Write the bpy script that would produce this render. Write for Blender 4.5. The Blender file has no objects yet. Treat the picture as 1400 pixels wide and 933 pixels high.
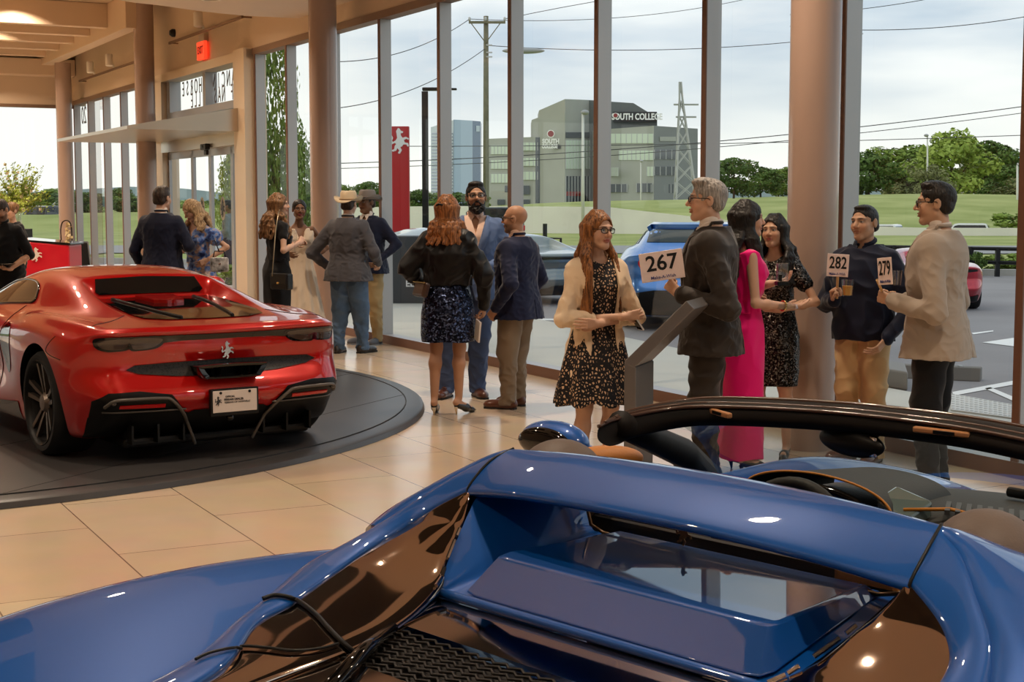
import bpy, bmesh, math, random
import numpy as np
from mathutils import Vector, Matrix, noise as mnoise
from mathutils.bvhtree import BVHTree
from mathutils.geometry import delaunay_2d_cdt
PI = math.pi
SC = bpy.context.scene
COL = SC.collection
rng = random.Random(7)

# ------------------------------------------------------------------ camera model
F = 2050.0; HY = 277.0; CAMH = 1.7; CX, CY = 700.0, 466.5
PIT = math.atan((CY - HY) / F)
c_fw = np.array([0, math.cos(PIT), -math.sin(PIT)]); c_up = np.array([0, math.sin(PIT), math.cos(PIT)]); c_rt = np.array([1.0, 0, 0])
c_o = np.array([0, 0, CAMH])
def ray(x, y): return c_rt * (x - CX) / F + c_up * (CY - y) / F + c_fw
def G(x, y, z=0.0):
    d = ray(x, y); return c_o + d * ((z - CAMH) / d[2])
def AT(x, y, D):
    d = ray(x, y); return c_o + d * (D / d[1])
WA = G(520.4, 468.1); _b = G(762.5, 520.0)
WU = (_b - WA) / np.linalg.norm(_b - WA)
WN = np.array([WU[1], -WU[0], 0.0])            # into the room
WANG = math.atan2(WU[1], WU[0])
def WS(x, y, n=0.0):
    """pixel on the window wall plane shifted n into the room -> (s, z)"""
    d = ray(x, y); o = WA + WN * n
    t = ((o - c_o) @ WN) / (d @ WN); q = c_o + d * t
    return float((q - WA) @ WU), float(q[2])
def WP(s, n, z=0.0):
    q = WA + WU * s + WN * n; return Vector((q[0], q[1], z))

cam = bpy.data.cameras.new('camera'); camo = bpy.data.objects.new('camera', cam); COL.objects.link(camo)
camo.location = (0, 0, CAMH); camo.rotation_euler = (PI / 2 - PIT, 0, 0)
cam.sensor_width = 36; cam.lens = F * 36 / 1400; cam.clip_start = .05; cam.clip_end = 3000
SC.camera = camo
SC.view_settings.view_transform = 'Standard'; SC.view_settings.look = 'None'
SC.view_settings.gamma = 1; SC.view_settings.use_curve_mapping = False; SC.view_settings.exposure = 0.0
try:
    SC.cycles.use_denoising = True; SC.cycles.max_bounces = 8; SC.cycles.transparent_max_bounces = 16
    SC.cycles.diffuse_bounces = 3; SC.cycles.glossy_bounces = 4; SC.cycles.caustics_reflective = False; SC.cycles.caustics_refractive = False
    SC.cycles.sample_clamp_indirect = 6
except Exception: pass

# ------------------------------------------------------------------ materials
def s2l(c):
    return tuple((v / 12.92 if v <= .04045 else ((v + .055) / 1.055) ** 2.4) for v in c)
def rgb(r, g, b): return s2l((r / 255, g / 255, b / 255))
MT = {}
def mat(name, col, rough=.5, metal=0., coat=0., spec=.5, emit=None, es=0., alpha=None, trans=0., ior=1.45, sheen=0., bump=None, var=None):
    """bump=(scale,strength[,detail]); var=(scale, amount)"""
    if name in MT: return MT[name]
    m = bpy.data.materials.new(name); m.use_nodes = True
    nt = m.node_tree; b = nt.nodes['Principled BSDF']
    b.inputs['Base Color'].default_value = (*col, 1); b.inputs['Roughness'].default_value = rough; b.inputs['Metallic'].default_value = metal
    b.inputs['Coat Weight'].default_value = coat; b.inputs['Coat Roughness'].default_value = .02; b.inputs['Specular IOR Level'].default_value = spec
    b.inputs['Transmission Weight'].default_value = trans; b.inputs['IOR'].default_value = ior
    if sheen: b.inputs['Sheen Weight'].default_value = sheen; b.inputs['Sheen Roughness'].default_value = .4
    if emit: b.inputs['Emission Color'].default_value = (*emit, 1); b.inputs['Emission Strength'].default_value = es
    if alpha is not None: b.inputs['Alpha'].default_value = alpha
    if bump or var:
        tc = nt.nodes.new('ShaderNodeTexCoord')
    if bump:
        n = nt.nodes.new('ShaderNodeTexNoise'); n.inputs['Scale'].default_value = bump[0]; n.inputs['Detail'].default_value = bump[2] if len(bump) > 2 else 3
        nt.links.new(tc.outputs['Object'], n.inputs['Vector'])
        bp = nt.nodes.new('ShaderNodeBump'); bp.inputs['Strength'].default_value = bump[1]; bp.inputs['Distance'].default_value = .01
        nt.links.new(n.outputs['Fac'], bp.inputs['Height']); nt.links.new(bp.outputs['Normal'], b.inputs['Normal'])
    if var:
        n = nt.nodes.new('ShaderNodeTexNoise'); n.inputs['Scale'].default_value = var[0]; n.inputs['Detail'].default_value = 4
        nt.links.new(tc.outputs['Object'], n.inputs['Vector'])
        r = nt.nodes.new('ShaderNodeValToRGB')
        a = var[1]; r.color_ramp.elements[0].position = .3; r.color_ramp.elements[1].position = .7
        r.color_ramp.elements[0].color = (*[max(0, v * (1 - a)) for v in col], 1)
        c2 = var[2] if len(var) > 2 else [min(1, v * (1 + a)) for v in col]
        r.color_ramp.elements[1].color = (*c2, 1)
        nt.links.new(n.outputs['Fac'], r.inputs['Fac']); nt.links.new(r.outputs['Color'], b.inputs['Base Color'])
    MT[name] = m
    return m
def nodes(m): return m.node_tree.nodes, m.node_tree.links, m.node_tree.nodes['Principled BSDF']

def glass_mat(name, tint=(.93, .97, .96), refl=.03, rough=0.0):
    if name in MT: return MT[name]
    m = bpy.data.materials.new(name); m.use_nodes = True; nt = m.node_tree; nt.nodes.clear()
    o = nt.nodes.new('ShaderNodeOutputMaterial'); mx = nt.nodes.new('ShaderNodeMixShader'); t = nt.nodes.new('ShaderNodeBsdfTransparent'); g = nt.nodes.new('ShaderNodeBsdfGlossy')
    t.inputs['Color'].default_value = (*tint, 1); g.inputs['Roughness'].default_value = rough; g.inputs['Color'].default_value = (1, 1, 1, 1)
    lw = nt.nodes.new('ShaderNodeLayerWeight'); lw.inputs['Blend'].default_value = .12
    ma = nt.nodes.new('ShaderNodeMath'); ma.operation = 'MULTIPLY_ADD'; ma.inputs[1].default_value = .35; ma.inputs[2].default_value = refl
    nt.links.new(lw.outputs['Fresnel'], ma.inputs[0]); nt.links.new(ma.outputs[0], mx.inputs['Fac'])
    nt.links.new(t.outputs[0], mx.inputs[1]); nt.links.new(g.outputs[0], mx.inputs[2]); nt.links.new(mx.outputs[0], o.inputs['Surface'])
    MT[name] = m
    return m

# ------------------------------------------------------------------ mesh builder
class MB:
    def __init__(s): s.v = []; s.f = []; s.m = []
    def add(s, vs, fs, mi=0):
        o = len(s.v); s.v += [tuple(map(float, v)) for v in vs]; s.f += [tuple(o + i for i in f) for f in fs]; s.m += [mi] * len(fs); return s
    def box(s, c, d, R=None, mi=0):
        vs = []
        for z in (-.5, .5):
            for x, y in ((-.5, -.5), (.5, -.5), (.5, .5), (-.5, .5)):
                p = Vector((x * d[0], y * d[1], z * d[2]))
                if R is not None: p = R @ p
                vs.append(p + Vector(c))
        return s.add(vs, [(3, 2, 1, 0), (4, 5, 6, 7), (0, 1, 5, 4), (1, 2, 6, 5), (2, 3, 7, 6), (3, 0, 4, 7)], mi)
    def box2(s, a, b, mi=0):
        return s.box([(a[i] + b[i]) / 2 for i in range(3)], [abs(b[i] - a[i]) for i in range(3)], None, mi)
    def tube(s, path, r, n=8, cap=True, mi=0, closed=False):
        P = [Vector(p) for p in path]; N = len(P)
        rs = r if isinstance(r, (list, tuple)) else [r] * N
        up = None; o = len(s.v); T0 = None
        for i, p in enumerate(P):
            if closed: t = (P[(i + 1) % N] - P[i - 1]).normalized()
            else: t = (P[min(i + 1, N - 1)] - P[max(i - 1, 0)]).normalized()
            if up is None: up = t.orthogonal().normalized()
            else:
                up = (up - t * up.dot(t))
                up = up.normalized() if up.length > 1e-6 else t.orthogonal().normalized()
            w = t.cross(up)
            for k in range(n):
                a = 2 * PI * k / n
                s.v.append(tuple(p + (up * math.cos(a) + w * math.sin(a)) * rs[i]))
        for i in range(N if closed else N - 1):
            j = (i + 1) % N
            for k in range(n):
                s.f.append((o + i * n + k, o + i * n + (k + 1) % n, o + j * n + (k + 1) % n, o + j * n + k)); s.m.append(mi)
        if cap and not closed:
            s.f.append(tuple(o + k for k in reversed(range(n)))); s.f.append(tuple(o + (N - 1) * n + k for k in range(n))); s.m += [mi, mi]
        return s
    def cyl(s, p0, p1, r0, r1=None, n=24, mi=0):
        return s.tube([p0, p1], [r0, r0 if r1 is None else r1], n, True, mi)
    def lathe(s, prof, n=32, c=(0, 0, 0), mi=0, cap=True, axis='z'):
        o = len(s.v); c = Vector(c)
        for r, z in prof:
            for k in range(n):
                a = 2 * PI * k / n
                q = (r * math.cos(a), r * math.sin(a), z)
                if axis == 'y': q = (q[0], q[2], q[1])
                elif axis == 'x': q = (q[2], q[0], q[1])
                s.v.append(tuple(c + Vector(q)))
        for i in range(len(prof) - 1):
            for k in range(n):
                s.f.append((o + i * n + k, o + i * n + (k + 1) % n, o + (i + 1) * n + (k + 1) % n, o + (i + 1) * n + k)); s.m.append(mi)
        if cap:
            s.f.append(tuple(o + k for k in reversed(range(n)))); s.f.append(tuple(o + (len(prof) - 1) * n + k for k in range(n))); s.m += [mi, mi]
        return s
    def prism(s, pts, fn0, fn1, mi=0):
        """outline pts (2D); fn0/fn1 map 2D->3D for both faces"""
        n = len(pts); vs = [fn0(*p) for p in pts] + [fn1(*p) for p in pts]
        fs = [tuple(reversed(range(n))), tuple(range(n, 2 * n))] + [(i, (i + 1) % n, n + (i + 1) % n, n + i) for i in range(n)]
        return s.add(vs, fs, mi)
    def grid(s, fn, nu, nv, mi=0, wrapu=False):
        o = len(s.v)
        for i in range(nu + 1):
            for j in range(nv + 1): s.v.append(tuple(map(float, fn(i / nu, j / nv))))
        for i in range(nu):
            for j in range(nv):
                q = o + i * (nv + 1) + j
                s.f.append((q, q + nv + 1, q + nv + 2, q + 1)); s.m.append(mi)
        return s
    def quad(s, a, b, c, d, mi=0): return s.add([a, b, c, d], [(0, 1, 2, 3)], mi)
    def ell(s, c, r, R=None, nu=20, nv=14, mi=0):
        vs = []; c = Vector(c)
        for i in range(nv + 1):
            th = PI * i / nv
            for k in range(nu):
                ph = 2 * PI * k / nu
                q = Vector((r[0] * math.sin(th) * math.cos(ph), r[1] * math.sin(th) * math.sin(ph), r[2] * math.cos(th)))
                if R is not None: q = R @ q
                vs.append(c + q)
        fs = []
        for i in range(nv):
            for k in range(nu): fs.append((i * nu + k, (i + 1) * nu + k, (i + 1) * nu + (k + 1) % nu, i * nu + (k + 1) % nu))
        return s.add(vs, fs, mi)

def obj(name, mb, m, parent=None, smooth=False, bevel=0, seg=2, sub=0, solid=0, fix=True, auto=None):
    me = bpy.data.meshes.new(name)
    if isinstance(mb, MB): me.from_pydata(mb.v, [], mb.f)
    else: me = mb
    ms = m if isinstance(m, (list, tuple)) else [m]
    for q in ms: me.materials.append(q)
    if isinstance(mb, MB) and len(ms) > 1: me.polygons.foreach_set('material_index', mb.m)
    if fix and isinstance(mb, MB):
        bm = bmesh.new(); bm.from_mesh(me); bmesh.ops.remove_doubles(bm, verts=bm.verts, dist=1e-5); bmesh.ops.recalc_face_normals(bm, faces=bm.faces); bm.to_mesh(me); bm.free()
    o = bpy.data.objects.new(name, me); COL.objects.link(o)
    if parent is not None: o.parent = parent
    if smooth:
        me.polygons.foreach_set('use_smooth', [True] * len(me.polygons))
        if auto:
            try: me.set_sharp_from_angle(angle=math.radians(auto))
            except Exception: pass
    if bevel:
        b = o.modifiers.new('bevel', 'BEVEL'); b.width = bevel; b.segments = seg; b.limit_method = 'ANGLE'; b.angle_limit = math.radians(40)
    if solid:
        b = o.modifiers.new('solid', 'SOLIDIFY'); b.thickness = solid; b.offset = 0
    if sub:
        b = o.modifiers.new('sub', 'SUBSURF'); b.levels = sub; b.render_levels = sub
    return o
def tag(o, label, cat, group=None, kind=None):
    o['label'] = label; o['category'] = cat
    if group: o['group'] = group
    if kind: o['kind'] = kind
    return o
def thing(name, label, cat, loc=(0, 0, 0), rz=0, group=None):
    o = bpy.data.objects.new(name, None); COL.objects.link(o); o.location = loc; o.rotation_euler = (0, 0, rz); o.empty_display_size = .1
    return tag(o, label, cat, group)
def struct(name, mb, m, **k):
    o = obj(name, mb, m, **k); o['kind'] = 'structure'; return o
def dup(root, loc=None, rz=None, label=None, group=None):
    r = root.copy(); COL.objects.link(r)
    if loc is not None: r.location = loc
    if rz is not None: r.rotation_euler = (0, 0, rz)
    if label: r['label'] = label
    if group: r['group'] = group
    for ch in list(root.children):
        c = ch.copy(); COL.objects.link(c); c.parent = r
        for g in list(ch.children):
            d = g.copy(); COL.objects.link(d); d.parent = c
    return r
def text_mesh(s, size, bold=0., extrude=.002, align='CENTER', xs=1.0):
    cu = bpy.data.curves.new('t', 'FONT'); cu.body = s; cu.size = size; cu.extrude = extrude; cu.offset = bold; cu.align_x = align; cu.align_y = 'CENTER'; cu.resolution_u = 3
    o = bpy.data.objects.new('t', cu); COL.objects.link(o)
    dg = bpy.context.evaluated_depsgraph_get(); me = bpy.data.meshes.new_from_object(o.evaluated_get(dg))
    bpy.data.objects.remove(o); bpy.data.curves.remove(cu)
    if xs != 1.0:
        for v in me.vertices: v.co.x *= xs
    me.materials.clear()
    return me
def frame_mat(origin, ex, ey):
    ex = Vector(ex).normalized(); ey = Vector(ey); ey = (ey - ex * ey.dot(ex)).normalized(); ez = ex.cross(ey)
    M = Matrix((ex, ey, ez)).transposed().to_4x4(); M.translation = Vector(origin); return M
def mesh_tf(me, M):
    me.transform(M); return me
HORSE = [(.30, 1.0), (.36, .97), (.40, .90), (.50, .86), (.47, .80), (.40, .80), (.40, .72), (.47, .62), (.60, .66), (.72, .60), (.70, .54), (.62, .58), (.52, .53), (.56, .44), (.68, .42), (.72, .30), (.66, .28), (.62, .36), (.50, .36),
         (.44, .28), (.38, .26), (.44, .14), (.36, .0), (.28, .02), (.34, .13), (.26, .22), (.22, .12), (.08, .08), (.04, .14), (.14, .18), (.16, .30), (.22, .38), (.16, .42), (.04, .36), (-.02, .46), (.04, .60), (-.02, .70), (.04, .74), (.10, .62), (.06, .50), (.10, .46), (.20, .52), (.26, .62), (.24, .76), (.22, .88)]
def horse_mesh(h, th=.004):
    mb = MB(); mb.prism([((x - .33) * h, (y - .5) * h) for x, y in HORSE], lambda x, y: (x, y, 0), lambda x, y: (x, y, th))
    me = bpy.data.meshes.new('horse'); me.from_pydata(mb.v, [], mb.f)
    bm = bmesh.new(); bm.from_mesh(me); bmesh.ops.triangulate(bm, faces=bm.faces); bmesh.ops.recalc_face_normals(bm, faces=bm.faces); bm.to_mesh(me); bm.free()
    return me
def curve_pts(pts, n=40, closed=False):
    """Catmull-Rom through pts"""
    P = [np.array(p, float) for p in pts]; N = len(P); out = []
    segs = N if closed else N - 1
    per = max(2, n // segs)
    for i in range(segs):
        if closed: a, b, c, d = P[i - 1], P[i], P[(i + 1) % N], P[(i + 2) % N]
        else: a, b, c, d = P[max(i - 1, 0)], P[i], P[i + 1], P[min(i + 2, N - 1)]
        for k in range(per):
            t = k / per
            out.append(.5 * ((2 * b) + (-a + c) * t + (2 * a - 5 * b + 4 * c - d) * t * t + (-a + 3 * b - 3 * c + d) * t ** 3))
    if not closed: out.append(P[-1])
    return out
# ------------------------------------------------------------------ sky
w = bpy.data.worlds.new('World'); SC.world = w; w.use_nodes = True
nt = w.node_tree; bg = nt.nodes['Background']
tc = nt.nodes.new('ShaderNodeTexCoord'); mp = nt.nodes.new('ShaderNodeMapping'); mp.inputs['Scale'].default_value = (1.6, 1.6, 7.5)
no = nt.nodes.new('ShaderNodeTexNoise'); no.inputs['Scale'].default_value = 1.55; no.inputs['Detail'].default_value = 5; no.inputs['Roughness'].default_value = .5
cr = nt.nodes.new('ShaderNodeValToRGB'); e = cr.color_ramp.elements
e[0].position = .40; e[0].color = (*rgb(166, 183, 200), 1); e[1].position = .58; e[1].color = (*rgb(228, 230, 231), 1)
nt.links.new(tc.outputs['Generated'], mp.inputs['Vector']); nt.links.new(mp.outputs['Vector'], no.inputs['Vector']); nt.links.new(no.outputs['Fac'], cr.inputs['Fac'])
# the low sky and the sky to the left are thin bright cloud
sx = nt.nodes.new('ShaderNodeSeparateXYZ'); nt.links.new(tc.outputs['Generated'], sx.inputs[0])
mr = nt.nodes.new('ShaderNodeMapRange'); mr.inputs['From Min'].default_value = .02; mr.inputs['From Max'].default_value = .11; nt.links.new(sx.outputs['Z'], mr.inputs['Value'])
mr2 = nt.nodes.new('ShaderNodeMapRange'); mr2.inputs['From Min'].default_value = -.22; mr2.inputs['From Max'].default_value = -.05; nt.links.new(sx.outputs['X'], mr2.inputs['Value'])
mu = nt.nodes.new('ShaderNodeMath'); mu.operation = 'MULTIPLY'; nt.links.new(mr.outputs[0], mu.inputs[0]); nt.links.new(mr2.outputs[0], mu.inputs[1])
mx = nt.nodes.new('ShaderNodeMix'); mx.data_type = 'RGBA'; mx.inputs[6].default_value = (*rgb(238, 236, 229), 1)
nt.links.new(mu.outputs[0], mx.inputs[0]); nt.links.new(cr.outputs['Color'], mx.inputs[7]); nt.links.new(mx.outputs[2], bg.inputs['Color'])
bg.inputs['Strength'].default_value = 1.34

# ------------------------------------------------------------------ materials of the place
def tile_mat():
    m = mat('floor_tile', rgb(206, 184, 158), .22, spec=.5); N, Lk, b = nodes(m)
    tc = N.new('ShaderNodeTexCoord'); br = N.new('ShaderNodeTexBrick')
    br.inputs['Scale'].default_value = 1; br.inputs['Mortar Size'].default_value = .004; br.inputs['Brick Width'].default_value = 1.34; br.inputs['Row Height'].default_value = .672
    br.inputs['Color1'].default_value = (*rgb(203, 180, 153), 1); br.inputs['Color2'].default_value = (*rgb(210, 188, 162), 1); br.inputs['Mortar'].default_value = (*rgb(128, 108, 92), 1)
    br.inputs['Mortar Smooth'].default_value = .1
    mp = N.new('ShaderNodeMapping'); mp.inputs['Location'].default_value = (.35, .015, 0)
    Lk.new(tc.outputs['Object'], mp.inputs['Vector']); Lk.new(mp.outputs['Vector'], br.inputs['Vector'])
    no = N.new('ShaderNodeTexNoise'); no.inputs['Scale'].default_value = 3; no.inputs['Detail'].default_value = 6; Lk.new(tc.outputs['Object'], no.inputs['Vector'])
    mx = N.new('ShaderNodeMix'); mx.data_type = 'RGBA'; mx.blend_type = 'MULTIPLY'; mx.inputs[0].default_value = .18
    Lk.new(br.outputs['Color'], mx.inputs[6]); Lk.new(no.outputs['Color'], mx.inputs[7]); Lk.new(mx.outputs[2], b.inputs['Base Color'])
    ma = N.new('ShaderNodeMath'); ma.operation = 'MULTIPLY_ADD'; ma.inputs[1].default_value = .10; ma.inputs[2].default_value = .14; Lk.new(no.outputs['Fac'], ma.inputs[0]); Lk.new(ma.outputs[0], b.inputs['Roughness'])
    return m
M_tile = tile_mat()
M_tan = mat('wall_plaster', rgb(214, 190, 164), .6)
M_soff = mat('soffit_paint', rgb(205, 188, 172), .55)
M_white = mat('white_paint', rgb(225, 212, 198), .5)
M_col = mat('column_paint', rgb(178, 152, 138), .26, coat=.35)
M_mul = mat('anodised_aluminium', rgb(178, 176, 176), .38, metal=.55)
M_mulb = mat('bronze_inner_cap', rgb(118, 84, 66), .45, metal=.2)
M_steel = mat('brushed_steel', rgb(196, 184, 168), .32, metal=.85, bump=(90, .05))
M_black = mat('black_plastic', rgb(18, 18, 19), .45)
M_blackm = mat('black_metal', rgb(22, 23, 25), .4, metal=.4)
M_glass = glass_mat('window_glass')
M_plat = mat('turntable_top', rgb(62, 60, 60), .34, spec=.5, var=(2.2, .08))
M_platr = mat('turntable_rim', rgb(60, 58, 58), .3, metal=.3)
M_asph = mat('asphalt', rgb(142, 139, 142), .85, var=(.35, .14), bump=(40, .3))
M_pave = mat('sidewalk_concrete', rgb(202, 200, 192), .75, var=(.5, .06))
M_conc = mat('white_concrete', rgb(232, 228, 218), .8, var=(.6, .05))
M_kerb = mat('kerb_concrete', rgb(188, 186, 180), .8, var=(2, .07))
M_grass = mat('lawn_grass', rgb(140, 154, 76), .95, var=(.25, .14, rgb(168, 174, 108)), bump=(25, .6))
M_white_line = mat('line_paint', rgb(240, 240, 240), .6)
M_sign = mat('sign_red', rgb(176, 22, 30), .35, coat=.3)
M_chrome = mat('chrome', rgb(225, 225, 225), .12, metal=1.0)
M_wood = mat('weathered_wood', rgb(118, 116, 96), .85, var=(3, .15))
M_gpole = mat('galvanised', rgb(190, 192, 194), .45, metal=.4)

A3 = Vector(WA)
def wobj(name, mb, m, **k):        # geometry given in wall coordinates: x = along, y = outward, z = up
    o = struct(name, mb, m, **k); o.location = A3; o.rotation_euler = (0, 0, WANG); return o

# ------------------------------------------------------------------ floor, platform
S0, S1, NB = -18.05, 24.0, 17.0
fl = MB(); fl.quad((S0, -NB, 0), (S1, -NB, 0), (S1, .14, 0), (S0, .14, 0)); wobj('floor', fl, M_tile)
HZ = 3.885; TOPZ = 5.3
# main window wall
k = 0
lefts = [-18.0, -16.5, -15.0, -13.45, -12.0, -10.7, -4.83, -3.42, -1.72] + [-.02 + 1.70 * i for i in range(0, 15)]
for i, s in enumerate(lefts):
    mb = MB(); mb.box2((s, 0, 0), (s + .06, .012, HZ), 1); mb.box2((s, .012, 0), (s + .06, .15, HZ), 0)
    wobj('trim_%d' % (i + 1), mb, [M_mul, M_mulb])
mb = MB()
for a, b in ((S0, -10.4), (-4.9, S1)): mb.box2((a, -.005, 0), (b, .15, .10), 0); mb.box2((a, -.006, 0), (b, -.004, .1), 1)
wobj('baseboard_window_side', mb, [M_mul, M_mulb])
mb = MB(); mb.box2((S0, -.012, HZ), (S1, .16, HZ + .09), 0)
wobj('trim_header', mb, mat('header_bronze', rgb(140, 112, 92), .45, metal=.3))
mb = MB(); mb.box2((S0, 0, HZ + .09), (S1, .3, TOPZ)); wobj('wall_window_side', mb, M_tan)
wn = 0
for i, s in enumerate(lefts):
    nx = lefts[i + 1] if i + 1 < len(lefts) else S1
    if s == -10.7: continue
    wn += 1
    mb = MB(); mb.quad((s + .06, .13, .1), (nx, .13, .1), (nx, .13, HZ), (s + .06, .13, HZ))
    wobj('window_%d' % wn, mb, M_glass)
# far end wall with its own glazing (perpendicular, at s = S0)
mb = MB(); mb.box2((S0 - .3, -NB, HZ), (S0, .3, TOPZ)); wobj('wall_far_end', mb, M_tan)
mb = MB(); mb.box2((S0 - .15, -NB, HZ - .07), (S0 + .01, .15, HZ)); mb.box2((S0 - .15, -NB, 0), (S0 + .005, .15, .1)); wobj('trim_far_header', mb, mat('header_bronze', (0, 0, 0)))
for i, n in enumerate((.02, 1.68, 3.35, 5.0, 6.7, 8.4, 10.1, 11.8, 13.5, 15.2)):
    mb = MB(); mb.box2((S0 - .15, -n - .07, 0), (S0, -n, HZ - .07)); wobj('trim_far_%d' % (i + 1), mb, M_mul)
    mb = MB(); mb.quad((S0 - .1, -n - 1.66, .1), (S0 - .1, -n - .07, .1), (S0 - .1, -n - .07, HZ - .07), (S0 - .1, -n - 1.66, HZ - .07)); wobj('window_%d' % (wn + 1 + i), mb, M_glass)
# walls behind the camera
M_back = mat('back_wall_paint', rgb(206, 190, 172), .6)
mb = MB(); mb.box2((S0, -NB - .2, 0), (S1, -NB, TOPZ)); wobj('wall_back', mb, M_back)
mb = MB(); mb.box2((S1, -NB, 0), (S1 + .2, .3, TOPZ)); wobj('wall_near_end', mb, M_back)
# ceiling: high ceiling on the far left, dropped soffit with a rounded edge over the rest
mb = MB(); mb.box2((S0 - .3, -NB - .2, TOPZ), (S1 + .2, .3, TOPZ + .2)); wobj('ceiling', mb, M_tan)
SZ = 4.2
edge = []
for p in ((452, 21), (422, 25), (375, 23.5), (330, 21), (273, 15), (215, 7), (180, 3), (150, -4), (80, -32), (0, -70), (-150, -150)):
    q = G(p[0], p[1], SZ) - WA; edge.append((float(q @ WU), -float(q @ WN)))
edge[0] = (edge[0][0], -.001)
poly = [tuple(p) for p in curve_pts([np.array(p) for p in edge], 40)] + [(edge[-1][0], -NB), (S1, -NB), (S1, -.001)]
mb = MB(); mb.prism(poly, lambda x, y: (x, y, SZ), lambda x, y: (x, y, TOPZ)); wobj('ceiling_soffit', mb, M_soff)
# added dark panels for ceiling voids, sized to deepen car paint reflections
M_refl_dark = mat('reflection_panel_dark', rgb(34, 30, 28), .6)
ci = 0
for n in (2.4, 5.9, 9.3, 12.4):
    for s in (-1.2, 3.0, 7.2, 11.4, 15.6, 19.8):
        ci += 1; mb = MB(); mb.box2((s, -n - 1.75, SZ - .012), (s + 3.4, -n, SZ + .02)); wobj('ceiling_reflection_panel_%d' % ci, mb, M_refl_dark)
# beams of the open ceiling
M_beam = mat('beam_paint', rgb(222, 196, 168), .5)
for i, s in enumerate((-17.2, -15.7, -14.2, -12.7, -11.2)):
    mb = MB(); mb.box2((s, -13, 4.86), (s + .22, -.75, TOPZ - .005)); wobj('ceiling_beam_%d' % (i + 1), mb, M_beam, bevel=.01)
mb = MB(); mb.box2((S0, -.75, 4.72), (-9.6, -.5, TOPZ - .005)); wobj('ceiling_beam_along', mb, M_beam, bevel=.01)
mb = MB(); mb.box2((S0, -4.2, 5.0), (-9.6, -4.05, TOPZ - .005)); wobj('ceiling_beam_cross', mb, M_beam, bevel=.01)
mb = MB(); mb.box2((S0, -12.9, 4.5), (S0 + .5, -.02, 4.86)); wobj('ceiling_beam_end', mb, M_beam, bevel=.01)

# columns
def column(i, px, n, dia, top):
    s, _ = WS(px, 300, n); mb = MB(); mb.cyl((s, -n, 0), (s, -n, top), dia / 2, n=48)
    wobj('column_%d' % i, mb, M_col, smooth=True, auto=40); return s
c1 = column(1, 1111, .40, .345, SZ); c2 = column(2, 444, .42, .345, SZ); c3 = column(3, 202, .42, .345, TOPZ); c4 = column(4, 91.5, .42, .34, 4.72)

# ------------------------------------------------------------------ entrance portal
D0, D1 = -10.25, -5.28
M_post = mat('portal_post', rgb(226, 204, 176), .42, metal=.25)
mb = MB()
mb.box2((D0, -.10, 0), (D0 + .42, .2, HZ + .02)); mb.box2((D1 - .12, -.14, 0), (D1 + .42, .2, HZ + .1)); mb.box2((D0, -.10, HZ - .06), (D1 + .42, .2, HZ + .08))
wobj('trim_portal', mb, M_post)
sL, zT = WS(240, 161); _, z2 = WS(335, 145)
TZ = 3.28
mb = MB()
s_m = WS(277, 120)[0]
mb.box2((D0 + .42, .0, TZ - .12), (D1 - .1, .14, TZ)); mb.box2((s_m, 0, TZ), (s_m + .16, .2, HZ - .05)); mb.box2((D0 + .42, 0, TZ), (D0 + .62, .2, HZ - .05))
wobj('trim_transom', mb, M_mul)
mb = MB(); mb.quad((D0 + .5, .15, TZ), (D1 - .1, .15, TZ), (D1 - .1, .15, HZ - .05), (D0 + .5, .15, HZ - .05)); wobj('window_60', mb, M_glass)
# lettering on the transom glass, seen from behind (mirrored)
M_let = mat('letter_vinyl', rgb(120, 112, 108), .5)
def wall_text(name, s, n, z, txt, size, mir=True, lab=''):
    me = text_mesh(txt, size, 0, .003)
    M = Matrix((( -1 if mir else 1, 0, 0), (0, 0, 1 if mir else -1), (0, 1, 0))).to_4x4()
    # local text x -> wall x (mirrored), text y -> z
    M = Matrix(((-1 if mir else 1, 0, 0, s), (0, 0, 1, -n), (0, 1, 0, z), (0, 0, 0, 1)))
    me.transform(M); o = obj(name, me, M_let); o.location = A3; o.rotation_euler = (0, 0, WANG)
    tag(o, lab, 'lettering'); return o
def letter_line(words, label):
    pass
s1_, z1_ = WS(310, 110); s2_, z2_ = WS(262, 128)
sA, zA = WS(316, 104, -.12); sB, zB = WS(262, 122, -.12)
zz1 = WS(315, 107, -.12)[1]; zz2 = WS(315, 127, -.12)[1]
def wall_letters(txt, sa_, sb_, z, size, xs, lab):
    t = thing('transom_lettering', lab, 'lettering', A3, WANG); n_ = len(txt)
    for i_, ch in enumerate(txt):
        if ch == ' ': continue
        me = text_mesh(ch, size, 0, .003, 'CENTER', xs); s_ = sb_ + (sa_ - sb_) * (i_ + .5) / n_
        me.transform(Matrix(((-1, 0, 0, s_), (0, 0, 1, .135), (0, 1, 0, z), (0, 0, 0, 1)))); obj('letter', me, M_let, t)
def pitch(p13, i13, p1, i1, n):
    sA_, sB_ = WS(p13, 120, -.12)[0], WS(p1, 120, -.12)[0]; d_ = (sA_ - sB_) / (i13 - i1); sb_ = sB_ - d_ * (i1 + .5); return sb_ + d_ * n, sb_
qa_ = pitch(249.5, 13, 325, 1, 14); qb_ = pitch(261, 11, 316, 1, 12)
wall_letters('PRANCING HORSE', qa_[0], qa_[1], zz1, .36, .72, 'upper line of dark mirrored capitals on glass above entrance doors')
wall_letters('OF NASHVILLE', qb_[0], qb_[1], zz2, .36, .72, 'lower line of dark mirrored capitals on glass above entrance doors')
s20, z20 = WS(117, 158, -.12)
wall_text('window_number', s20 - .25, -.135, z20, '20', .55, True, 'mirrored number 20 on the tall window left of the entrance')
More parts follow.
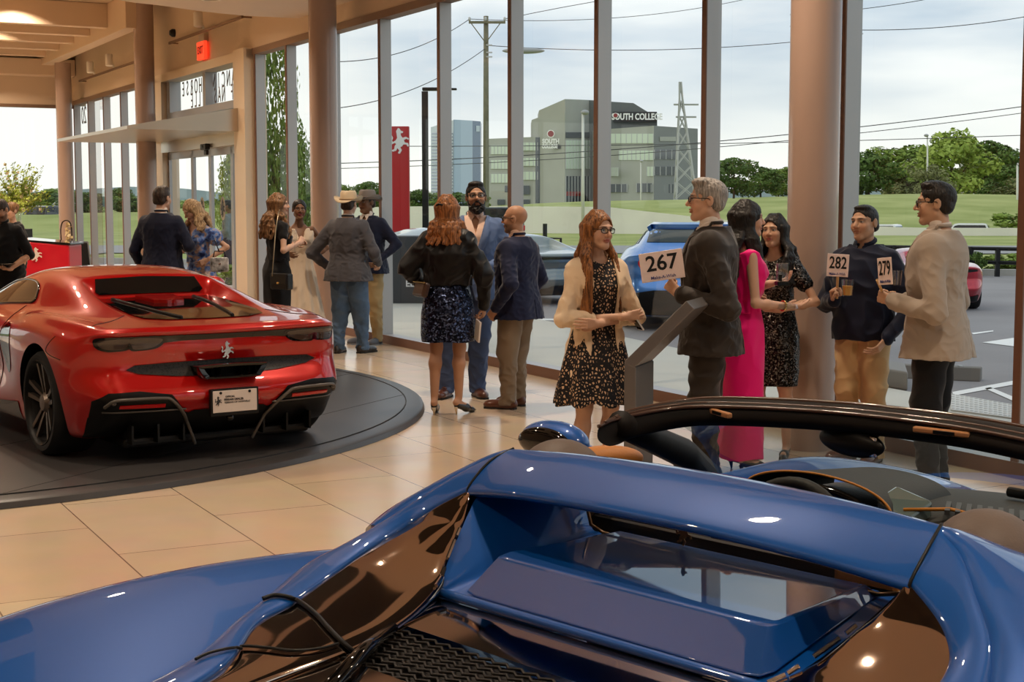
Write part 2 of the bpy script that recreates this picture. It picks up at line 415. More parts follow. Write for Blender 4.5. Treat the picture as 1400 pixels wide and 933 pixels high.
# wedge canopy
sa, za = WS(217, 195); sb, zb = WS(338, 180)
q = G(276, 157.5, zb) - WA; nC = float(q @ WN); sC = float(q @ WU)
sf, zf = WS(172, 178, nC)
zt = WS(338, 146)[1]
can = thing('entrance_canopy', 'wedge shaped brushed steel canopy above the sliding entrance doors', 'canopy', A3, WANG)
mb = MB(); mb.add([(sa, -.02, zb), (sb, -.02, zb), (sb, -.02, zt), (sa, -.02, zt), (sa, -nC, zb), (sb, -nC, zb), (sb, -nC, zb + .05), (sa, -nC, zb + .05)],
    [(0, 1, 5, 4), (0, 3, 2, 1), (4, 5, 6, 7), (7, 6, 2, 3), (0, 4, 7, 3), (1, 2, 6, 5)])
obj('shell', mb, M_steel, can)
mb = MB(); mb.tube([(sa - .02, -.05, zt - .05), (sa - .02, -.3, zt - .02), (sa - .02, -.35, zb + .2)], .03, 8); obj('bracket', mb, M_blackm, can)
# automatic sliding doors
dr = MB()
zd = WS(285, 205)[1]
dr.box2((D0 + .42, -.12, zd + .02), (D1 - .12, .12, zd + .38)); wobj('trim_door_header', dr, M_steel)
xs_ = [D0 + .42] + [WS(x, 300)[0] for x in (264, 288, 318)] + [D1 - .12]
for i in range(4):
    mb = MB(); a, b = xs_[i], xs_[i + 1]
    for x in (a, b - .07): mb.box2((x, .0, .03), (x + .07, .05, zd + .02))
    mb.box2((a, 0, .03), (b, .05, .2)); mb.box2((a, 0, zd - .1), (b, .05, zd + .02))
    d = wobj('door_%d' % (i + 1), mb, M_mul)
    mb = MB(); mb.quad((a + .07, .025, .2), (b - .07, .025, .2), (b - .07, .025, zd - .1), (a + .07, .025, zd - .1)); p_ = obj('pane', mb, M_glass, d)
for i, px in enumerate((275, 303)):
    s, z = WS(px, 285)
    sh = thing('door_emblem', 'oval horse emblem sticker on the %s sliding door pane' % ('left' if i == 0 else 'right'), 'emblem', A3, WANG)
    mb = MB(); mb.prism([(.14 * math.cos(a * PI / 16), .19 * math.sin(a * PI / 16)) for a in range(32)], lambda x, y: (s + x, .018, z + y), lambda x, y: (s + x, .022, z + y)); obj('disc', mb, mat('sticker_grey', rgb(190, 186, 170), .5), sh)
    me = horse_mesh(.28); me.transform(Matrix(((1, 0, 0, s), (0, 0, 1, .012), (0, 1, 0, z), (0, 0, 0, 1)))); obj('horse_mark', me, M_black, sh)
sen = thing('door_sensor', 'small black motion sensor on the steel header over the doors', 'sensor', A3, WANG)
s, z = WS(281, 201, .15)
mb = MB(); mb.box((s, -.16, z), (.3, .08, .10)); mb.box((s, -.14, z - .09), (.14, .05, .08)); obj('housing', mb, M_black, sen, bevel=.015)
mb = MB(); mb.cyl((s, -.19, z), (s, -.21, z - .005), .03); obj('lens', mb, M_black, sen)
# exit sign
s, z = WS(272, 69, .12)
ex = thing('exit_sign', 'lit red EXIT sign hanging on the wall above the entrance', 'sign', A3, WANG)
M_exit = mat('exit_face', rgb(250, 90, 60), .4, emit=rgb(255, 70, 40), es=.9)
mb = MB(); mb.box((s, -.07, z), (.42, .06, .29)); obj('housing', mb, M_exit, ex, bevel=.01)
mb = MB(); mb.box((s, -.04, z + .2), (.3, .08, .12)); obj('mount', mb, M_steel, ex)
me = text_mesh('EXIT', .17, .004, .003, xs=.9); me.transform(Matrix(((1, 0, 0, s), (0, 0, -1, -.101), (0, 1, 0, z), (0, 0, 0, 1)))); obj('letters', me, mat('exit_letters', rgb(170, 20, 20), .5), ex)
# track lights
M_lamp = mat('lamp_white', rgb(240, 232, 220), .4)
M_lens = mat('lamp_lens', (1, .8, .5), .4, emit=(1, .75, .45), es=6)
for i, (x0, y0, x1, y1, spots) in enumerate((((108), 110, 189, 84, ((124, 100), (150, 90))), (231, 60, 331, 22, ((272, 37),)))):
    sA, zA = WS(x0, y0, .15); sB, zB = WS(x1, y1, .15); zz = (zA + zB) / 2
    tr = thing('track_light', 'thin bronze track rail with white spotlights %s' % ('left of the tall column' if i == 0 else 'above the exit sign'), 'track light', A3, WANG)
    mb = MB(); mb.box2((sA, -.16, zz - .02), (sB, -.13, zz + .02)); mb.box2((sA, -.14, zz - .01), (sA + .05, 0, zz + .01)); mb.box2((sB - .05, -.14, zz - .01), (sB, 0, zz + .01)); obj('rail', mb, mat('rail_bronze', rgb(130, 100, 76), .4, metal=.5), tr)
    for (px, py) in spots:
        s, z = WS(px, py, .25)
        mb = MB(); mb.cyl((s, -.17, zz + .02), (s, -.2, zz + .1), .02, n=10); mb.lathe([(.05, -.12), (.075, -.1), (.075, .1), (.06, .12)], 16, (s, -.26, zz + .16)); h = obj('spot_head', mb, M_lamp, tr, smooth=True, auto=40)
# small wall fittings
for i, (px, py) in enumerate(((148, 82), (235, 45), (268, 36))):
    s, z = WS(px, py, .05)
    if i == 2: continue
    mb = MB(); mb.lathe([(.07, 0), (.07, .05), (.04, .09)], 16, (s, 0, z), axis='y')
    for j in range(len(mb.v)): mb.v[j] = (mb.v[j][0], -mb.v[j][1], mb.v[j][2])
    o = obj('wall_speaker', mb, M_blackm, smooth=True, auto=40); o.location = A3; o.rotation_euler = (0, 0, WANG)
    tag(o, 'small dark round fitting on tan wall %s' % ('above the spotlights left of column' if i == 0 else 'above left of the exit sign'), 'speaker')
# downlights (recessed, in ceiling soffit) : each a ring with a lamp
first = None; LAMPS = []
def downlight(s, n, z, pw, size=.16, col=(1, .80, .60), ring=True):
    global first
    L = bpy.data.lights.new('downlight', 'AREA'); L.shape = 'DISK'; L.size = size; L.energy = pw; L.color = col; L.spread = math.radians(130)
    o = bpy.data.objects.new('downlight_lamp', L); COL.objects.link(o); o.location = WP(s, n, z - .012)
    LAMPS.append(o)
    if ring:
        if first is None:
            mb = MB(); mb.lathe([(.085, 0), (.12, 0), (.12, -.012), (.095, -.018), (.085, 0)], 24, cap=False); r = obj('recessed_downlight', mb, M_lamp, smooth=True); first = r
        else: r = first.copy(); COL.objects.link(r)
        r.location = WP(s, n, z); tag(r, 'recessed white ring downlight in the dropped ceiling', 'downlight', 'recessed downlights in the ceiling')
PW = 40
for s in (-1.5, 2.0, 5.5, 9.0, 12.5, 16.0, 19.5):
    for n in (1.6, 5.0, 8.5, 11.8):
        if s < 0 and n > 1.6 and n < 3: continue
        downlight(s, n, SZ, PW)
for s in (-16.4, -13.4, -10.5, -7.0, -4.0):
    for n in (2.4, 5.5, 8.5): downlight(s, n, TOPZ, PW * 1.9)

# round display platform
pc = (-5.265, 12.054)
mb = MB(); R = 4.55
prof = [(0.001, .055), (R - .16, .055), (R - .15, .052), (R - .04, .05), (R - .012, .035), (R, .002)]
mb.lathe(prof, 128, cap=False); plo = obj('display_turntable', mb, M_plat, smooth=True, auto=30); plo.location = (pc[0], pc[1], 0)
tag(plo, 'low round dark grey car turntable under the red sports car', 'turntable')
mb = MB()
for a in np.linspace(0, 2 * PI, 97)[:-1]: pass
path = [((R - .155) * math.cos(a), (R - .155) * math.sin(a), .0545) for a in np.linspace(0, 2 * PI, 129)[:-1]]
mb.tube(path, .006, 4, closed=True)
for k_ in range(-4, 5):
    x = k_ * 1.22; h = math.sqrt(max(0, (R - .16) ** 2 - x * x))
    if h > 0: mb.box((x, 0, .0555), (.006, 2 * h, .002), Matrix.Identity(3))
so = obj('panel_seams', mb, mat('seam_black', rgb(28, 27, 27), .6), plo)
so.rotation_euler = (0, 0, math.radians(-24))
# ------------------------------------------------------------------ outside ground
def gnd(name, pts, z, m, kind='structure', th=None):
    mb = MB()
    if th: mb.prism(pts, lambda x, y: (x, y, z - th), lambda x, y: (x, y, z))
    else: mb.add([(x, y, z) for x, y in pts], [tuple(range(len(pts)))])
    o = obj(name, mb, m); o['kind'] = kind; return o
def wq(s, n): p = WP(s, n); return (p.x, p.y)
gnd('ground_lawn', [(-400, 20), (400, -200), (400, 900), (-400, 900)], -.06, M_grass)
gnd('ground_parking_lot', [wq(-14, -.2), wq(30, -.2), (60, 30), (30, 33), (8, 36), (-3, 39.5), (-22, 47), (-40, 50)], -.03, M_asph)
gnd('ground_sidewalk', [wq(-19, -.16), wq(30, -.16), wq(30, -2.2), wq(9.6, -2.2), wq(3.0, -2.75), wq(-3, -3.6), wq(-19, -6)], -.012, M_pave)
gnd('ground_street', [(-300, 62), (-20, 52), (60, 50), (300, 55), (300, 63), (60, 60), (-20, 61), (-300, 76)], -.03, mat('street_asphalt', rgb(150, 150, 152), .85))
gnd('ground_far_lot', [(-90, 60), (-14, 48), (-14, 52), (-90, 70)], -.02, mat('street_asphalt', (0, 0, 0)))
# planting bed and kerb between lot and lawn
for i, (a, b) in enumerate((((-3, 39.5), (8, 36)), ((8, 36), (30, 33)), ((-22, 47), (-3, 39.5)))):
    d = Vector((b[0] - a[0], b[1] - a[1], 0)); n = Vector((-d.y, d.x, 0)).normalized()
    p = [a, b, (b[0] + n.x * .2, b[1] + n.y * .2), (a[0] + n.x * .2, a[1] + n.y * .2)]
    gnd('kerb_%d' % (i + 1), p, .12, M_kerb, th=.18)
    gnd('ground_bed_%d' % (i + 1), [p[3], p[2], (b[0] + n.x * 3, b[1] + n.y * 3), (a[0] + n.x * 3, a[1] + n.y * 3)], .0, mat('mulch', rgb(92, 74, 58), .95, bump=(8, .5)))
# raised kerb close to the glass, tactile pad, painted lines, wheel stop
mb = MB(); q = [G(1212, 526), G(1241, 531), G(1241, 531) + np.array([.18, .8, 0]), G(1180, 520) + np.array([.0, .9, 0]), G(1180, 520)]
mb.prism([(p[0], p[1]) for p in q], lambda x, y: (x, y, -.03), lambda x, y: (x, y, .15)); o = struct('kerb_4', mb, mat('kerb_grey', rgb(140, 138, 136), .8), bevel=.02)
def line(name, pts, label):
    mb = MB(); mb.add([tuple(G(x, y, -.03) + np.array([0, 0, .006])) for x, y in pts], [tuple(range(len(pts)))])
    o = obj(name, mb, M_white_line); tag(o, label, 'road marking'); return o
line('parking_line', [(1302, 537), (1391, 520.5), (1391, 526), (1304, 542)], 'white painted line on the lot right of the beige blazer man, lowest one')
line('parking_line', [(1346, 532), (1354, 530.5), (1391, 546), (1391, 552)], 'short white slanting hatch line branching off the lowest parking line')
line('parking_line', [(1343, 469), (1391, 462), (1391, 475)], 'white painted wedge on the lot beside the post at right')
line('parking_line', [(1328, 456), (1358, 452.5), (1358, 454), (1331, 458)], 'thin white dash painted on the lot just behind the beige blazer man')
line('parking_line', [(684, 436), (775, 436.5), (775, 439), (684, 438.5)], 'thin white line on the lot behind the bald man')
line('parking_line', [(1396, 600), (1400, 585), (1460, 560), (1460, 590)], 'white line at the far edge of the parking lot hatch')
tp = thing('tactile_pad', 'pale tactile paving pad with raised dots on the sidewalk edge', 'paving')
qa, qb, qc, qd = [Vector(G(x, y, -.01)) for x, y in ((1300, 540), (1391, 556), (1391, 574), (1300, 562))]
mb = MB(); mb.add([tuple(v + Vector((0, 0, .012))) for v in (qa, qb, qc, qd)] + [tuple(v) for v in (qa, qb, qc, qd)], [(0, 1, 2, 3), (4, 5, 1, 0), (5, 6, 2, 1), (6, 7, 3, 2), (7, 4, 0, 3)]); obj('pad', mb, mat('tactile', rgb(214, 214, 212), .7), tp)
mb = MB()
for i in range(14):
    for j in range(7):
        u_, v_ = (i + .5) / 14, (j + .5) / 7
        p = (qa * (1 - u_) + qb * u_) * (1 - v_) + (qd * (1 - u_) + qc * u_) * v_
        mb.lathe([(.018, 0), (.012, .006)], 8, p + Vector((0, 0, .012)))
obj('dots', mb, mat('tactile_dot', rgb(196, 196, 196), .7), tp)
ws = thing('wheel_stop', 'grey concrete wheel stop on the lot behind the beige blazer man', 'wheel stop', tuple(G(1305, 519, -.03)), math.radians(-22))
mb = MB(); mb.prism([(-.11, 0), (.11, 0), (.07, .13), (-.07, .13)], lambda x, y: (-1.3, x, y), lambda x, y: (.25, x, y)); obj('block', mb, mat('stop_grey', rgb(120, 116, 112), .85), ws, bevel=.01)
mb = MB(); mb.cyl((.05, 0, .12), (.05, 0, .14), .025, n=10); obj('pin', mb, M_gpole, ws)

# white retaining wall, hill
mb = MB()
pts = [(-15, 92), (-4, 88), (5.4, 85), (8, 84), (13, 82), (22, 80), (60, 76)]
hs = [1.3, 1.5, 1.45, 1.15, .6, .35, .35]
for i in range(len(pts) - 1):
    a, b = pts[i], pts[i + 1]
    mb.add([(a[0], a[1], -.06), (b[0], b[1], -.06), (b[0], b[1], hs[i + 1]), (a[0], a[1], hs[i]), (a[0], a[1] + .4, -.06), (b[0], b[1] + .4, -.06), (b[0], b[1] + .4, hs[i + 1]), (a[0], a[1] + .4, hs[i])], [(0, 1, 2, 3), (7, 6, 5, 4), (3, 2, 6, 7)])
struct('wall_roadside', mb, M_conc)
mb = MB()
def hillf(u, v):
    x = -70 + 300 * u; y = 87 + 95 * v
    top = 1.25 + 1.1 * min(1, max(0, (x + 4) / 30))
    t = min(1, max(0, (v - .03) / .45)); t = t * t * (3 - 2 * t)
    z0 = -.06 if x > 12 else -.06 + .9 * min(1, max(0, (12 - x) / 10)) * min(1, v * 12)
    return (x, y + .12 * max(0, -x), z0 + (top - z0) * t + .12 * math.sin(x * .21) * t)
mb.grid(hillf, 80, 24); o = struct('ground_hill', mb, M_grass, smooth=True)

# ------------------------------------------------------------------ trees and shrubs
def leafmat(n, a, b):
    m = mat(n, a, .75, var=(1.2, .25, b), spec=.25); return m
LM = [leafmat('leaf_dark', rgb(66, 92, 44), rgb(104, 130, 62)), leafmat('leaf_mid', rgb(96, 124, 52), rgb(144, 166, 78)), leafmat('leaf_light', rgb(132, 158, 64), rgb(182, 200, 100)), leafmat('leaf_grey', rgb(112, 122, 78), rgb(150, 152, 104))]
M_bark = mat('bark', rgb(84, 70, 56), .9, bump=(6, .6))
def crown_mesh(seed, n, leaf, clumps, shape='round'):
    r = random.Random(seed); cl = []
    for i in range(clumps):
        if shape == 'column': z = r.uniform(.03, .97); a = r.uniform(0, 2 * PI); rr = r.uniform(.05, .26) * (1 if z < .7 else .7); cl.append((rr * math.cos(a), rr * math.sin(a), z, r.uniform(.12, .2)))
        else:
            z = r.uniform(.22, .86); a = r.uniform(0, 2 * PI); rad = .36 * math.sin(PI * min(1, max(.12, (z - .08) / .9))) ** .6; rr = rad * math.sqrt(r.random()); cl.append((rr * math.cos(a), rr * math.sin(a), z, r.uniform(.10, .19)))
    mb = MB()
    for i in range(n):
        c = r.choice(cl); d = Vector((r.gauss(0, 1), r.gauss(0, 1), r.gauss(0, 1))).normalized() * c[3] * r.uniform(.72, 1.04)
        p = Vector(c[:3]) + Vector((d.x, d.y, d.z * .8))
        nrm = (d.normalized() + Vector((r.gauss(0, .5), r.gauss(0, .5), r.gauss(0, .5)))).normalized(); t = nrm.orthogonal().normalized(); t.rotate(Matrix.Rotation(r.uniform(0, 6.3), 3, nrm)); b = nrm.cross(t)
        s = leaf * r.uniform(.6, 1.3)
        mb.add([p - t * s, p + b * s * .55, p + t * s, p - b * s * .55], [(0, 1, 2, 3)])
    me = bpy.data.meshes.new('crown'); me.from_pydata(mb.v, [], mb.f); return me
def trunk_mesh(seed, base_r=.022, h=.6):
    r = random.Random(seed); mb = MB()
    mb.tube([(0, 0, -.02), (.005, .004, h * .4), (0, .01, h)], [base_r, base_r * .75, base_r * .4], 8)
    for i in range(6):
        a = r.uniform(0, 6.3); z = r.uniform(.25, .55) * h / .6
        mb.tube([(0, 0, z), (.12 * math.cos(a), .12 * math.sin(a), z + .12), (.2 * math.cos(a), .2 * math.sin(a), z + .24)], [base_r * .5, base_r * .3, base_r * .15], 6)
    me = bpy.data.meshes.new('trunk'); me.from_pydata(mb.v, [], mb.f); me.materials.append(M_bark); return me
CR = {}
def tree(kind, px, ytop, ybase, wpx, D, li, label, group=None, name='tree'):
    key = (kind, li)
    if key not in CR:
        sd = sum(map(ord, kind)) + li * 13
        me = crown_mesh(sd, {'round': 4200, 'column': 6500, 'shrub': 1800}[kind], {'round': .03, 'column': .02, 'shrub': .05}[kind], {'round': 26, 'column': 60, 'shrub': 14}[kind], 'column' if kind == 'column' else 'round')
        me.materials.append(LM[li]); CR[key] = (me, trunk_mesh(sd))
    p = AT(px, ybase, D); top = AT(px, ytop, D); h = top[2] - p[2]; wd = wpx / F * D
    t = thing(name, label, 'tree' if name == 'tree' else 'shrub', tuple(p), rng.uniform(0, 6.28), group)
    wide = {'round': .80, 'column': .62, 'shrub': .8}[kind]
    for nm, me in (('crown' if kind != 'shrub' else 'foliage', CR[key][0]), ('trunk' if kind != 'shrub' else 'stem', CR[key][1])):
        o = bpy.data.objects.new(nm, me); COL.objects.link(o); o.parent = t; o.scale = (wd / wide * 1.25, wd / wide * 1.25, h * 1.06)
    return t
tree('round', 1188, 206, 281, 66, 150, 0, 'dark green tree at the left end of the hill row beside the window post')
tree('round', 1232, 199, 281, 90, 192, 1, 'broad rounded green tree on the hill just left of the pale street lamp')
tree('round', 1244, 219, 282, 66, 171, 3, 'low greyish green tree in front of the broad rounded one')
tree('round', 1301, 177, 284, 92, 152, 2, 'tallest bright yellow green tree right of the pale street lamp')
tree('round', 1347, 191, 283, 78, 186, 0, 'dark green tree directly right of the tallest bright tree')
tree('round', 1374, 222, 283, 60, 166, 0, 'low dark tree at the foot of the distant pale office block')
tree('round', 1412, 236, 283, 70, 150, 3, 'olive tree at the right end of the hill row')
tree('round', 1274, 224, 283, 44, 140, 3, 'thin greyish tree right behind the pale street lamp')
tree('round', 1003, 214, 276, 54, 148, 0, 'tallest of three dark trees left of the wide column')
tree('round', 1040, 227, 276, 46, 162, 0, 'middle one of three dark trees left of the wide column')
tree('round', 1064, 229, 276, 46, 174, 1, 'dark tree closest to the wide column on its left')
tree('round', 506, 247, 300, 44, 110, 0, 'round dark tree right of the cowboy hat')
tree('round', 472, 252, 300, 40, 112, 1, 'round tree behind the cowboy hat')
tree('round', 570, 258, 297, 40, 130, 0, 'dark tree just right of the red pylon sign')
tree('round', 600, 262, 297, 40, 130, 1, 'green tree behind the black lamp post')
tree('round', 630, 262, 297, 40, 132, 0, 'dark tree behind the bearded man')
tree('round', 655, 268, 297, 34, 132, 1, 'small tree at the foot of the wooden utility pole')
for i, (px, yt, w_, D, li) in enumerate(((30, 270, 50, 120, 1), (62, 262, 60, 115, 0), (84, 258, 44, 112, 1), (116, 262, 40, 110, 0), (136, 268, 40, 112, 1), (160, 256, 36, 100, 0), (184, 266, 40, 112, 0), (212, 270, 40, 118, 1), (240, 274, 44, 125, 2), (268, 276, 50, 125, 2), (296, 274, 44, 130, 1), (322, 276, 40, 122, 2), (352, 264, 40, 100, 1), (420, 250, 44, 95, 0), (448, 256, 40, 95, 1), (-20, 262, 60, 115, 0))):
    tree('round', px, yt, 302, w_ + 14, D + (i % 3) * 17, li, 'roadside tree in the row on the lawn beyond the far windows and entrance doors', 'roadside trees beyond the entrance')
tree('column', 377, 66, 420, 52, 34, 1, 'tall slim leafy tree close outside the window right of the entrance')
tree('column', 326, 196, 372, 44, 33, 2, 'slim bright leafy tree seen through the right door pane')
tree('column', 412, 205, 420, 50, 36, 1, 'leafy tree outside behind the woman in cream dress')
for i, (px, yt, yb, w_, D, li, lb) in enumerate(((1362, 350, 376, 40, 36.4, 1, 'low green shrub behind the black rail at far right'), (1396, 347, 376, 38, 36.8, 1, 'low green shrub at the right end of the black rail'), (1336, 345, 374, 20, 35, 0, 'dark upright shrub behind the black rail beside the beige blazer'),
    (757, 346, 364, 42, 43.5, 0, 'dark low shrub right of the black fence post'), (790, 345, 363, 38, 41.4, 0, 'dark low shrub left of the long haired girl'), (720, 345, 364, 44, 44.5, 1, 'low shrub behind the bald man'), (690, 346, 366, 44, 43, 0, 'low shrub between the bearded and bald men'),
    (572, 350, 372, 50, 46.5, 1, 'low shrub at the foot of the red pylon sign'), (300, 366, 392, 40, 30, 2, 'bright low bush outside the doors, left one'), (328, 362, 392, 38, 30, 1, 'low bush outside the doors beside the portal post'), (1390, 292, 330, 60, 86, 1, 'sparse bush on the lawn at far right'))):
    tree('shrub', px, yt, yb, w_, D, li, lb, name='shrub')
# far blue-green hills on the horizon
mb = MB()
for i in range(60):
    x = -700 + i * 24; 
pts = [(-800 + i * 22, 600, 14 + 6 * math.sin(i * .5) + 3 * math.sin(i * 1.3 + 1)) for i in range(75)]
for i in range(74):
    a, b = pts[i], pts[i + 1]
    mb.add([(a[0], 600, -1), (b[0], 600, -1), (b[0], 640, b[2] * .38), (a[0], 640, a[2] * .38), (b[0], 760, -1), (a[0], 760, -1)], [(0, 1, 2, 3), (3, 2, 4, 5)])
struct('ground_far_hills', mb, mat('far_hills', rgb(120, 138, 136), .95), smooth=True)

# ------------------------------------------------------------------ office building
ob = thing('office_building', 'grey concrete office block with dark roof storey and white name signs', 'building')
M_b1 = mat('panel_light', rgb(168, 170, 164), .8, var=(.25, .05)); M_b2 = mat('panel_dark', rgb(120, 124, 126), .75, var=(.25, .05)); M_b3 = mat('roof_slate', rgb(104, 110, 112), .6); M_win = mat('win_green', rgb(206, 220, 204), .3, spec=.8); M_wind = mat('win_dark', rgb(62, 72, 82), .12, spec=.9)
def pprism(pts, y0s, y1, name, m, parent, back=14):
    """pts: (px, D) front plan left->right; y0s top pixel per point; y1 base pixel"""
    fr = [AT(p[0], y1, p[1]) for p in pts]; tp_ = [AT(p[0], y, p[1]) for p, y in zip(pts, y0s)]
    zb = -1.0; n = len(pts); mb = MB()
    vs = [(q[0], q[1], zb) for q in fr] + [(q[0], q[1], q[2]) for q in tp_]
    vs += [(q[0], q[1] + back, zb) for q in fr] + [(q[0], q[1] + back, q[2]) for q in tp_]
    fs = [(i, i + 1, n + i + 1, n + i) for i in range(n - 1)] + [(2 * n + i + 1, 2 * n + i, 3 * n + i, 3 * n + i + 1) for i in range(n - 1)]
    fs += [(n + i, n + i + 1, 3 * n + i + 1, 3 * n + i) for i in range(n - 1)] + [(0, n, 3 * n, 2 * n), (n - 1, 3 * n - 1, 4 * n - 1, 2 * n - 1)]
    mb.add(vs, fs); return obj(name, mb, m, parent)
def winband(parent, x0, D0_, x1, D1_, ya, yb, m, nm='window', mull=0):
    a0, a1, b0, b1 = AT(x0, ya, D0_), AT(x1, ya, D1_), AT(x0, yb, D0_), AT(x1, yb, D1_)
    off = np.array([0, -.25, 0]); mb = MB()
    mb.add([a0 + off, a1 + off, b1 + off, b0 + off, a0, a1, b1, b0], [(0, 1, 2, 3), (4, 5, 1, 0), (3, 2, 6, 7), (0, 3, 7, 4), (1, 5, 6, 2)]); o = obj(nm, mb, m, parent)
    if mull:
        mb = MB()
        for i in range(mull + 1):
            t = i / mull; p = a0 * (1 - t) + a1 * t + off; q = b0 * (1 - t) + b1 * t + off; mb.tube([p, q], .09, 4)
        obj('mullion', mb, M_gpole, o)
    return o
pprism([(664, 292), (737, 286)], [190, 187], 281, 'wing', M_b1, ob)
pprism([(727, 289), (738, 287)], [164, 160], 281, 'shoulder', M_b1, ob)
pprism([(737, 286), (772.5, 280), (812, 291)], [151, 135.5, 137], 281, 'tower', M_b1, ob)
pprism([(800, 289.5), (835, 287), (866, 286), (898.5, 284)], [137, 139, 141, 161], 281, 'roof_storey', M_b3, ob)
pprism([(812, 283), (894, 278)], [178, 172], 281, 'wing', M_b1, ob)
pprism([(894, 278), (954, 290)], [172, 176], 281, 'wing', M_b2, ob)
for y in (199, 219, 238): winband(ob, 671, 291.4, 695, 289.4, y, y + 12, M_win, mull=5)
for y in (195, 216, 235): winband(ob, 712, 288, 735, 286.2, y, y + 11, M_win, mull=4)
winband(ob, 680, 290.6, 690, 289.8, 273, 280, M_wind); winband(ob, 712, 288, 724, 287, 254, 266, M_wind); winband(ob, 714, 288, 724, 287, 273, 280, M_wind); winband(ob, 690, 290, 697, 289.4, 254, 263, M_wind)
winband(ob, 732, 286.4, 738, 286, 188, 278, M_wind)
winband(ob, 773.5, 280.3, 806, 289.3, 181, 189, M_wind); winband(ob, 773.5, 280.3, 806, 289.3, 192, 231, M_win, mull=8); winband(ob, 773.5, 280.3, 806, 289.3, 241, 279, M_wind, mull=8)
winband(ob, 774, 280.4, 798, 287, 262, 268, mat('awning_red', rgb(140, 30, 34), .6), 'awning')
for (ya, yb, xa, xb) in ((183, 196, 834, 893), (206, 219, 846, 893), (229, 241, 834, 845), (228, 241, 858, 893)): winband(ob, xa, 281.8 if xa < 840 else 281, xb, 278.1, ya, yb, M_win, mull=8)
winband(ob, 834, 281.6, 857, 280.2, 252, 263, M_wind, mull=3); winband(ob, 870, 279.4, 892, 278.1, 251, 263, M_wind, mull=3)
winband(ob, 902, 279.6, 924, 284, 187, 193, M_b1, 'canopy'); winband(ob, 894.5, 278.2, 926, 284.3, 205, 218, M_wind, mull=4); winband(ob, 894.5, 278.2, 926, 284.3, 228, 240, M_wind, mull=4); winband(ob, 890, 278.1, 926, 284.3, 252, 264, M_wind, mull=4)
M_sgn = mat('sign_letter', rgb(250, 250, 250), .5); M_sgk = mat('sign_band', rgb(48, 50, 56), .5); M_sgr = mat('sign_emblem', rgb(150, 60, 64), .5)
def face_text(parent, txt, px, py, D, hpx, m, bold=0, xs=1.0, align='CENTER', nm='lettering'):
    p = AT(px, py, D - .6); me = text_mesh(txt, hpx / F * D * 1.4, bold, .12, align, xs)
    me.transform(Matrix(((1, 0, 0, p[0]), (0, 0, -1, p[1]), (0, 1, 0, p[2]), (0, 0, 0, 1)))); return obj(nm, me, m, parent)
winband(ob, 838, 286.5, 898, 283.5, 153, 167, M_sgk, 'sign_board')
face_text(ob, 'SOUTH COLLEGE', 871, 160, 283.5, 8.4, M_sgn, .05, .74)
face_text(ob, 'SOUTH', 753, 193.5, 282, 6.2, M_sgn, .05, .8)
winband(ob, 757, 282.6, 766, 281, 198.5, 203.5, M_sgk, 'sign_board'); face_text(ob, 'COLLEGE', 751.5, 200.5, 282, 5, M_sgn, .05, .72)
for (px, py, D, r) in ((753, 183, 282, 5.2), (841.5, 158, 283.5, 3.6)):
    p = AT(px, py, D - .7); rr = r / F * D
    mb = MB(); mb.lathe([(rr, -.1), (rr, .1)], 24, p, axis='y'); o = obj('emblem', mb, M_sgn, ob)
    mb = MB(); mb.lathe([(rr * .78, -.16), (rr * .78, -.1)], 24, p, axis='y'); obj('emblem_centre', mb, M_sgr, o)
ht = thing('tower_building', 'distant pale blue high-rise tower with a dark glass edge', 'building')
M_t1 = mat('tower_pale', rgb(196, 208, 222), .6); M_t2 = mat('tower_blue', rgb(180, 198, 222), .35); M_t3 = mat('tower_dark', rgb(92, 116, 148), .25)
pprism([(589, 530), (621, 500)], [174, 164], 283, 'side_wall', M_t1, ht, 20); pprism([(620, 500), (646, 506)], [163.5, 165], 283, 'front_wall', M_t2, ht, 20); pprism([(645, 506), (657, 512)], [165, 166], 283, 'glass_edge', M_t3, ht, 20)
for y in np.arange(182, 275, 4.4): winband(ht, 590, 529, 619, 501, y, y + 2.0, M_t3)
winband(ht, 651, 509, 656, 511, 172, 180, M_t1); 
ft = thing('distant_building', 'low pale office block half hidden behind trees at far right', 'building')
pprism([(1352, 300), (1378, 296)], [198, 198], 283, 'tower_block', mat('pale_block', rgb(178, 178, 176), .8), ft, 20); pprism([(1378, 298), (1470, 296)], [208, 210], 283, 'wing', mat('pale_block2', rgb(186, 190, 194), .8), ft, 20)
winband(ft, 1366, 297, 1460, 295, 214, 222, mat('strip_glass', rgb(150, 190, 220), .3))

# ------------------------------------------------------------------ poles, sign, pylon, wires
up_ = thing('utility_pole', 'tall weathered wooden utility pole with a crossarm in front of the office block', 'pole')
D = 75; b = AT(664.5, 310, D); t = AT(664.5, 22, D)
mb = MB(); mb.tube([(b[0], D, -.1), (t[0], D, t[2])], [.17, .12], 12); obj('post', mb, M_wood, up_, smooth=True)
a_, c_ = AT(641, 31, D), AT(691, 31, D)
mb = MB(); mb.box(((a_[0] + c_[0]) / 2, D - .14, a_[2]), (c_[0] - a_[0], .1, .12)); mb.tube([(b[0], D - .16, a_[2] - 1.0), (b[0] - .75, D - .16, a_[2])], .025, 6); mb.tube([(b[0], D - .16, a_[2] - 1.0), (b[0] + .75, D - .16, a_[2])], .025, 6); obj('crossarm', mb, M_wood, up_)
for px in (642, 664, 690):
    p = AT(px, 27, D); mb = MB(); mb.lathe([(.03, -.1), (.07, -.06), (.05, 0), (.07, .05), (.03, .1)], 12, (p[0], D - .14, a_[2] + .16)); obj('insulator', mb, M_gpole, up_, smooth=True)
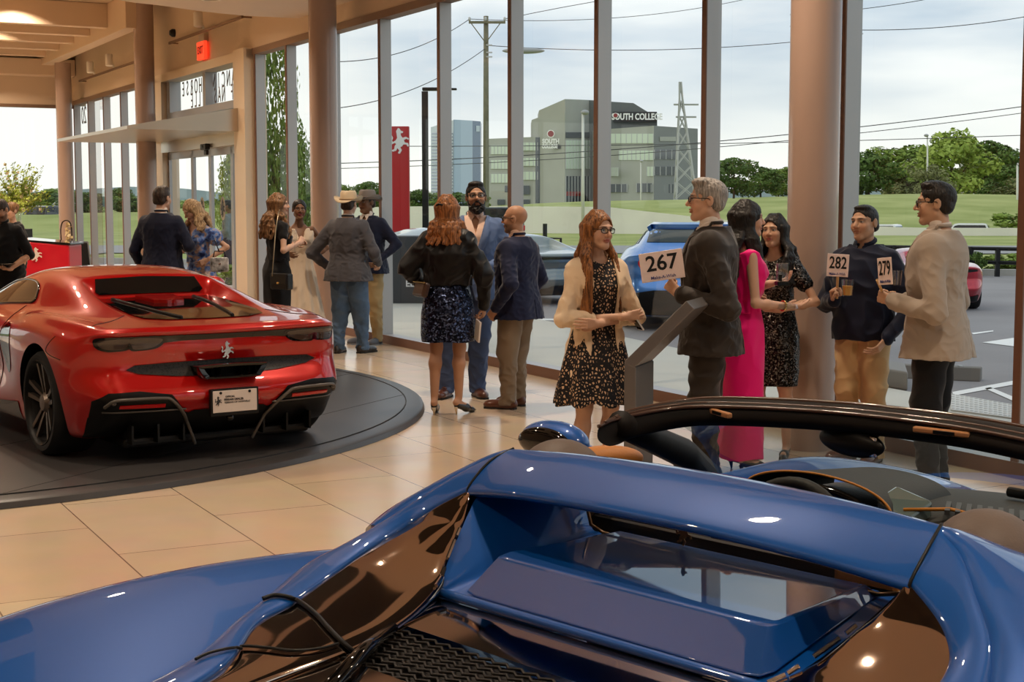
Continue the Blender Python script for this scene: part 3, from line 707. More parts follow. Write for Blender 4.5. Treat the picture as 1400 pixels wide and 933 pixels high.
for py in (62, 72, 78): p = AT(669, py, D); mb = MB(); mb.box((p[0], D - .1, p[2]), (.3, .1, .06)); obj('bracket', mb, M_gpole, up_)
lp = thing('lamp_post', 'black square lamp post with flat twin heads outside the windows', 'lamp post')
D = 56; b = AT(582, 330, D); t = AT(582, 124, D); mb = MB(); mb.box((b[0], D, t[2] / 2 - .03), (.23, .23, t[2])); obj('post', mb, M_blackm, lp)
for xa, xb in ((577, 600), (600, 625)): a_, c_ = AT(xa, 122, D), AT(xb, 122, D); mb = MB(); mb.box(((a_[0] + c_[0]) / 2, D, a_[2]), (c_[0] - a_[0] - .02, .3, .12 if xa < 600 else .07)); obj('lamp_head', mb, M_blackm, lp, bevel=.03)
def street_lamp(px, yt, yb, D, label, wpx=3.2, arm=5):
    t = thing('street_lamp', label, 'street lamp'); b = AT(px, yb, D); q = AT(px, yt, D); r = wpx / F * D / 2
    mb = MB(); mb.tube([(b[0], D, -.1 if D < 100 else b[2] - .5), (q[0], D, q[2])], [r, r * .7], 10); obj('post', mb, mat('lamp_paint', rgb(214, 214, 206), .5), t, smooth=True)
    e_ = arm / F * D; mb = MB(); mb.ell((q[0] + e_ * .4, D, q[2] + .05), (abs(e_) * .8, .22, .14)); obj('lamp_head', mb, mat('lamp_grey', rgb(160, 162, 164), .4), t, smooth=True)
street_lamp(797, 155, 316, 84, 'pale street lamp in front of the office block tower', 5, 7); street_lamp(1268, 186, 280, 140, 'pale street lamp among the trees on the hill', 3, -4); street_lamp(1391, 226, 300, 120, 'thin white pole at the right edge of the view', 3.6, 1)
street_lamp(876, 221, 300, 150, 'thin pale lamp in front of the right office wing', 1.8, 3); street_lamp(701, 71, 316, 70, 'street lamp whose head shows right of the utility pole', 4, 36)
ps = thing('pylon_sign', 'tall red sign slab with white prancing horse outside the windows', 'sign')
D = 58; a_, c_, t = AT(537, 330, D), AT(560.5, 330, D), AT(548, 173, D); cx = (a_[0] + c_[0]) / 2; wd = c_[0] - a_[0]
mb = MB(); mb.box((cx, D, t[2] / 2), (wd, .35, t[2])); obj('slab', mb, M_sign, ps, bevel=.02)
p = AT(546, 193, D); me = horse_mesh(.98, .03); me.transform(Matrix(((1, 0, 0, p[0]), (0, 0, -1, D - .17), (0, 1, 0, p[2]), (0, 0, 0, 1)))); obj('horse_mark', me, mat('mark_silver', rgb(226, 226, 226), .3, metal=.4), ps)
py = thing('power_pylon', 'grey lattice power pylon in front of the right office wing', 'pylon')
D = 200; mb = MB(); A_ = AT(930, 112, D); B_ = AT(924, 272, D); C_ = AT(953, 272, D); hw = (C_[0] - B_[0]) / 2 * 1.1; cx = (B_[0] + C_[0]) / 2; H_ = A_[2]
def lev(z): f = 1 - min(1, z / (H_ * .93)) * .93; return hw * f
prev = None
for i in range(9):
    z = H_ * i / 8; r = lev(z); x = cx + (A_[0] - cx) * i / 8; cur = [(x - r, D - r, z), (x + r, D - r, z), (x + r, D + r, z), (x - r, D + r, z)]
    if prev:
        for k in range(4): mb.tube([prev[k], cur[k]], .14, 4); mb.tube([prev[k], cur[(k + 1) % 4]], .075, 4); mb.tube([prev[(k + 1) % 4], cur[k]], .075, 4)
    prev = cur
obj('lattice', mb, mat('pylon_grey', rgb(176, 178, 178), .6), py)
for yy, x0, x1 in ((143, 921, 955), (160, 924, 952)): a_, c_ = AT(x0, yy, D), AT(x1, yy, D); mb = MB(); mb.tube([a_, c_], .12, 6); obj('crossarm', mb, mat('pylon_grey', (0, 0, 0)), py)
def wire(name, p0, p1, sag, r, label):
    p0, p1 = Vector(AT(*p0)), Vector(AT(*p1)); pts = []
    for i in range(25): t = i / 24; q = p0.lerp(p1, t); q.z -= sag * 4 * t * (1 - t); pts.append(q)
    mb = MB(); mb.tube(pts, r, 5); o = obj(name, mb, mat('cable_black', rgb(60, 62, 66), .6)); tag(o, label, 'wire')
wl = 'thin black overhead wire, %s'
wire('power_line', (440, 224, 75), (1500, 131, 75), .6, .022, wl % 'upper of the lower pair crossing behind the wide column')
wire('power_line', (440, 231, 75), (1500, 140, 75), .6, .018, wl % 'lower of the pair crossing behind the wide column')
wire('power_line', (540, 200, 80), (1500, 181, 80), .2, .02, wl % 'lowest one crossing the trees at right')
wire('power_line', (642, 26, 75), (1100, -22, 95), .8, .016, wl % 'running right from the left insulator of the utility pole')
wire('power_line', (690, 26, 75), (1500, -8, 90), -1.5, .016, wl % 'running right from the right insulator of the utility pole')
wire('power_line', (664, 62, 75), (1180, 46, 80), .5, .018, wl % 'running right from the bracket of the utility pole')
wire('power_line', (642, 26, 75), (440, 84, 60), .6, .018, wl % 'falling left from the left insulator of the utility pole')
wire('power_line', (664, 66, 75), (440, 150, 60), .6, .018, wl % 'falling left from the bracket of the utility pole')
wire('power_line', (1080, 36, 70), (1500, 2, 70), .6, .018, wl % 'top one in the right window')
wire('power_line', (1080, 20, 72), (1330, -14, 72), .2, .016, wl % 'short one at the top of the right window')
# black fences
def fence(px0, px1, D0_, D1_, zs, n, label, tall=None):
    t = thing('black_fence', label, 'fence'); a = AT(px0, 300, D0_); b = AT(px1, 300, D1_); a[2] = b[2] = 0
    for z in zs: mb = MB(); mb.tube([a + np.array([0, 0, z]), b + np.array([0, 0, z])], .045, 6); obj('rail', mb, M_blackm, t)
    for i in range(n + 1):
        p = a + (b - a) * i / n; mb = MB(); mb.box((p[0], p[1], (max(zs) + .06) / 2 - .03), (.10, .10, max(zs) + .06)); obj('post', mb, M_blackm, t)
fence(1190, 1480, 37, 34, (.3, .62), 8, 'low black two rail fence at the edge of the lot on the right')
fence(560, 752, 44, 41, (.32, .66), 7, 'low black rail fence behind the bearded and bald men')
bp = thing('bollard_post', 'tall black fence post right of the bald man', 'post'); p = AT(745, 366, 39.8); q = AT(745, 306, 39.8)
mb = MB(); mb.cyl((p[0], 39.8, -.03), (p[0], 39.8, q[2]), .06, n=14); obj('post', mb, M_blackm, bp); mb = MB(); mb.tube([(p[0], 39.8, .75), (p[0] + .42, 39.8, .75), (p[0] + .42, 39.8, -.03)], .035, 6); obj('loop', mb, M_blackm, bp)
# planter box outside the glass
pb = thing('planter_box', 'dark grey planter box on the sidewalk behind the woman in sequin skirt', 'planter')
p0 = G(541, 414); p1 = G(572, 419); zt_ = 1.7 - (352 - 277) / F * p0[1]
mb = MB(); mb.box(((p0[0] + p1[0]) / 2 + .15, p0[1] + .35, .55), (.95, .7, 1.16)); obj('box', mb, mat('planter_grey', rgb(66, 70, 74), .5), pb, bevel=.015)
me = text_mesh('ELLI', .15, .004, .004); me.transform(Matrix(((1, 0, 0, p0[0] + .3), (0, 0, -1, p0[1] - .005), (0, 1, 0, .32), (0, 0, 0, 1)))); obj('lettering', me, M_white_line, pb)
# ------------------------------------------------------------------ cars
def carpaint(name, col, metal=.55, rough=.25, cior=1.6):
    m = mat(name, col, rough, metal=metal, coat=1.0, spec=.3)
    m.node_tree.nodes['Principled BSDF'].inputs['Coat IOR'].default_value = cior
    return m
M_red = carpaint('paint_red', rgb(176, 7, 4), .25, .3); M_blue = carpaint('paint_blue', (.0, .074, .33), .18, .45, 1.62); M_silver = carpaint('paint_silver', rgb(118, 128, 130)); M_bluo = carpaint('paint_sky_blue', rgb(66, 128, 206)); M_redo = carpaint('paint_crimson', rgb(180, 24, 48))
M_gblack = mat('gloss_black', rgb(12, 11, 11), .06, coat=.6, spec=.3)
M_sblack = mat('satin_black', rgb(11, 11, 11), .42, spec=.3)
M_cglass = mat('car_glass', rgb(10, 11, 12), .03, coat=.25, spec=.45)
M_tyre = mat('tyre_rubber', rgb(20, 20, 21), .75)
M_rim = mat('wheel_bronze', rgb(122, 112, 104), .3, metal=.8)
M_lens_s = mat('lamp_smoked', rgb(56, 44, 38), .12, coat=1.0)
M_lens_r = mat('lamp_red', rgb(190, 22, 20), .25, coat=.6)
M_fgrey = mat('fin_grey', rgb(92, 88, 84), .35, metal=.3)

CXs = [-.80, -.55, -.28, .0, .28, .45, .58, .85, 1.15, 1.5, 1.85, 2.2, 2.55, 2.95, 3.3, 3.6]
def car_tables(kind):
    Y = [[0, .28, .48, .60, .72, .80, .845], [0, .36, .48, .58, .71, .82, .905], [0, .40, .50, .60, .73, .85, .95], [0, .42, .52, .62, .75, .87, .965], [0, .42, .50, .62, .76, .875, .965], [0, .42, .48, .60, .76, .87, .955], [0, .36, .48, .60, .77, .86, .945],
         [0, .34, .49, .61, .78, .86, .93], [0, .34, .50, .62, .80, .86, .925], [0, .34, .50, .62, .80, .86, .925], [0, .36, .54, .66, .80, .87, .93], [0, .40, .60, .72, .80, .88, .945], [0, .3, .5, .65, .76, .87, .955], [0, .3, .5, .65, .76, .87, .94], [0, .25, .45, .6, .7, .8, .88], [0, .22, .4, .54, .65, .74, .8]]
    Z = [[.868, .868, .868, .867, .865, .86, .835], [.885, .885, .885, .883, .878, .885, .81], [.912, .908, .918, .908, .885, .915, .82], [.940, .934, .968, .948, .89, .927, .82], [.962, .956, 1.035, 1.012, .895, .925, .82], [.972, .966, 1.078, 1.05, .905, .912, .82],
         [1.135, 1.13, 1.11, 1.075, .915, .89, .81], [1.172, 1.167, 1.142, 1.09, .92, .87, .79], [1.187, 1.18, 1.155, 1.095, .91, .85, .77], [1.178, 1.17, 1.14, 1.07, .89, .83, .76], [1.06, 1.05, 1.02, .97, .86, .82, .75], [.90, .89, .87, .85, .82, .83, .74],
         [.79, .79, .78, .78, .80, .82, .72], [.72, .72, .72, .73, .75, .755, .66], [.63, .63, .63, .63, .64, .63, .58], [.52, .52, .52, .52, .52, .51, .49]]
    X = [[x] * 7 for x in CXs]
    X[0] = [-.80, -.79, -.78, -.765, -.725, -.66, -.60]
    X[1] = [-.58, -.58, -.58, -.57, -.55, -.52, -.48]
    X[15] = [3.62, 3.61, 3.58, 3.55, 3.5, 3.44, 3.36]
    if kind == 'gts':
        Z[10][5] = .915; Z[11][5] = .945; Z[12][5] = .90; Z[13][5] = .80; Z[10][6] = .80; Z[11][6] = .82; Z[12][6] = .79
        # open car: everything inside the rim is sunk, the deck is a set of panels of its own
        rim = {0: (.36, .79, .27, .765), 1: (.50, .815, .42, .80), 2: (.50, .83, .40, .80), 3: (.60, .855, .45, .80), 4: (.72, .885, .45, .78), 5: (.79, .90, .45, .78), 6: (.82, .905, .5, .78)}
        for i, (yr, zr_, yi, zi) in rim.items():
            Y[i] = [0, yi * .6, yi, yr - .07 if i < 4 else yr - .12, yr, Y[i][5] + .0, Y[i][6]]; Z[i] = [zi - .1, zi - .1, zi - .1, zr_ - .03 if i < 4 else .8, zr_, Z[i][5], Z[i][6]]
        Z[1][5] = .915; Z[2][5] = .962; Z[3][5] = .972; Z[4][5] = .945; Z[1][6] = .83
        Z[0] = [.80, .80, .80, .80, .80, .84, .80]; Y[0] = [0, .28, .42, .5, .62, .76, .845]
        for i in (7, 8, 9, 10):
            Y[i] = [0, .4, .66, .74, .83, .88, .94]; Z[i] = [.55, .55, .55, .60, .93 if i < 10 else .9, .90 if i < 10 else .91, .80]
        Y[11] = [0, .40, .60, .70, .78, .87, .945]; Z[11] = [.87, .87, .86, .86, .89, .955, .82]
    if kind == 'hatch':
        for i, z in ((2, (1.135, 1.13, 1.11, 1.06, .93)), (3, (1.165, 1.16, 1.14, 1.08, .93)), (4, (1.18, 1.175, 1.15, 1.09, .93)), (5, (1.185, 1.18, 1.155, 1.095, .93)), (6, (1.187, 1.182, 1.157, 1.097, .93))):
            for j in range(5): Z[i][j] = z[j]
            Y[i][1], Y[i][2], Y[i][3] = .34, .52, .64
        Z[1] = [.955, .955, .95, .94, .92, .90, .81]; Y[1] = [0, .36, .56, .66, .74, .82, .905]
    return X, Y, Z
def side_rows(i, x, y0, z0):
    """7 rows under the shoulder"""
    zz = [.76, .69, .60, .52, .43, .33, .17]
    def blend(p, q, t): return [a * (1 - t) + b * t for a, b in zip(p, q)]
    rear = [.972, .98, .978, .974, .965, .95, .92]; door = [.945, .94, .915, .90, .915, .945, .93]; front = [.955, .958, .955, .95, .94, .93, .91]; nose = [.86, .88, .90, .90, .89, .87, .84]; tail = [.93, .945, .95, .95, .945, .93, .86]
    ks = [(-.55, tail), (-.28, rear), (.45, rear), (.95, door), (1.9, door), (2.4, front), (2.9, front), (3.3, nose)]
    if x <= ks[0][0]: yy = tail
    elif x >= ks[-1][0]: yy = nose
    else:
        for (xa, a), (xb, b) in zip(ks, ks[1:]):
            if xa <= x <= xb: yy = blend(a, b, (x - xa) / (xb - xa)); break
    f = min(1, z0 / .82)
    return [(x, y, z if z0 > .8 else .17 + (z - .17) * (z0 - .2) / .62) for y, z in zip(yy, zz)]
def tail_grid(kind):
    Ys = [0, .28, .48, .60, .72, .80, .85]
    zt = [None, .832, .775, .70, .60, .505, .42, .24]
    xt = [None, -.825, -.797, -.80, -.745, -.84, -.87, -.76]
    T = {}
    for j, y in enumerate(Ys):
        for m in range(1, 8):
            x = xt[m] + .03 * (y / .6) ** 2
            if m == 4 and j >= 4: x = -.775 + .03 * (y / .6) ** 2
            if j == 5: x += .035
            if j == 6: x += .14
            z = zt[m] + (.0 if m != 4 else .0) + (.015 * (y / .7) ** 2 if m in (1, 2, 3) else 0) - .02 * (m in (1, 2, 3)) * (j >= 5)
            if m == 7: z = .24 + (.06 if j >= 3 else 0)
            yy = y if m < 7 else y * .97
            if j == 6: yy = [0, .865, .88, .885, .888, .89, .875, .83][m]
            T[j, m] = (x, yy, z)
    return T
def car_body(kind, name, paint, parent, level=3):
    X, Y, Z = car_tables(kind); NI, NJ, NK = len(CXs), 6, 7
    vid = {}; V = []
    def vert(key, p, mir):
        k2 = (key, mir)
        if k2 not in vid: vid[k2] = len(V); V.append((p[0], p[1] if not mir else -p[1], p[2]))
        return vid[k2]
    T = tail_grid(kind)
    def P(face, a, b, mir):
        if face == 'top':
            i, j = a, b
            if j == 0: return vert(('t', i, 0), (X[i][0], 0, Z[i][0]), False)
            return vert(('t', i, j), (X[i][j], Y[i][j], Z[i][j]), mir)
        if face == 'side':
            i, k = a, b
            if k == 0: return P('top', i, NJ, mir)
            if i == 0: return P('tail', NJ, k, mir)
            if i == NI - 1: return P('nose', NJ, k, mir)
            return vert(('s', i, k), side_rows(i, X[i][NJ], Y[i][NJ], Z[i][NJ])[k - 1], mir)
        if face == 'tail':
            j, m = a, b
            if m == 0: return P('top', 0, j, mir)
            if j == 0: return vert(('e', 0, m), T[0, m], False)
            return vert(('e', j, m), T[j, m], mir)
        if face == 'nose':
            j, m = a, b
            if m == 0: return P('top', NI - 1, j, mir)
            y = Y[NI - 1][j] * (1.04 if m < 6 else 1.0); x = X[NI - 1][j] + [0, .03, .04, .03, .02, .02, .03, .0][m]; z = [0, .46, .41, .36, .31, .26, .21, .15][m]
            if j == 0: return vert(('n', 0, m), (x, 0, z), False)
            return vert(('n', j, m), (x, y, z), mir)
        if face == 'bot':
            i, j = a, b
            if j == NJ: return P('side', i, NK, mir)
            if i == 0: return P('tail', j, NK, mir)
            if i == NI - 1: return P('nose', j, NK, mir)
            if j == 0: return vert(('b', i, 0), (X[i][0], 0, .14), False)
            return vert(('b', i, j), (X[i][j], Y[i][j], .14), mir)
    Fs = []
    for mir in (False, True):
        def q(*k): Fs.append(tuple(k) if not mir else tuple(reversed(k)))
        for i in range(NI - 1):
            for j in range(NJ):
                q(P('top', i, j, mir), P('top', i + 1, j, mir), P('top', i + 1, j + 1, mir), P('top', i, j + 1, mir))
                q(P('bot', i, j, mir), P('bot', i, j + 1, mir), P('bot', i + 1, j + 1, mir), P('bot', i + 1, j, mir))
            for k in range(NK): q(P('side', i, k, mir), P('side', i + 1, k, mir), P('side', i + 1, k + 1, mir), P('side', i, k + 1, mir))
        for j in range(NJ):
            for m in range(NK):
                q(P('tail', j, m, mir), P('tail', j + 1, m, mir), P('tail', j + 1, m + 1, mir), P('tail', j, m + 1, mir))
                q(P('nose', j, m, mir), P('nose', j, m + 1, mir), P('nose', j + 1, m + 1, mir), P('nose', j + 1, m, mir))
    me = bpy.data.meshes.new(name); me.from_pydata(V, [], Fs)
    bm = bmesh.new(); bm.from_mesh(me); bmesh.ops.recalc_face_normals(bm, faces=bm.faces)
    cl = bm.edges.layers.float.new('crease_edge')
    inv = {v: k for k, v in vid.items()}
    for e in bm.edges:
        a, b = inv[e.verts[0].index][0], inv[e.verts[1].index][0]; c = 0
        if a[0] == 't' and b[0] == 't':
            if a[2] == b[2] == 2 and 1 <= min(a[1], b[1]) and max(a[1], b[1]) <= 6: c = .55
            if a[1] == b[1] == 6 and max(a[2], b[2]) <= 2: c = .6
            if a[1] == b[1] == 5 and max(a[2], b[2]) <= 2: c = .5
            if a[2] == b[2] == 1 and 2 <= min(a[1], b[1]) and max(a[1], b[1]) <= 5: c = .5
            if a[1] == b[1] == 0: c = .45
            if kind == 'gts' and a[2] == b[2] == 4 and max(a[1], b[1]) <= 7: c = .35
        if a[0] == 'e' and b[0] == 'e' and a[2] == b[2] and a[2] in (1, 2): c = .45
        if a[0] == 'e' and b[0] == 'e' and a[2] == b[2] == 6: c = .35
        e[cl] = c
    bm.to_mesh(me); bm.free()
    me.materials.append(paint); me.materials.append(M_sblack)
    o = bpy.data.objects.new(name, me); COL.objects.link(o)
    s = o.modifiers.new('s', 'SUBSURF'); s.levels = level; s.render_levels = level
    cut = MB()
    for x, r in ((0, .392), (2.6, .372)):
        for sg in (1, -1): cut.lathe([(r, sg * .62), (r, sg * 1.2)], 48, (x, 0, .343), axis='y')
    cm = bpy.data.meshes.new('cut'); cm.from_pydata(cut.v, [], cut.f); cm.materials.append(M_sblack)
    bm = bmesh.new(); bm.from_mesh(cm); bmesh.ops.recalc_face_normals(bm, faces=bm.faces); bm.to_mesh(cm); bm.free()
    co = bpy.data.objects.new('cut', cm); COL.objects.link(co)
    b = o.modifiers.new('b', 'BOOLEAN'); b.operation = 'DIFFERENCE'; b.object = co; b.solver = 'EXACT'; b.material_mode = 'TRANSFER'
    dg = bpy.context.evaluated_depsgraph_get(); ev = o.evaluated_get(dg); m2 = bpy.data.meshes.new_from_object(ev)
    o.modifiers.clear(); o.data = m2; bpy.data.objects.remove(co); bpy.data.meshes.remove(cm); bpy.data.meshes.remove(me)
    m2.polygons.foreach_set('use_smooth', [True] * len(m2.polygons))
    try: m2.set_sharp_from_angle(angle=math.radians(50))
    except Exception: pass
    o.parent = parent
    return o
def bvh_of(o):
    me = o.data; return BVHTree.FromPolygons([v.co.copy() for v in me.vertices], [tuple(p.vertices) for p in me.polygons])
DIRS = {'x': (Vector((-4, 0, 0)), Vector((1, 0, 0)), lambda a, b: Vector((-4, a, b))), 'z': (0, Vector((0, 0, -1)), lambda a, b: Vector((a, b, 4))), 'y+': (0, Vector((0, -1, 0)), lambda a, b: Vector((a, 4, b))), 'y-': (0, Vector((0, 1, 0)), lambda a, b: Vector((a, -4, b))), 'f': (0, Vector((-1, 0, 0)), lambda a, b: Vector((8, a, b)))}
def patch(name, bvh, outline, axis, m, parent, off=.004, res=.03, smooth=0, thick=0.0, flatn=None):
    if smooth: outline = [tuple(p) for p in curve_pts([np.array(p) for p in outline], smooth, True)]
    O = np.array(outline, float)
    # densify edges
    dense = []
    for i in range(len(O)):
        a, b = O[i], O[(i + 1) % len(O)]; n = max(1, int(np.hypot(*(b - a)) / res))
        for k in range(n): dense.append(a + (b - a) * k / n)
    D = np.array(dense); lo, hi = D.min(0), D.max(0); pts = [Vector(p) for p in D]
    def inside(x, y):
        c = False; j = len(D) - 1
        for i in range(len(D)):
            if (D[i][1] > y) != (D[j][1] > y) and x < (D[j][0] - D[i][0]) * (y - D[i][1]) / (D[j][1] - D[i][1]) + D[i][0]: c = not c
            j = i
        return c
    gx = np.arange(lo[0] + res / 2, hi[0], res); gy = np.arange(lo[1] + res / 2, hi[1], res)
    for x in gx:
        for y in gy:
            if inside(x, y) and np.min(np.hypot(D[:, 0] - x, D[:, 1] - y)) > res * .4: pts.append(Vector((x, y)))
    n = len(D)
    r = delaunay_2d_cdt(pts, [(i, (i + 1) % n) for i in range(n)], [list(range(n))], 1, 1e-6)
    vs, fs = r[0], r[2]
    _, d, org = DIRS[axis]; out = []; hitn = []
    for v in vs:
        h = bvh.ray_cast(org(v[0], v[1]), d)
        if h[0] is None:
            nr = bvh.find_nearest(org(v[0], v[1]) + d * 4); out.append(nr[0] + nr[1] * off); hitn.append(nr[1])
        else:
            nn = h[1] if h[1].dot(d) < 0 else -h[1]; out.append(h[0] + nn * off); hitn.append(nn)
    mb = MB(); mb.add(out, [tuple(f) for f in fs])
    if thick:
        k = len(out); base = [p - q * thick for p, q in zip(out, hitn)]
        mb.v += [tuple(p) for p in base]
        ec = {}
        for f in fs:
            for a, b in zip(f, list(f[1:]) + [f[0]]): ec[(a, b)] = 1
        for (a, b) in list(ec):
            if (b, a) not in ec: mb.f.append((b, a, k + a, k + b)); mb.m.append(0)
    return obj(name, mb, m, parent, smooth=True, auto=50)
def seam(name, bvh, pts, axis, parent, r=.004, m=None, smooth=0, off=.0, closed=False):
    if smooth: pts = curve_pts([np.array(p) for p in pts], smooth, closed)
    _, d, org = DIRS[axis]; path = []
    for p in pts:
        h = bvh.ray_cast(org(p[0], p[1]), d)
        if h[0] is not None: path.append(h[0] + (h[1] if h[1].dot(d) < 0 else -h[1]) * off)
    mb = MB(); mb.tube(path, r, 6, closed=closed); return obj(name, mb, m or M_sblack, parent, smooth=True)
def mirror_outline(o): return [(-a, b) for a, b in reversed(o)]
RIMC = {}
def wheel(parent, x, y, z, R, width, rim=None, caliper=None, sg=1):
    rim = rim or M_rim; hw = width / 2; rr = R - .07
    w_ = MB(); prof = [(rr - .01, -hw + .015), (rr + .012, -hw), (R - .03, -hw), (R - .006, -hw + .03), (R, -hw + .06), (R, hw - .06), (R - .006, hw - .03), (R - .03, hw), (rr + .012, hw), (rr - .01, hw - .015), (rr - .03, hw - .05), (rr - .03, -hw + .05), (rr - .01, -hw + .015)]
    w_.lathe(prof, 56, (0, 0, 0), axis='y', cap=False)
    o = obj('wheel', w_, M_tyre, parent, smooth=True, auto=40); o.location = (x, y, z)
    mb = MB(); mb.lathe([(rr - .012, sg * (hw - .03)), (rr + .006, sg * (hw - .004)), (rr + .002, sg * (hw + .002)), (rr - .02, sg * (hw - .02)), (rr - .03, sg * (hw - .10)), (.05, sg * (hw - .12)), (.001, sg * (hw - .12))], 48, axis='y', cap=False); obj('barrel', mb, M_sblack, o, smooth=True, auto=40)
    sp = MB()
    for k in range(5):
        a0 = 2 * PI * k / 5 + .3
        for s in (-1, 1):
            def pt(r, da, dy): a = a0 + s * da; return Vector((r * math.cos(a), sg * dy, r * math.sin(a)))
            A = [pt(.05, .28, hw - .045), pt(.05, .62, hw - .045), pt(rr * .55, .30, hw - .03), pt(rr * .55, .12, hw - .03), pt(rr, .235, hw - .012), pt(rr, .13, hw - .012)]
            B = [p - Vector((0, sg * .03, 0)) for p in A]
            sp.add(A + B, [(0, 1, 2, 3), (3, 2, 4, 5), (6, 9, 8, 7), (9, 11, 10, 8), (0, 3, 9, 6), (3, 5, 11, 9), (1, 7, 8, 2), (2, 8, 10, 4)])
    sp.lathe([(.001, sg * (hw - .02)), (.05, sg * (hw - .022)), (.07, sg * (hw - .05))], 24, axis='y', cap=False)
    sp.lathe([(rr - .012, sg * (hw - .014)), (rr + .003, sg * (hw - .004)), (rr + .003, sg * (hw - .03)), (rr - .012, sg * (hw - .04))], 48, axis='y', cap=False)
    obj('rim', sp, rim, o)
    if caliper:
        mb = MB()
        for k in range(9):
            a = math.radians(150 + 7 * k)
            mb.box((.8 * rr * math.cos(a), sg * (hw - .075), .8 * rr * math.sin(a)), (.05, .05, .07), Matrix.Rotation(-a, 3, 'Y'))
        obj('caliper', mb, caliper, o)
    return o

def sports_car(root, paint, detail=True, rimm=None, caliper=None, level=3, kind='gtb', glass=None):
    body = car_body(kind, 'body', paint, root, level); bv = bvh_of(body)
    for x, R, wd, yy in ((0, .343, .305, .815), (2.6, .335, .245, .83)):
        for sg in (1, -1): wheel(root, x, sg * yy, R, R, wd, rimm, caliper, sg)
    return body, bv

RC = (-2.294, 10.245, math.radians(125.41)); RZ = .056
red = thing('sports_car', 'red mid-engined sports coupe seen from behind on the round dark turntable', 'car', (RC[0], RC[1], RZ), RC[2])
body, bv = sports_car(red, M_red, level=4)
# glass
ws_ = [(2.18, .60), (2.22, .3), (2.23, 0), (2.22, -.3), (2.18, -.60), (1.80, -.56), (1.56, -.50), (1.54, -.25), (1.535, 0), (1.54, .25), (1.56, .50), (1.80, .56)]
patch('windshield', bv, ws_, 'z', M_cglass, red, .003, .05)
M_rglass = glass_mat('rear_glass', (.28, .29, .3), .05)
for sg, ax in ((1, 'y+'), (-1, 'y-')):
    sw = [(.74, .955), (.80, 1.0), (.95, 1.06), (1.15, 1.085), (1.45, 1.075), (1.72, 1.02), (2.02, .905), (2.06, .875), (1.7, .89), (1.2, .925), (.85, .945)]
    patch('side_window', bv, sw, ax, M_cglass, red, .004, .04)
    seam('window_trim', bv, sw, ax, red, .009, M_gblack, 60, .004, True)
    seam('door_seam', bv, [(.80, .93), (.86, .75), (.90, .5), (.98, .28)], ax, red, .004, None, 40)
    seam('door_seam', bv, [(2.03, .86), (2.1, .6), (2.02, .3)], ax, red, .004, None, 40)
    sk = [(.50, .30), (.9, .27), (1.6, .26), (2.05, .28), (2.05, .18), (1.2, .175), (.5, .18)]
    patch('side_skirt', bv, sk, ax, M_gblack, red, .006, .05)
    hd = [(.98, .76), (1.12, .765), (1.2, .75), (1.12, .735), (.98, .735)]
    patch('door_handle', bv, hd, ax, M_chrome, red, .012, .02, 24, .012)
    it = [(.42, .84), (.66, .90), (.80, .82), (.72, .66), (.56, .60), (.44, .70)]
    it = [(.60, .77), (.76, .82), (.84, .72), (.80, .55), (.68, .48), (.60, .6)]
    patch('side_intake', bv, it, ax, M_gblack, red, .004, .03, 48)
# rear window, engine cover
rw = [(-.37, 1.0), (.37, 1.0), (.40, 1.02), (.37, 1.105), (0, 1.118), (-.37, 1.105), (-.40, 1.02)]
patch('rear_window', bv, rw, 'x', M_cglass, red, .006, .04)
ec = [(.44, .41), (.30, .43), (0, .44), (-.3, .45), (-.46, .42), (-.54, .28), (-.56, 0), (-.54, -.28), (-.46, -.42), (-.3, -.45), (0, -.44), (.30, -.43), (.44, -.41), (.45, 0)]
patch('engine_cover', bv, ec, 'z', M_gblack, red, .006, .05)
ri = [(.40, .14), (.40, -.14), (.14, -.11), (.1, 0), (.14, .11)]
patch('engine_plenum', bv, ri, 'z', M_red, red, .03, .04, 0, .03)
for sg in (1, -1): seam('cover_rib', bv, [(.42, sg * .3), (.1, sg * .28), (-.3, sg * .22), (-.5, sg * .18)], 'z', red, .012, M_sblack, 20, .008)
# tail: black light bar, lamps
bar = [(.80, .772), (.78, .812), (.5, .816), (0, .812), (-.5, .816), (-.78, .812), (-.80, .772), (-.62, .752), (-.3, .776), (0, .778), (.3, .776), (.62, .752)]
patch('light_bar', bv, bar, 'x', M_gblack, red, .005, .03)
for sg in (1, -1):
    o1 = [(.81, .775), (.79, .800), (.64, .805), (.645, .77), (.67, .742), (.74, .735), (.79, .745)]
    o2 = [(.63, .805), (.45, .803), (.44, .775), (.50, .742), (.60, .735), (.625, .75)]
    for o_ in (o1, o2): patch('tail_lamp', bv, [(sg * a, b) for a, b in o_][::sg], 'x', M_lens_s, red, .010, .02, 40, .006)
    o3 = [(.83, .77), (.81, .812), (.62, .816), (.43, .812), (.42, .77), (.48, .733), (.61, .724), (.64, .735), (.67, .728), (.76, .724), (.81, .738)]
    patch('lamp_surround', bv, [(sg * a, b) for a, b in o3][::sg], 'x', M_gblack, red, .007, .02, 60)
hm = horse_mesh(.115, .006)
h = bv.ray_cast(Vector((-4, 0, .70)), Vector((1, 0, 0)))[0]
hm.transform(Matrix(((0, 0, -1, h.x - .004), (-1, 0, 0, 0), (0, 1, 0, .70), (0, 0, 0, 1)))); obj('horse_badge', hm, M_chrome, red)
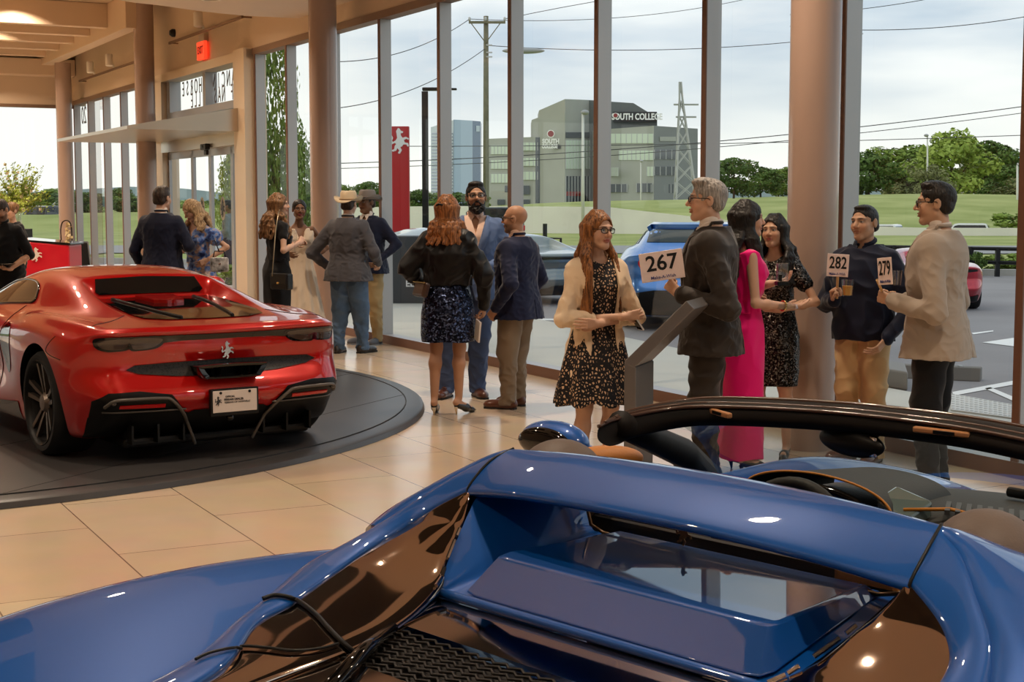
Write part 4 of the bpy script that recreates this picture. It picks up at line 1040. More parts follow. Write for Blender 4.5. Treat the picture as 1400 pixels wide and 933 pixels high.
# rear grille, exhaust, plate
def mesh_grid_mat(name, base, dark, sc):
    m = mat(name, base, .4, metal=.2); N, Lk, b = nodes(m); tc = N.new('ShaderNodeTexCoord'); v = N.new('ShaderNodeTexVoronoi'); v.inputs['Scale'].default_value = sc
    Lk.new(tc.outputs['Object'], v.inputs['Vector']); cr = N.new('ShaderNodeValToRGB'); cr.color_ramp.elements[0].color = (*dark, 1); cr.color_ramp.elements[1].color = (*base, 1); cr.color_ramp.elements[0].position = .25; cr.color_ramp.elements[1].position = .55
    Lk.new(v.outputs['Distance'], cr.inputs['Fac']); Lk.new(cr.outputs['Color'], b.inputs['Base Color']); return m
M_mesh = mesh_grid_mat('grille_mesh', rgb(34, 32, 32), rgb(4, 4, 4), 75)
g_ = [(.66, .605), (.60, .632), (.35, .640), (0, .645), (-.35, .640), (-.60, .632), (-.66, .605), (-.58, .575), (-.35, .55), (0, .535), (.35, .55), (.58, .575)]
patch('rear_grille', bv, g_, 'x', M_mesh, red, .006, .03)
hx = bv.ray_cast(Vector((-4, 0, .58)), Vector((1, 0, 0)))[0].x
exo = [tuple(p) for p in curve_pts([np.array(p) for p in ((.22, .615), (.24, .60), (.20, .54), (.17, .528), (0, .525), (-.17, .528), (-.20, .54), (-.24, .60), (-.22, .615), (0, .622))], 60, True)]
exi = [tuple(p) for p in curve_pts([np.array(p) for p in ((.185, .60), (.195, .59), (.165, .55), (.15, .542), (0, .54), (-.15, .542), (-.165, .55), (-.195, .59), (-.185, .60), (0, .604))], 60, True)]
mb = MB(); n = len(exo)
A_ = [(hx - .10, a, b) for a, b in exo]; B_ = [(hx - .115, a * .97, (b - .575) * .95 + .575) for a, b in exo]; C_ = [(hx - .11, a, b) for a, b in exi]; D_ = [(hx + .0, a, b) for a, b in exi]; E_ = [(hx + .03, a, b) for a, b in exo]
mb.v = E_ + A_ + B_ + C_ + D_
for L_ in range(4):
    for i in range(n): mb.f.append((L_ * n + i, L_ * n + (i + 1) % n, (L_ + 1) * n + (i + 1) % n, (L_ + 1) * n + i)); mb.m.append(0)
mb.f.append(tuple(4 * n + i for i in range(n))); mb.m.append(0)
ex_ = obj('exhaust_surround', mb, M_gblack, red, smooth=True, auto=40)
mb = MB()
for s in (1, -1): mb.lathe([(.03, -.05), (.034, -.055), (.034, .05), (.028, .05), (.028, -.045)], 24, (hx - .02, s * .10, .572), axis='x', cap=False)
obj('exhaust_tip', mb, M_sblack, ex_, smooth=True, auto=40)
hp = bv.ray_cast(Vector((-4, 0, .40)), Vector((1, 0, 0)))[0].x
mb = MB(); mb.box((hp - .035, 0, .375), (.03, .335, .175)); obj('plate_holder', mb, M_sblack, red, bevel=.006)
mb = MB(); mb.box((hp - .052, 0, .382), (.006, .305, .14)); pl = obj('licence_plate', mb, mat('plate_white', rgb(206, 196, 190), .4), red, bevel=.004)
M_ptxt = mat('plate_text', rgb(40, 40, 42), .5)
def rear_text(txt, y, z, size, parent, m, bold=0, x=None):
    me = text_mesh(txt, size, bold, .001); me.transform(Matrix(((0, 0, -1, x), (-1, 0, 0, y), (0, 1, 0, z), (0, 0, 0, 1)))); return obj('plate_text', me, m, parent)
rear_text('OFFICIAL', .035, .412, .016, pl, M_ptxt, .0004, hp - .056); rear_text('FERRARI DEALER', .01, .393, .018, pl, M_ptxt, .0006, hp - .056); rear_text('FERRARI OF NASHVILLE', -.015, .375, .017, pl, M_ptxt, 0, hp - .056)
hm = horse_mesh(.062, .002); hm.transform(Matrix(((0, 0, -1, hp - .0555), (-1, 0, 0, .118), (0, 1, 0, .388), (0, 0, 0, 1)))); obj('plate_mark', hm, M_ptxt, pl)
mb = MB()
for y in (.1, -.1): mb.lathe([(.001, -.004), (.009, -.004), (.009, 0)], 12, (hp - .055, y, .438), axis='x')
obj('plate_bolt', mb, M_sblack, pl)
# lower bumper: black diffuser zone with grey framed wings and red reflectors
for sg in (1, -1):
    dz = [(.10, .30), (.24, .33), (.38, .43), (.62, .475), (.80, .47), (.87, .40), (.85, .26), (.60, .2), (.1, .2)]
    dz = [(.20, .285), (.30, .33), (.40, .445), (.60, .475), (.78, .47), (.855, .42), (.845, .30), (.60, .255), (.2, .25)]
    patch('diffuser_panel', bv, [(sg * a, b) for a, b in dz][::sg], 'x', M_sblack, red, .005, .03)
    fr = [(.20, .10), (.24, .19), (.30, .30), (.40, .405), (.46, .428), (.66, .432), (.76, .425), (.80, .38)]
    xs_ = []
    path = []
    for a, b in curve_pts([np.array(p) for p in fr], 40): 
        hh = bv.ray_cast(Vector((-4, sg * a, max(b, .26))), Vector((1, 0, 0)))[0]; path.append((hh.x - .02 + (.0 if b > .26 else (.26 - b) * .3), sg * a, b))
    mb = MB(); mb.tube(path, .011, 8); obj('diffuser_frame', mb, M_fgrey, red, smooth=True)
    mb = MB(); mb.tube([(bv.ray_cast(Vector((-4, sg * a, .345)), Vector((1, 0, 0)))[0].x - .015, sg * a, .345) for a in np.linspace(.30, .80, 12)], .006, 6); obj('diffuser_edge', mb, M_fgrey, red, smooth=True)
    rf = [(.44, .372), (.72, .378), (.72, .396), (.44, .392)]
    patch('reflector', bv, [(sg * a, b) for a, b in rf][::sg], 'x', M_lens_r, red, .012, .03, 0, .008)
    mb = MB(); mb.lathe([(.001, -.012), (.014, -.012), (.016, 0)], 16, (bv.ray_cast(Vector((-4, sg * .76, .41)), Vector((1, 0, 0)))[0].x - .01, sg * .76, .41), axis='x'); obj('parking_sensor', mb, M_fgrey, red, smooth=True)
    for y in (.28, .45, .62): mb = MB(); mb.box((-.60, sg * y, .19), (.28, .014, .12)); obj('diffuser_fin', mb, M_sblack, red)
vl = [(-.845, .17), (.845, .17), (.85, .31), (.60, .27), (.32, .30), (.24, .335), (-.24, .335), (-.32, .30), (-.60, .27), (-.85, .31)]  # black valance; its full-width bottom strip is painted shadow under the tail
patch('valance_and_shade', bv, vl, 'x', M_sblack, red, .006, .03)
mb = MB(); mb.box((-.42, 0, .13), (.5, 1.3, .06)); obj('undertray', mb, M_sblack, red, bevel=.02)
mb = MB(); mb.lathe([(.001, -.02), (.022, -.015), (.026, 0)], 16, (hp + .03, 0, .268), axis='x'); obj('rear_camera', mb, M_gblack, red, smooth=True)
# seams on the tail, mirrors
for sg in (1, -1):
    seam('panel_seam', bv, [(-.33, sg * .5), (-.42, sg * .60), (-.50, sg * .72), (-.56, sg * .80)], 'z', red, .0035, None, 30)
    seam('panel_seam', bv, [(-.30, .80), (-.20, .70), (-.42, .66)], 'y+' if sg > 0 else 'y-', red, .003, None, 20)
    mi = MB(); mi.ell((1.78, sg * 1.05, .98), (.06, .12, .065), None, 20, 12); mi.tube([(1.80, sg * .86, .90), (1.79, sg * .95, .95), (1.78, sg * 1.0, .97)], .022, 8); obj('door_mirror', mi, M_red, red, smooth=True)
lp_ = MB(); lp_.ell((.0, 0, 0), (.03, .03, .01))
# ------------------------------------------------------------------ blue open car in the foreground
BP = (0.376, 2.974, 0.745); BX = .72
c_, s_ = math.cos(BP[2]), math.sin(BP[2])
blue = thing('convertible_car', 'blue open-top sports car in the foreground with black gloss rear deck panels', 'car', (BP[0] - c_ * BX, BP[1] - s_ * BX, 0), BP[2])
bbody = car_body('gts', 'body', M_blue, blue, 4); bvb = bvh_of(bbody)
for x, R, wd, yy in ((0, .343, .305, .815), (2.6, .335, .245, .83)):
    for sg in (1, -1): wheel(blue, x, sg * yy, R, R, wd, None, None, sg)
M_blueg = carpaint('paint_blue_cover', (.0, .066, .30), .18, .45, 2.5)
M_deck = mat('deck_black_chrome', rgb(196, 176, 162), .05, metal=1.0)
M_taupe = mat('leather_taupe', rgb(92, 78, 70), .6, bump=(120, .08)); M_dleather = mat('leather_dark', rgb(30, 28, 27), .62, bump=(160, .1)); M_tleather = mat('leather_tan', rgb(176, 112, 46), .5, bump=(120, .08))
M_frameb = mat('windscreen_frame', rgb(22, 18, 16), .6, spec=.2); M_stitch = mat('stitch_tan', rgb(190, 120, 40), .5)
def loft(name, rows, m, parent, nu=60, nv=24, smooth=True, thick=0, sub=0, auto=40):
    """rows: list of polylines (same count) -> smooth surface through them; hoop coordinates"""
    R_ = [curve_pts([np.array(p, float) for p in r], nu) for r in rows]
    n = min(len(r) for r in R_); cols = [curve_pts([r[i] for r in R_], nv) for i in range(n)]
    k = len(cols[0]); mb = MB(); mb.v = [(p[0] + BX, p[1], p[2]) for c in cols for p in c]
    for i in range(n - 1):
        for j in range(k - 1): mb.f.append((i * k + j, (i + 1) * k + j, (i + 1) * k + j + 1, i * k + j + 1)); mb.m.append(0)
    o = obj(name, mb, m, parent, smooth=smooth, auto=auto)
    if thick: sd = o.modifiers.new('t', 'SOLIDIFY'); sd.thickness = thick; sd.offset = -1
    return o
def mir(r): return [(p[0], -p[1], p[2]) for p in r]
# hoop (roof stowage lid): front edge, crown, rear edge, lip under
fr = [(-.003, .549, 1.141), (.010, .36, 1.153), (.022, .15, 1.158), (.024, 0, 1.159), (.022, -.15, 1.158), (.010, -.36, 1.153), (-.003, -.549, 1.141)]
f0 = [(p[0] + .004, p[1], p[2] - .03) for p in fr]
md = [(-.06, .563, 1.116), (-.058, .36, 1.142), (-.055, .15, 1.150), (-.054, 0, 1.151), (-.055, -.15, 1.150), (-.058, -.36, 1.142), (-.06, -.563, 1.116)]
rr_ = [(-.118, .567, 1.068), (-.142, .40, 1.090), (-.155, .18, 1.102), (-.158, 0, 1.104), (-.155, -.18, 1.102), (-.142, -.40, 1.090), (-.118, -.567, 1.068)]
r1 = [(p[0] - .004, p[1] * .995, p[2] - .022) for p in rr_]
r2 = [(p[0] + .05, p[1] * .97, p[2] - .028) for p in rr_]
r3 = [(.10, p[1] * .93, 1.085 - .03 * (abs(p[1]) / .56) ** 2) for p in rr_]
loft('tonneau_hoop', [f0, fr, md, rr_, r1, r2, r3], M_blue, blue, 60, 30)
# side rims and black panels
for sg in (1, -1):
    ro = [(0.0, .549, 1.141), (-.05, .620, 1.102), (-.10, .675, 1.058), (-.15, .730, 1.010), (-.22, .765, .965), (-.31, .782, .928), (-.42, .775, .902), (-.56, .69, .884), (-.71, .595, .868), (-.97, .445, .842), (-1.5, .34, .800)]
    ri_ = [(-.118, .567, 1.068), (-.145, .635, 1.028), (-.175, .675, .995), (-.21, .695, .970), (-.27, .705, .945), (-.34, .695, .925), (-.42, .668, .908), (-.58, .59, .888), (-.70, .54, .876), (-.94, .37, .848), (-1.5, .27, .803)]
    rm = [((a[0] + b[0]) / 2, (a[1] + b[1]) / 2, (a[2] + b[2]) / 2 + .010) for a, b in zip(ro, ri_)]
    rout = [(p[0], p[1] + .022 if i < 8 else p[1] + .012, p[2] - .045) for i, p in enumerate(ro)]
    rin = [(p[0], p[1] - .004, p[2] - .02) for p in ri_]
    f_ = (lambda r: r) if sg > 0 else mir
    loft('buttress_rim', [f_(rout), f_(ro), f_(rm), f_(ri_), f_(rin)], M_blue, blue, 80, 24)
    pi_ = [(-.122, .558, 1.060), (-.145, .545, 1.030), (-.17, .530, 1.005), (-.20, .517, .985), (-.235, .500, .958), (-.27, .478, .932), (-.32, .440, .905), (-.44, .385, .876), (-.6, .34, .858), (-.86, .30, .842), (-1.5, .22, .800)]
    po = [(p[0], p[1] - .002, p[2] - .006) for p in ri_]
    pm = [((a[0] + b[0]) / 2, (a[1] + b[1]) / 2, (a[2] + b[2]) / 2 + .004 * i if i < 4 else (a[2] + b[2]) / 2 + .012) for i, (a, b) in enumerate(zip(po, pi_))]
    pd = [(p[0], p[1] - .003, p[2] - .05) for p in pi_]
    loft('deck_panel', [f_(po), f_(pm), f_(pi_), f_(pd)], M_deck, blue, 90, 24)
    # inner wall of the basin
    wt = [(.13, .47, 1.07), (.0, .52, 1.075), (-.10, .545, 1.052), (-.15, .532, 1.018), (-.20, .508, .978), (-.25, .482, .942), (-.30, .448, .905)]
    wb = [(.13, .425, .958), (.06, .428, .950), (0, .430, .938), (-.08, .430, .925), (-.15, .430, .912), (-.22, .430, .900), (-.31, .432, .884)]
    wm = [((a[0] + b[0]) / 2, (a[1] * .35 + b[1] * .65) + .0, (a[2] * .4 + b[2] * .6)) for a, b in zip(wt, wb)]
    wf = [(p[0], p[1] - .10, p[2] + .002) for p in wb]
    wf2 = [(p[0], p[1] - .03, p[2] - .004) for p in wb]
    loft('basin_wall', [f_(wt), f_(wm), f_(wb), f_(wf2), f_(wf)], M_blue, blue, 60, 30)
    qt = [(.62, .83, .935), (.5, .80, .955), (.35, .74, .995), (.2, .675, 1.052), (.1, .62, 1.095), (0, .552, 1.139), (-.05, .62, 1.10), (-.1, .675, 1.056), (-.15, .73, 1.008), (-.22, .768, .950)]
    qb = [(.62, .885, .885), (.5, .885, .89), (.35, .888, .895), (.2, .89, .90), (.1, .892, .905), (0, .89, .907), (-.05, .888, .909), (-.1, .885, .911), (-.15, .882, .912), (-.22, .815, .925)]
    qm = [((a[0] + b[0]) / 2, (a[1] * .42 + b[1] * .58) + .018, (a[2] * .5 + b[2] * .5) + .012) for a, b in zip(qt, qb)]
    qi = [(p[0], p[1] - .03, p[2] - .12) for p in qt]
    loft('quarter_panel', [f_(qi), f_(qt), f_(qm), f_(qb)], M_blue, blue, 70, 24)
    # latch strips in the gap
    for k, (xa, xb) in enumerate(((-.195, -.212), (-.222, -.262), (-.282, -.298), (-.302, -.330))):
        def gp(x): return Vector((x + BX, sg * (np.interp(-x, [.15, .20, .25, .30, .34], [.534, .508, .482, .446, .425])), np.interp(-x, [.15, .20, .25, .30, .34], [1.028, .988, .952, .915, .90])))
        mb = MB(); mb.tube([gp(xa), gp(xb)], .0045, 6); obj('latch_strip', mb, M_chrome, blue)
for sg in (1, -1):
    mb = MB(); mb.tube(curve_pts([np.array(q) for q in ((.0 + BX, sg * .549, 1.1425), (-.06 + BX, sg * .5635, 1.1175), (-.118 + BX, sg * .567, 1.0695), (-.123 + BX, sg * .565, 1.05))], 24), .0032, 6); obj('shut_line', mb, M_sblack, blue, smooth=True)
# basin floor / engine cover
def bfl(u, v):
    x = .13 - .44 * u; y = -.34 + .68 * v
    return (x + BX, y, .958 - .074 * u + .002)
mb = MB(); mb.grid(bfl, 20, 20); obj('engine_cover', mb, M_blue, blue, smooth=True)
sp_ = [(.115, .34), (-.21, .375), (-.24, .365), (-.25, .33), (-.25, -.33), (-.24, -.365), (-.21, -.375), (.115, -.34)]
def zfl(x): return .958 - .074 * (.13 - x) / .44
mb = MB(); mb.prism(sp_, lambda x, y: (x + BX - (.05 if x < 0 else 0), y * 1.05, zfl(x - (.05 if x < 0 else 0)) + .003), lambda x, y: (x + BX + (.016 if x < 0 else 0), y * .95, .972 - .014 * (.115 - x))); obj('cover_spine', mb, M_blueg, blue, smooth=True, bevel=.012, seg=4, auto=30)
mb = MB(); mb.tube([(-.31 + BX, y, .884) for y in np.linspace(-.44, .44, 12)], .010, 10); obj('cover_edge', mb, M_blue, blue, smooth=True)
# rear window with trim lines, cabin glimpse behind
mb = MB(); mb.quad((.105 + BX, -.40, .965), (.105 + BX, .40, .965), (.098 + BX, .43, 1.085), (.098 + BX, -.43, 1.085)); obj('rear_window', mb, glass_mat('cabin_glass', (.86, .85, .83), .02), blue)
mb = MB(); mb.tube([(.10 + BX, .425, 1.05), (.10 + BX, .40, .975), (.10 + BX, .36, .962), (.10 + BX, 0, .960), (.10 + BX, -.36, .962), (.10 + BX, -.415, .975)], .0045, 6); obj('window_seal', mb, mat('seal_tan', rgb(122, 92, 58), .35, metal=.3), blue, smooth=True)
mb = MB(); mb.tube([(.13 + BX, .40, .995), (.13 + BX, 0, 1.0), (.13 + BX, -.40, .995)], .003, 6); obj('window_wire', mb, mat('seal_tan', (0, 0, 0)), blue, smooth=True)
me = horse_mesh(.06, .002); me.transform(Matrix(((0, 0, -1, .094 + BX), (-1, 0, 0, .12), (0, 1, 0, 1.005), (0, 0, 0, 1)))); obj('window_mark', me, mat('seal_tan', (0, 0, 0)), blue)
mb = MB(); mb.box((.20 + BX, .0, .86), (.02, 1.1, .22)); obj('rear_bulkhead', mb, M_dleather, blue)
mb = MB(); mb.box((.155 + BX, -.30, .985), (.03, .15, .07)); obj('seat_trim', mb, M_tleather, blue, bevel=.012)
# rear deck: gloss strip, mesh, lower deck to the tail
mb = MB()
def st(u, v): y = -.46 + .92 * v; return (-.318 - .15 * u + BX, y * (1 - .10 * u), .874 - .014 * u)
mb.grid(st, 6, 20); obj('deck_strip', mb, M_deck, blue, smooth=True)
mb = MB(); mb.grid(lambda u, v: (-.46 - .21 * u + BX, (-.42 + .84 * v) * (1 - .12 * u), .838 - .014 * u), 6, 12); obj('deck_mesh', mb, M_mesh, blue)
mb = MB()
for k in range(10):
    x = -.475 - .019 * k
    mb.tube([(x + BX, -.41, .848 - .001 * k)] + [(x + BX + (.007 if q % 2 else -.007), -.41 + .82 * q / 40, .850 - .001 * k) for q in range(1, 40)] + [(x + BX, .41, .848 - .001 * k)], .0035, 5)
o = obj('mesh_wires', mb, mat('mesh_wire', rgb(22, 18, 16), .45), blue, smooth=True); o['kind'] = 'stuff'
for sg in (1, -1):
    mb = MB(); mb.tube([(-.50 + BX, sg * .36, .862), (-.62 + BX, sg * .29, .858), (-.80 + BX, sg * .16, .852)], [.012, .016, .016], 10); obj('mesh_strut', mb, M_gblack, blue, smooth=True)
mb = MB(); mb.grid(lambda u, v: (-.66 - .86 * u + BX, (-.37 + .74 * v) * (1 - .2 * u), .846 - .045 * u), 10, 10); obj('tail_deck', mb, M_deck, blue, smooth=True)
# headrest fairings, seats
for sg in (1, -1):
    mb = MB(); mb.ell((.15 + BX, sg * .55, 1.042), (.115, .105, .105), None, 32, 20); obj('headrest', mb, M_taupe, blue, smooth=True)
    mb = MB(); mb.ell((.33 + BX, sg * .40, .72), (.11, .25, .33), Matrix.Rotation(-.22, 3, 'Y'), 32, 20); mb.ell((.62 + BX, sg * .40, .46), (.30, .25, .10), None, 32, 16); obj('seat', mb, M_dleather, blue, smooth=True)
    mb = MB(); mb.ell((.62 + BX, sg * .865, 1.0), (.16, .045, .042), Matrix.Rotation(.06, 3, 'Y'), 28, 14); obj('door_top_trim', mb, M_tleather, blue, smooth=True)
    m_ = thing_ = None
    mb = MB(); mb.ell((.66 + BX, sg * 1.09, 1.026), (.062, .125, .056), None, 32, 20); mb.tube([(.70 + BX, sg * .90, .93), (.69 + BX, sg * .96, .99), (.67 + BX, sg * 1.02, 1.02)], [.03, .025, .02], 10); mo = obj('door_mirror', mb, M_blue, blue, smooth=True)
    mb = MB(); mb.ell((.613 + BX, sg * 1.085, 1.024), (.020, .106, .044), None, 28, 16); obj('mirror_glass', mb, M_gblack, mo, smooth=True)
    # A pillar, base rail
    mb = MB(); mb.tube([(.42 + BX, sg * .612, 1.150), (.62 + BX, sg * .70, 1.085), (.88 + BX, sg * .80, 1.0), (1.06 + BX, sg * .885, .90)], [.034, .036, .042, .055], 12); obj('windscreen_pillar', mb, M_frameb, blue, smooth=True)
# header of the windscreen
hc = [(.44, .575, 1.165), (.50, .60, 1.184), (.60, .60, 1.195), (.68, .48, 1.203), (.74, .27, 1.208), (.765, 0, 1.210), (.74, -.27, 1.208), (.68, -.48, 1.203), (.60, -.60, 1.195), (.50, -.60, 1.184), (.44, -.575, 1.165)]
hc = [(.40, .622, 1.160), (.47, .618, 1.174), (.62, .55, 1.194), (.70, .40, 1.202), (.755, .18, 1.207), (.765, 0, 1.208), (.755, -.18, 1.207), (.70, -.40, 1.202), (.62, -.55, 1.194), (.47, -.618, 1.174), (.40, -.622, 1.160)]
def sh(dx, dz, k=1): return [(p[0] + dx, p[1] * k, p[2] + dz) for p in hc]
loft('windscreen_header', [sh(.035, -.022), sh(.03, -.004), sh(.0, .004), sh(-.03, -.004), sh(-.05, -.022), sh(-.052, -.046, .99), sh(-.02, -.062, .98), sh(.03, -.055, .98), sh(.035, -.022)], M_frameb, blue, 80, 32)
for dz, dx, r in ((.004, .012, .006), (-.012, -.047, .0055), (-.004, -.026, .004)):
    mb = MB(); mb.tube([(p[0] + dx + BX, p[1], p[2] + dz) for p in curve_pts([np.array(p) for p in hc], 60)], r, 8); obj('header_seal', mb, mat('header_seal', rgb(70, 46, 34), .3, coat=.5), blue, smooth=True)
M_clip = mat('clip_bronze', rgb(190, 134, 90), .35, metal=.3)
for y in (.46, -.02 - .10):
    for yy in (y,):
        i_ = np.interp(y, [-.60, -.55, -.40, -.18, 0, .18, .40, .55, .60], [.50, .62, .70, .755, .765, .755, .70, .62, .50])
        d = (.22 if abs(y) > .3 else .04) * (-1 if y > 0 else 1)
        mb = MB(); mb.box((i_ - .056 + BX, y, 1.182 if abs(y) < .3 else 1.176), (.016, .14, .014), Matrix.Rotation(math.atan(d * 2), 3, 'Z')); o = obj('visor_clip', mb, M_clip, blue, bevel=.004)
        mb = MB(); mb.box((i_ - .066 + BX, y - .01, 1.182 if abs(y) < .3 else 1.176), (.006, .05, .008), Matrix.Rotation(math.atan(d * 2), 3, 'Z')); obj('clip_slot', mb, M_sblack, o)
# windscreen glass
wsg = [(.52, .57, 1.17), (.72, .38, 1.19), (.785, 0, 1.195), (.72, -.38, 1.19), (.52, -.57, 1.17)]; wsb = [(1.10, .84, .885), (1.42, .5, .915), (1.52, 0, .92), (1.42, -.5, .915), (1.10, -.84, .885)]
loft('windscreen_glass', [wsg, [((a[0] + b[0]) / 2 + .02, (a[1] + b[1]) / 2, (a[2] + b[2]) / 2 + .03) for a, b in zip(wsg, wsb)], wsb], glass_mat('windscreen', (.86, .93, .92), .04), blue, 40, 16)
# cabin interior: dash, binnacle, vents, wheel, mirror
dA = [(1.48, .55, .875), (1.50, 0, .90), (1.48, -.55, .875)]; dB = [(1.2, .72, .885), (1.25, 0, .925), (1.2, -.72, .885)]; dC = [(1.0, .78, .885), (1.02, 0, .92), (1.0, -.78, .885)]; dD = [(.94, .78, .84), (.95, 0, .86), (.94, -.78, .84)]; dE = [(1.0, .78, .70), (1.0, 0, .62), (1.0, -.78, .70)]
loft('dashboard', [dA, dB, dC, dD, dE], M_dleather, blue, 40, 30)
mb = MB(); mb.grid(lambda u, v: (.90 + .36 * u + BX, .37 + (.24 - .05 * u) * math.cos(PI * v), .90 + (.095 - .03 * u) * math.sin(PI * v) ** .8), 16, 24); bn = obj('instrument_binnacle', mb, M_dleather, blue, smooth=True)
mb = MB(); mb.tube([(.90 + BX, .37 + .24 * math.cos(PI * k / 30), .902 + .095 * math.sin(PI * k / 30) ** .8) for k in range(31)], .0035, 6); obj('binnacle_stitch', mb, M_stitch, bn, smooth=True)
mb = MB(); mb.tube([(.88 + BX, .37 + .19 * math.cos(PI * k / 30), .89 + .075 * math.sin(PI * k / 30) ** .8) for k in range(31)], .012, 8); obj('binnacle_ring', mb, M_gblack, bn, smooth=True)
mb = MB(); mb.add([(.93 + BX, .20, .955), (1.02 + BX, .20, .975), (1.0 + BX, .08, .955), (.90 + BX, .10, .915), (.93 + BX, .20, .87), (1.02 + BX, .20, .87), (1.0 + BX, .08, .87), (.90 + BX, .10, .87)], [(0, 1, 2, 3), (0, 3, 7, 4), (3, 2, 6, 7), (2, 1, 5, 6), (1, 0, 4, 5)]); obj('centre_screen', mb, mat('screen_gloss', rgb(92, 104, 104), .12, coat=1), blue, bevel=.008)
mb = MB(); mb.tube([(.93 + BX, .12, .935), (1.0 + BX, .03, .94), (.98 + BX, -.12, .935), (.965 + BX, -.25, .928)], .005, 6); obj('dash_stitch', mb, M_stitch, blue, smooth=True)
mb = MB()
for k in range(16): mb.box((1.06 + BX + .012 * (k - 8) * .4, .05 - .026 * k, .937), (.12, .012, .012), Matrix.Rotation(.5, 3, 'Z'))
obj('speaker_grille', mb, mat('grille_grey', rgb(60, 58, 56), .5), blue)
mb = MB(); mb.tube([(1.32 + BX, .05, .939), (1.30 + BX, -.2, .938), (1.22 + BX, -.42, .934)], .014, 8); obj('demist_slot', mb, M_sblack, blue, smooth=True)
swp = [(.80 + BX + .08 * math.sin(a) * .35, .37 + .18 * math.cos(a), .80 + .18 * math.sin(a)) for a in np.linspace(0, 2 * PI, 41)[:-1]]
mb = MB(); mb.tube(swp, .017, 10, closed=True); mb.ell((.83 + BX, .37, .80), (.05, .07, .06)); mb.box((.82 + BX, .37, .80), (.02, .34, .03)); obj('steering_wheel', mb, M_dleather, blue, smooth=True)
mr_ = MB(); mr_.ell((.75 + BX, .155, 1.122), (.026, .115, .036), Matrix.Rotation(-.25, 3, 'Z'), 28, 16); mr_.tube([(.78 + BX, .13, 1.13), (.79 + BX, .10, 1.165)], .018, 8); mo = obj('cabin_mirror', mr_, M_sblack, blue, smooth=True)
mb = MB(); mb.box((.728 + BX, .095, 1.122), (.008, .065, .050), Matrix.Rotation(-.25, 3, 'Z')); obj('mirror_pane', mb, M_chrome, mo, bevel=.01)
mb = MB(); mb.box((1.0 + BX, 0, .45), (1.2, 1.5, .2)); obj('cabin_floor', mb, M_dleather, blue)
mb = MB(); mb.box((.60 + BX, 0, .55), (1.0, .22, .3)); obj('centre_tunnel', mb, M_dleather, blue, bevel=.04)

# cables lying over the left deck panel
def drop(px, off=.006):
    d = Vector(ray(*px)).normalized(); M = blue.matrix_world if False else Matrix.Translation(blue.location) @ Matrix.Rotation(BP[2], 4, 'Z'); Mi = M.inverted()
    o = Mi @ Vector(c_o); dd = (Mi.to_3x3() @ d)
    best = None
    for b in DECKBV:
        h = b.ray_cast(o, dd)
        if h[0] is not None and (best is None or h[3] < best[1]): best = (h[0] + (h[1] if h[1].z > 0 else -h[1]) * off, h[3])
    return None if best is None else M @ best[0]
DECKBV = [bvh_of(o) for o in blue.children if o.name.split('.')[0] in ('deck_panel', 'buttress_rim', 'deck_strip', 'tail_deck', 'body', 'deck_mesh')]
for nm, pts, lab in (('charging_cable', [(360, 823), (378, 818), (405, 824), (430, 842), (452, 866), (478, 890), (515, 906), (555, 918), (600, 935), (640, 950)], 'black cable looping down over the left gloss deck panel of the blue convertible'), ('charging_cable', [(268, 906), (290, 896), (330, 888), (365, 890), (400, 894), (435, 891), (462, 884)], 'thin black cable end lying low on the left deck panel of the convertible')):
    P_ = [drop(p) for p in curve_pts([np.array(p, float) for p in pts], 60)]; P_ = [p for p in P_ if p is not None]
    mb = MB(); mb.tube(P_, .0048 if len(pts) > 8 else .003, 8); o = obj(nm, mb, M_sblack, smooth=True); tag(o, lab, 'cable')
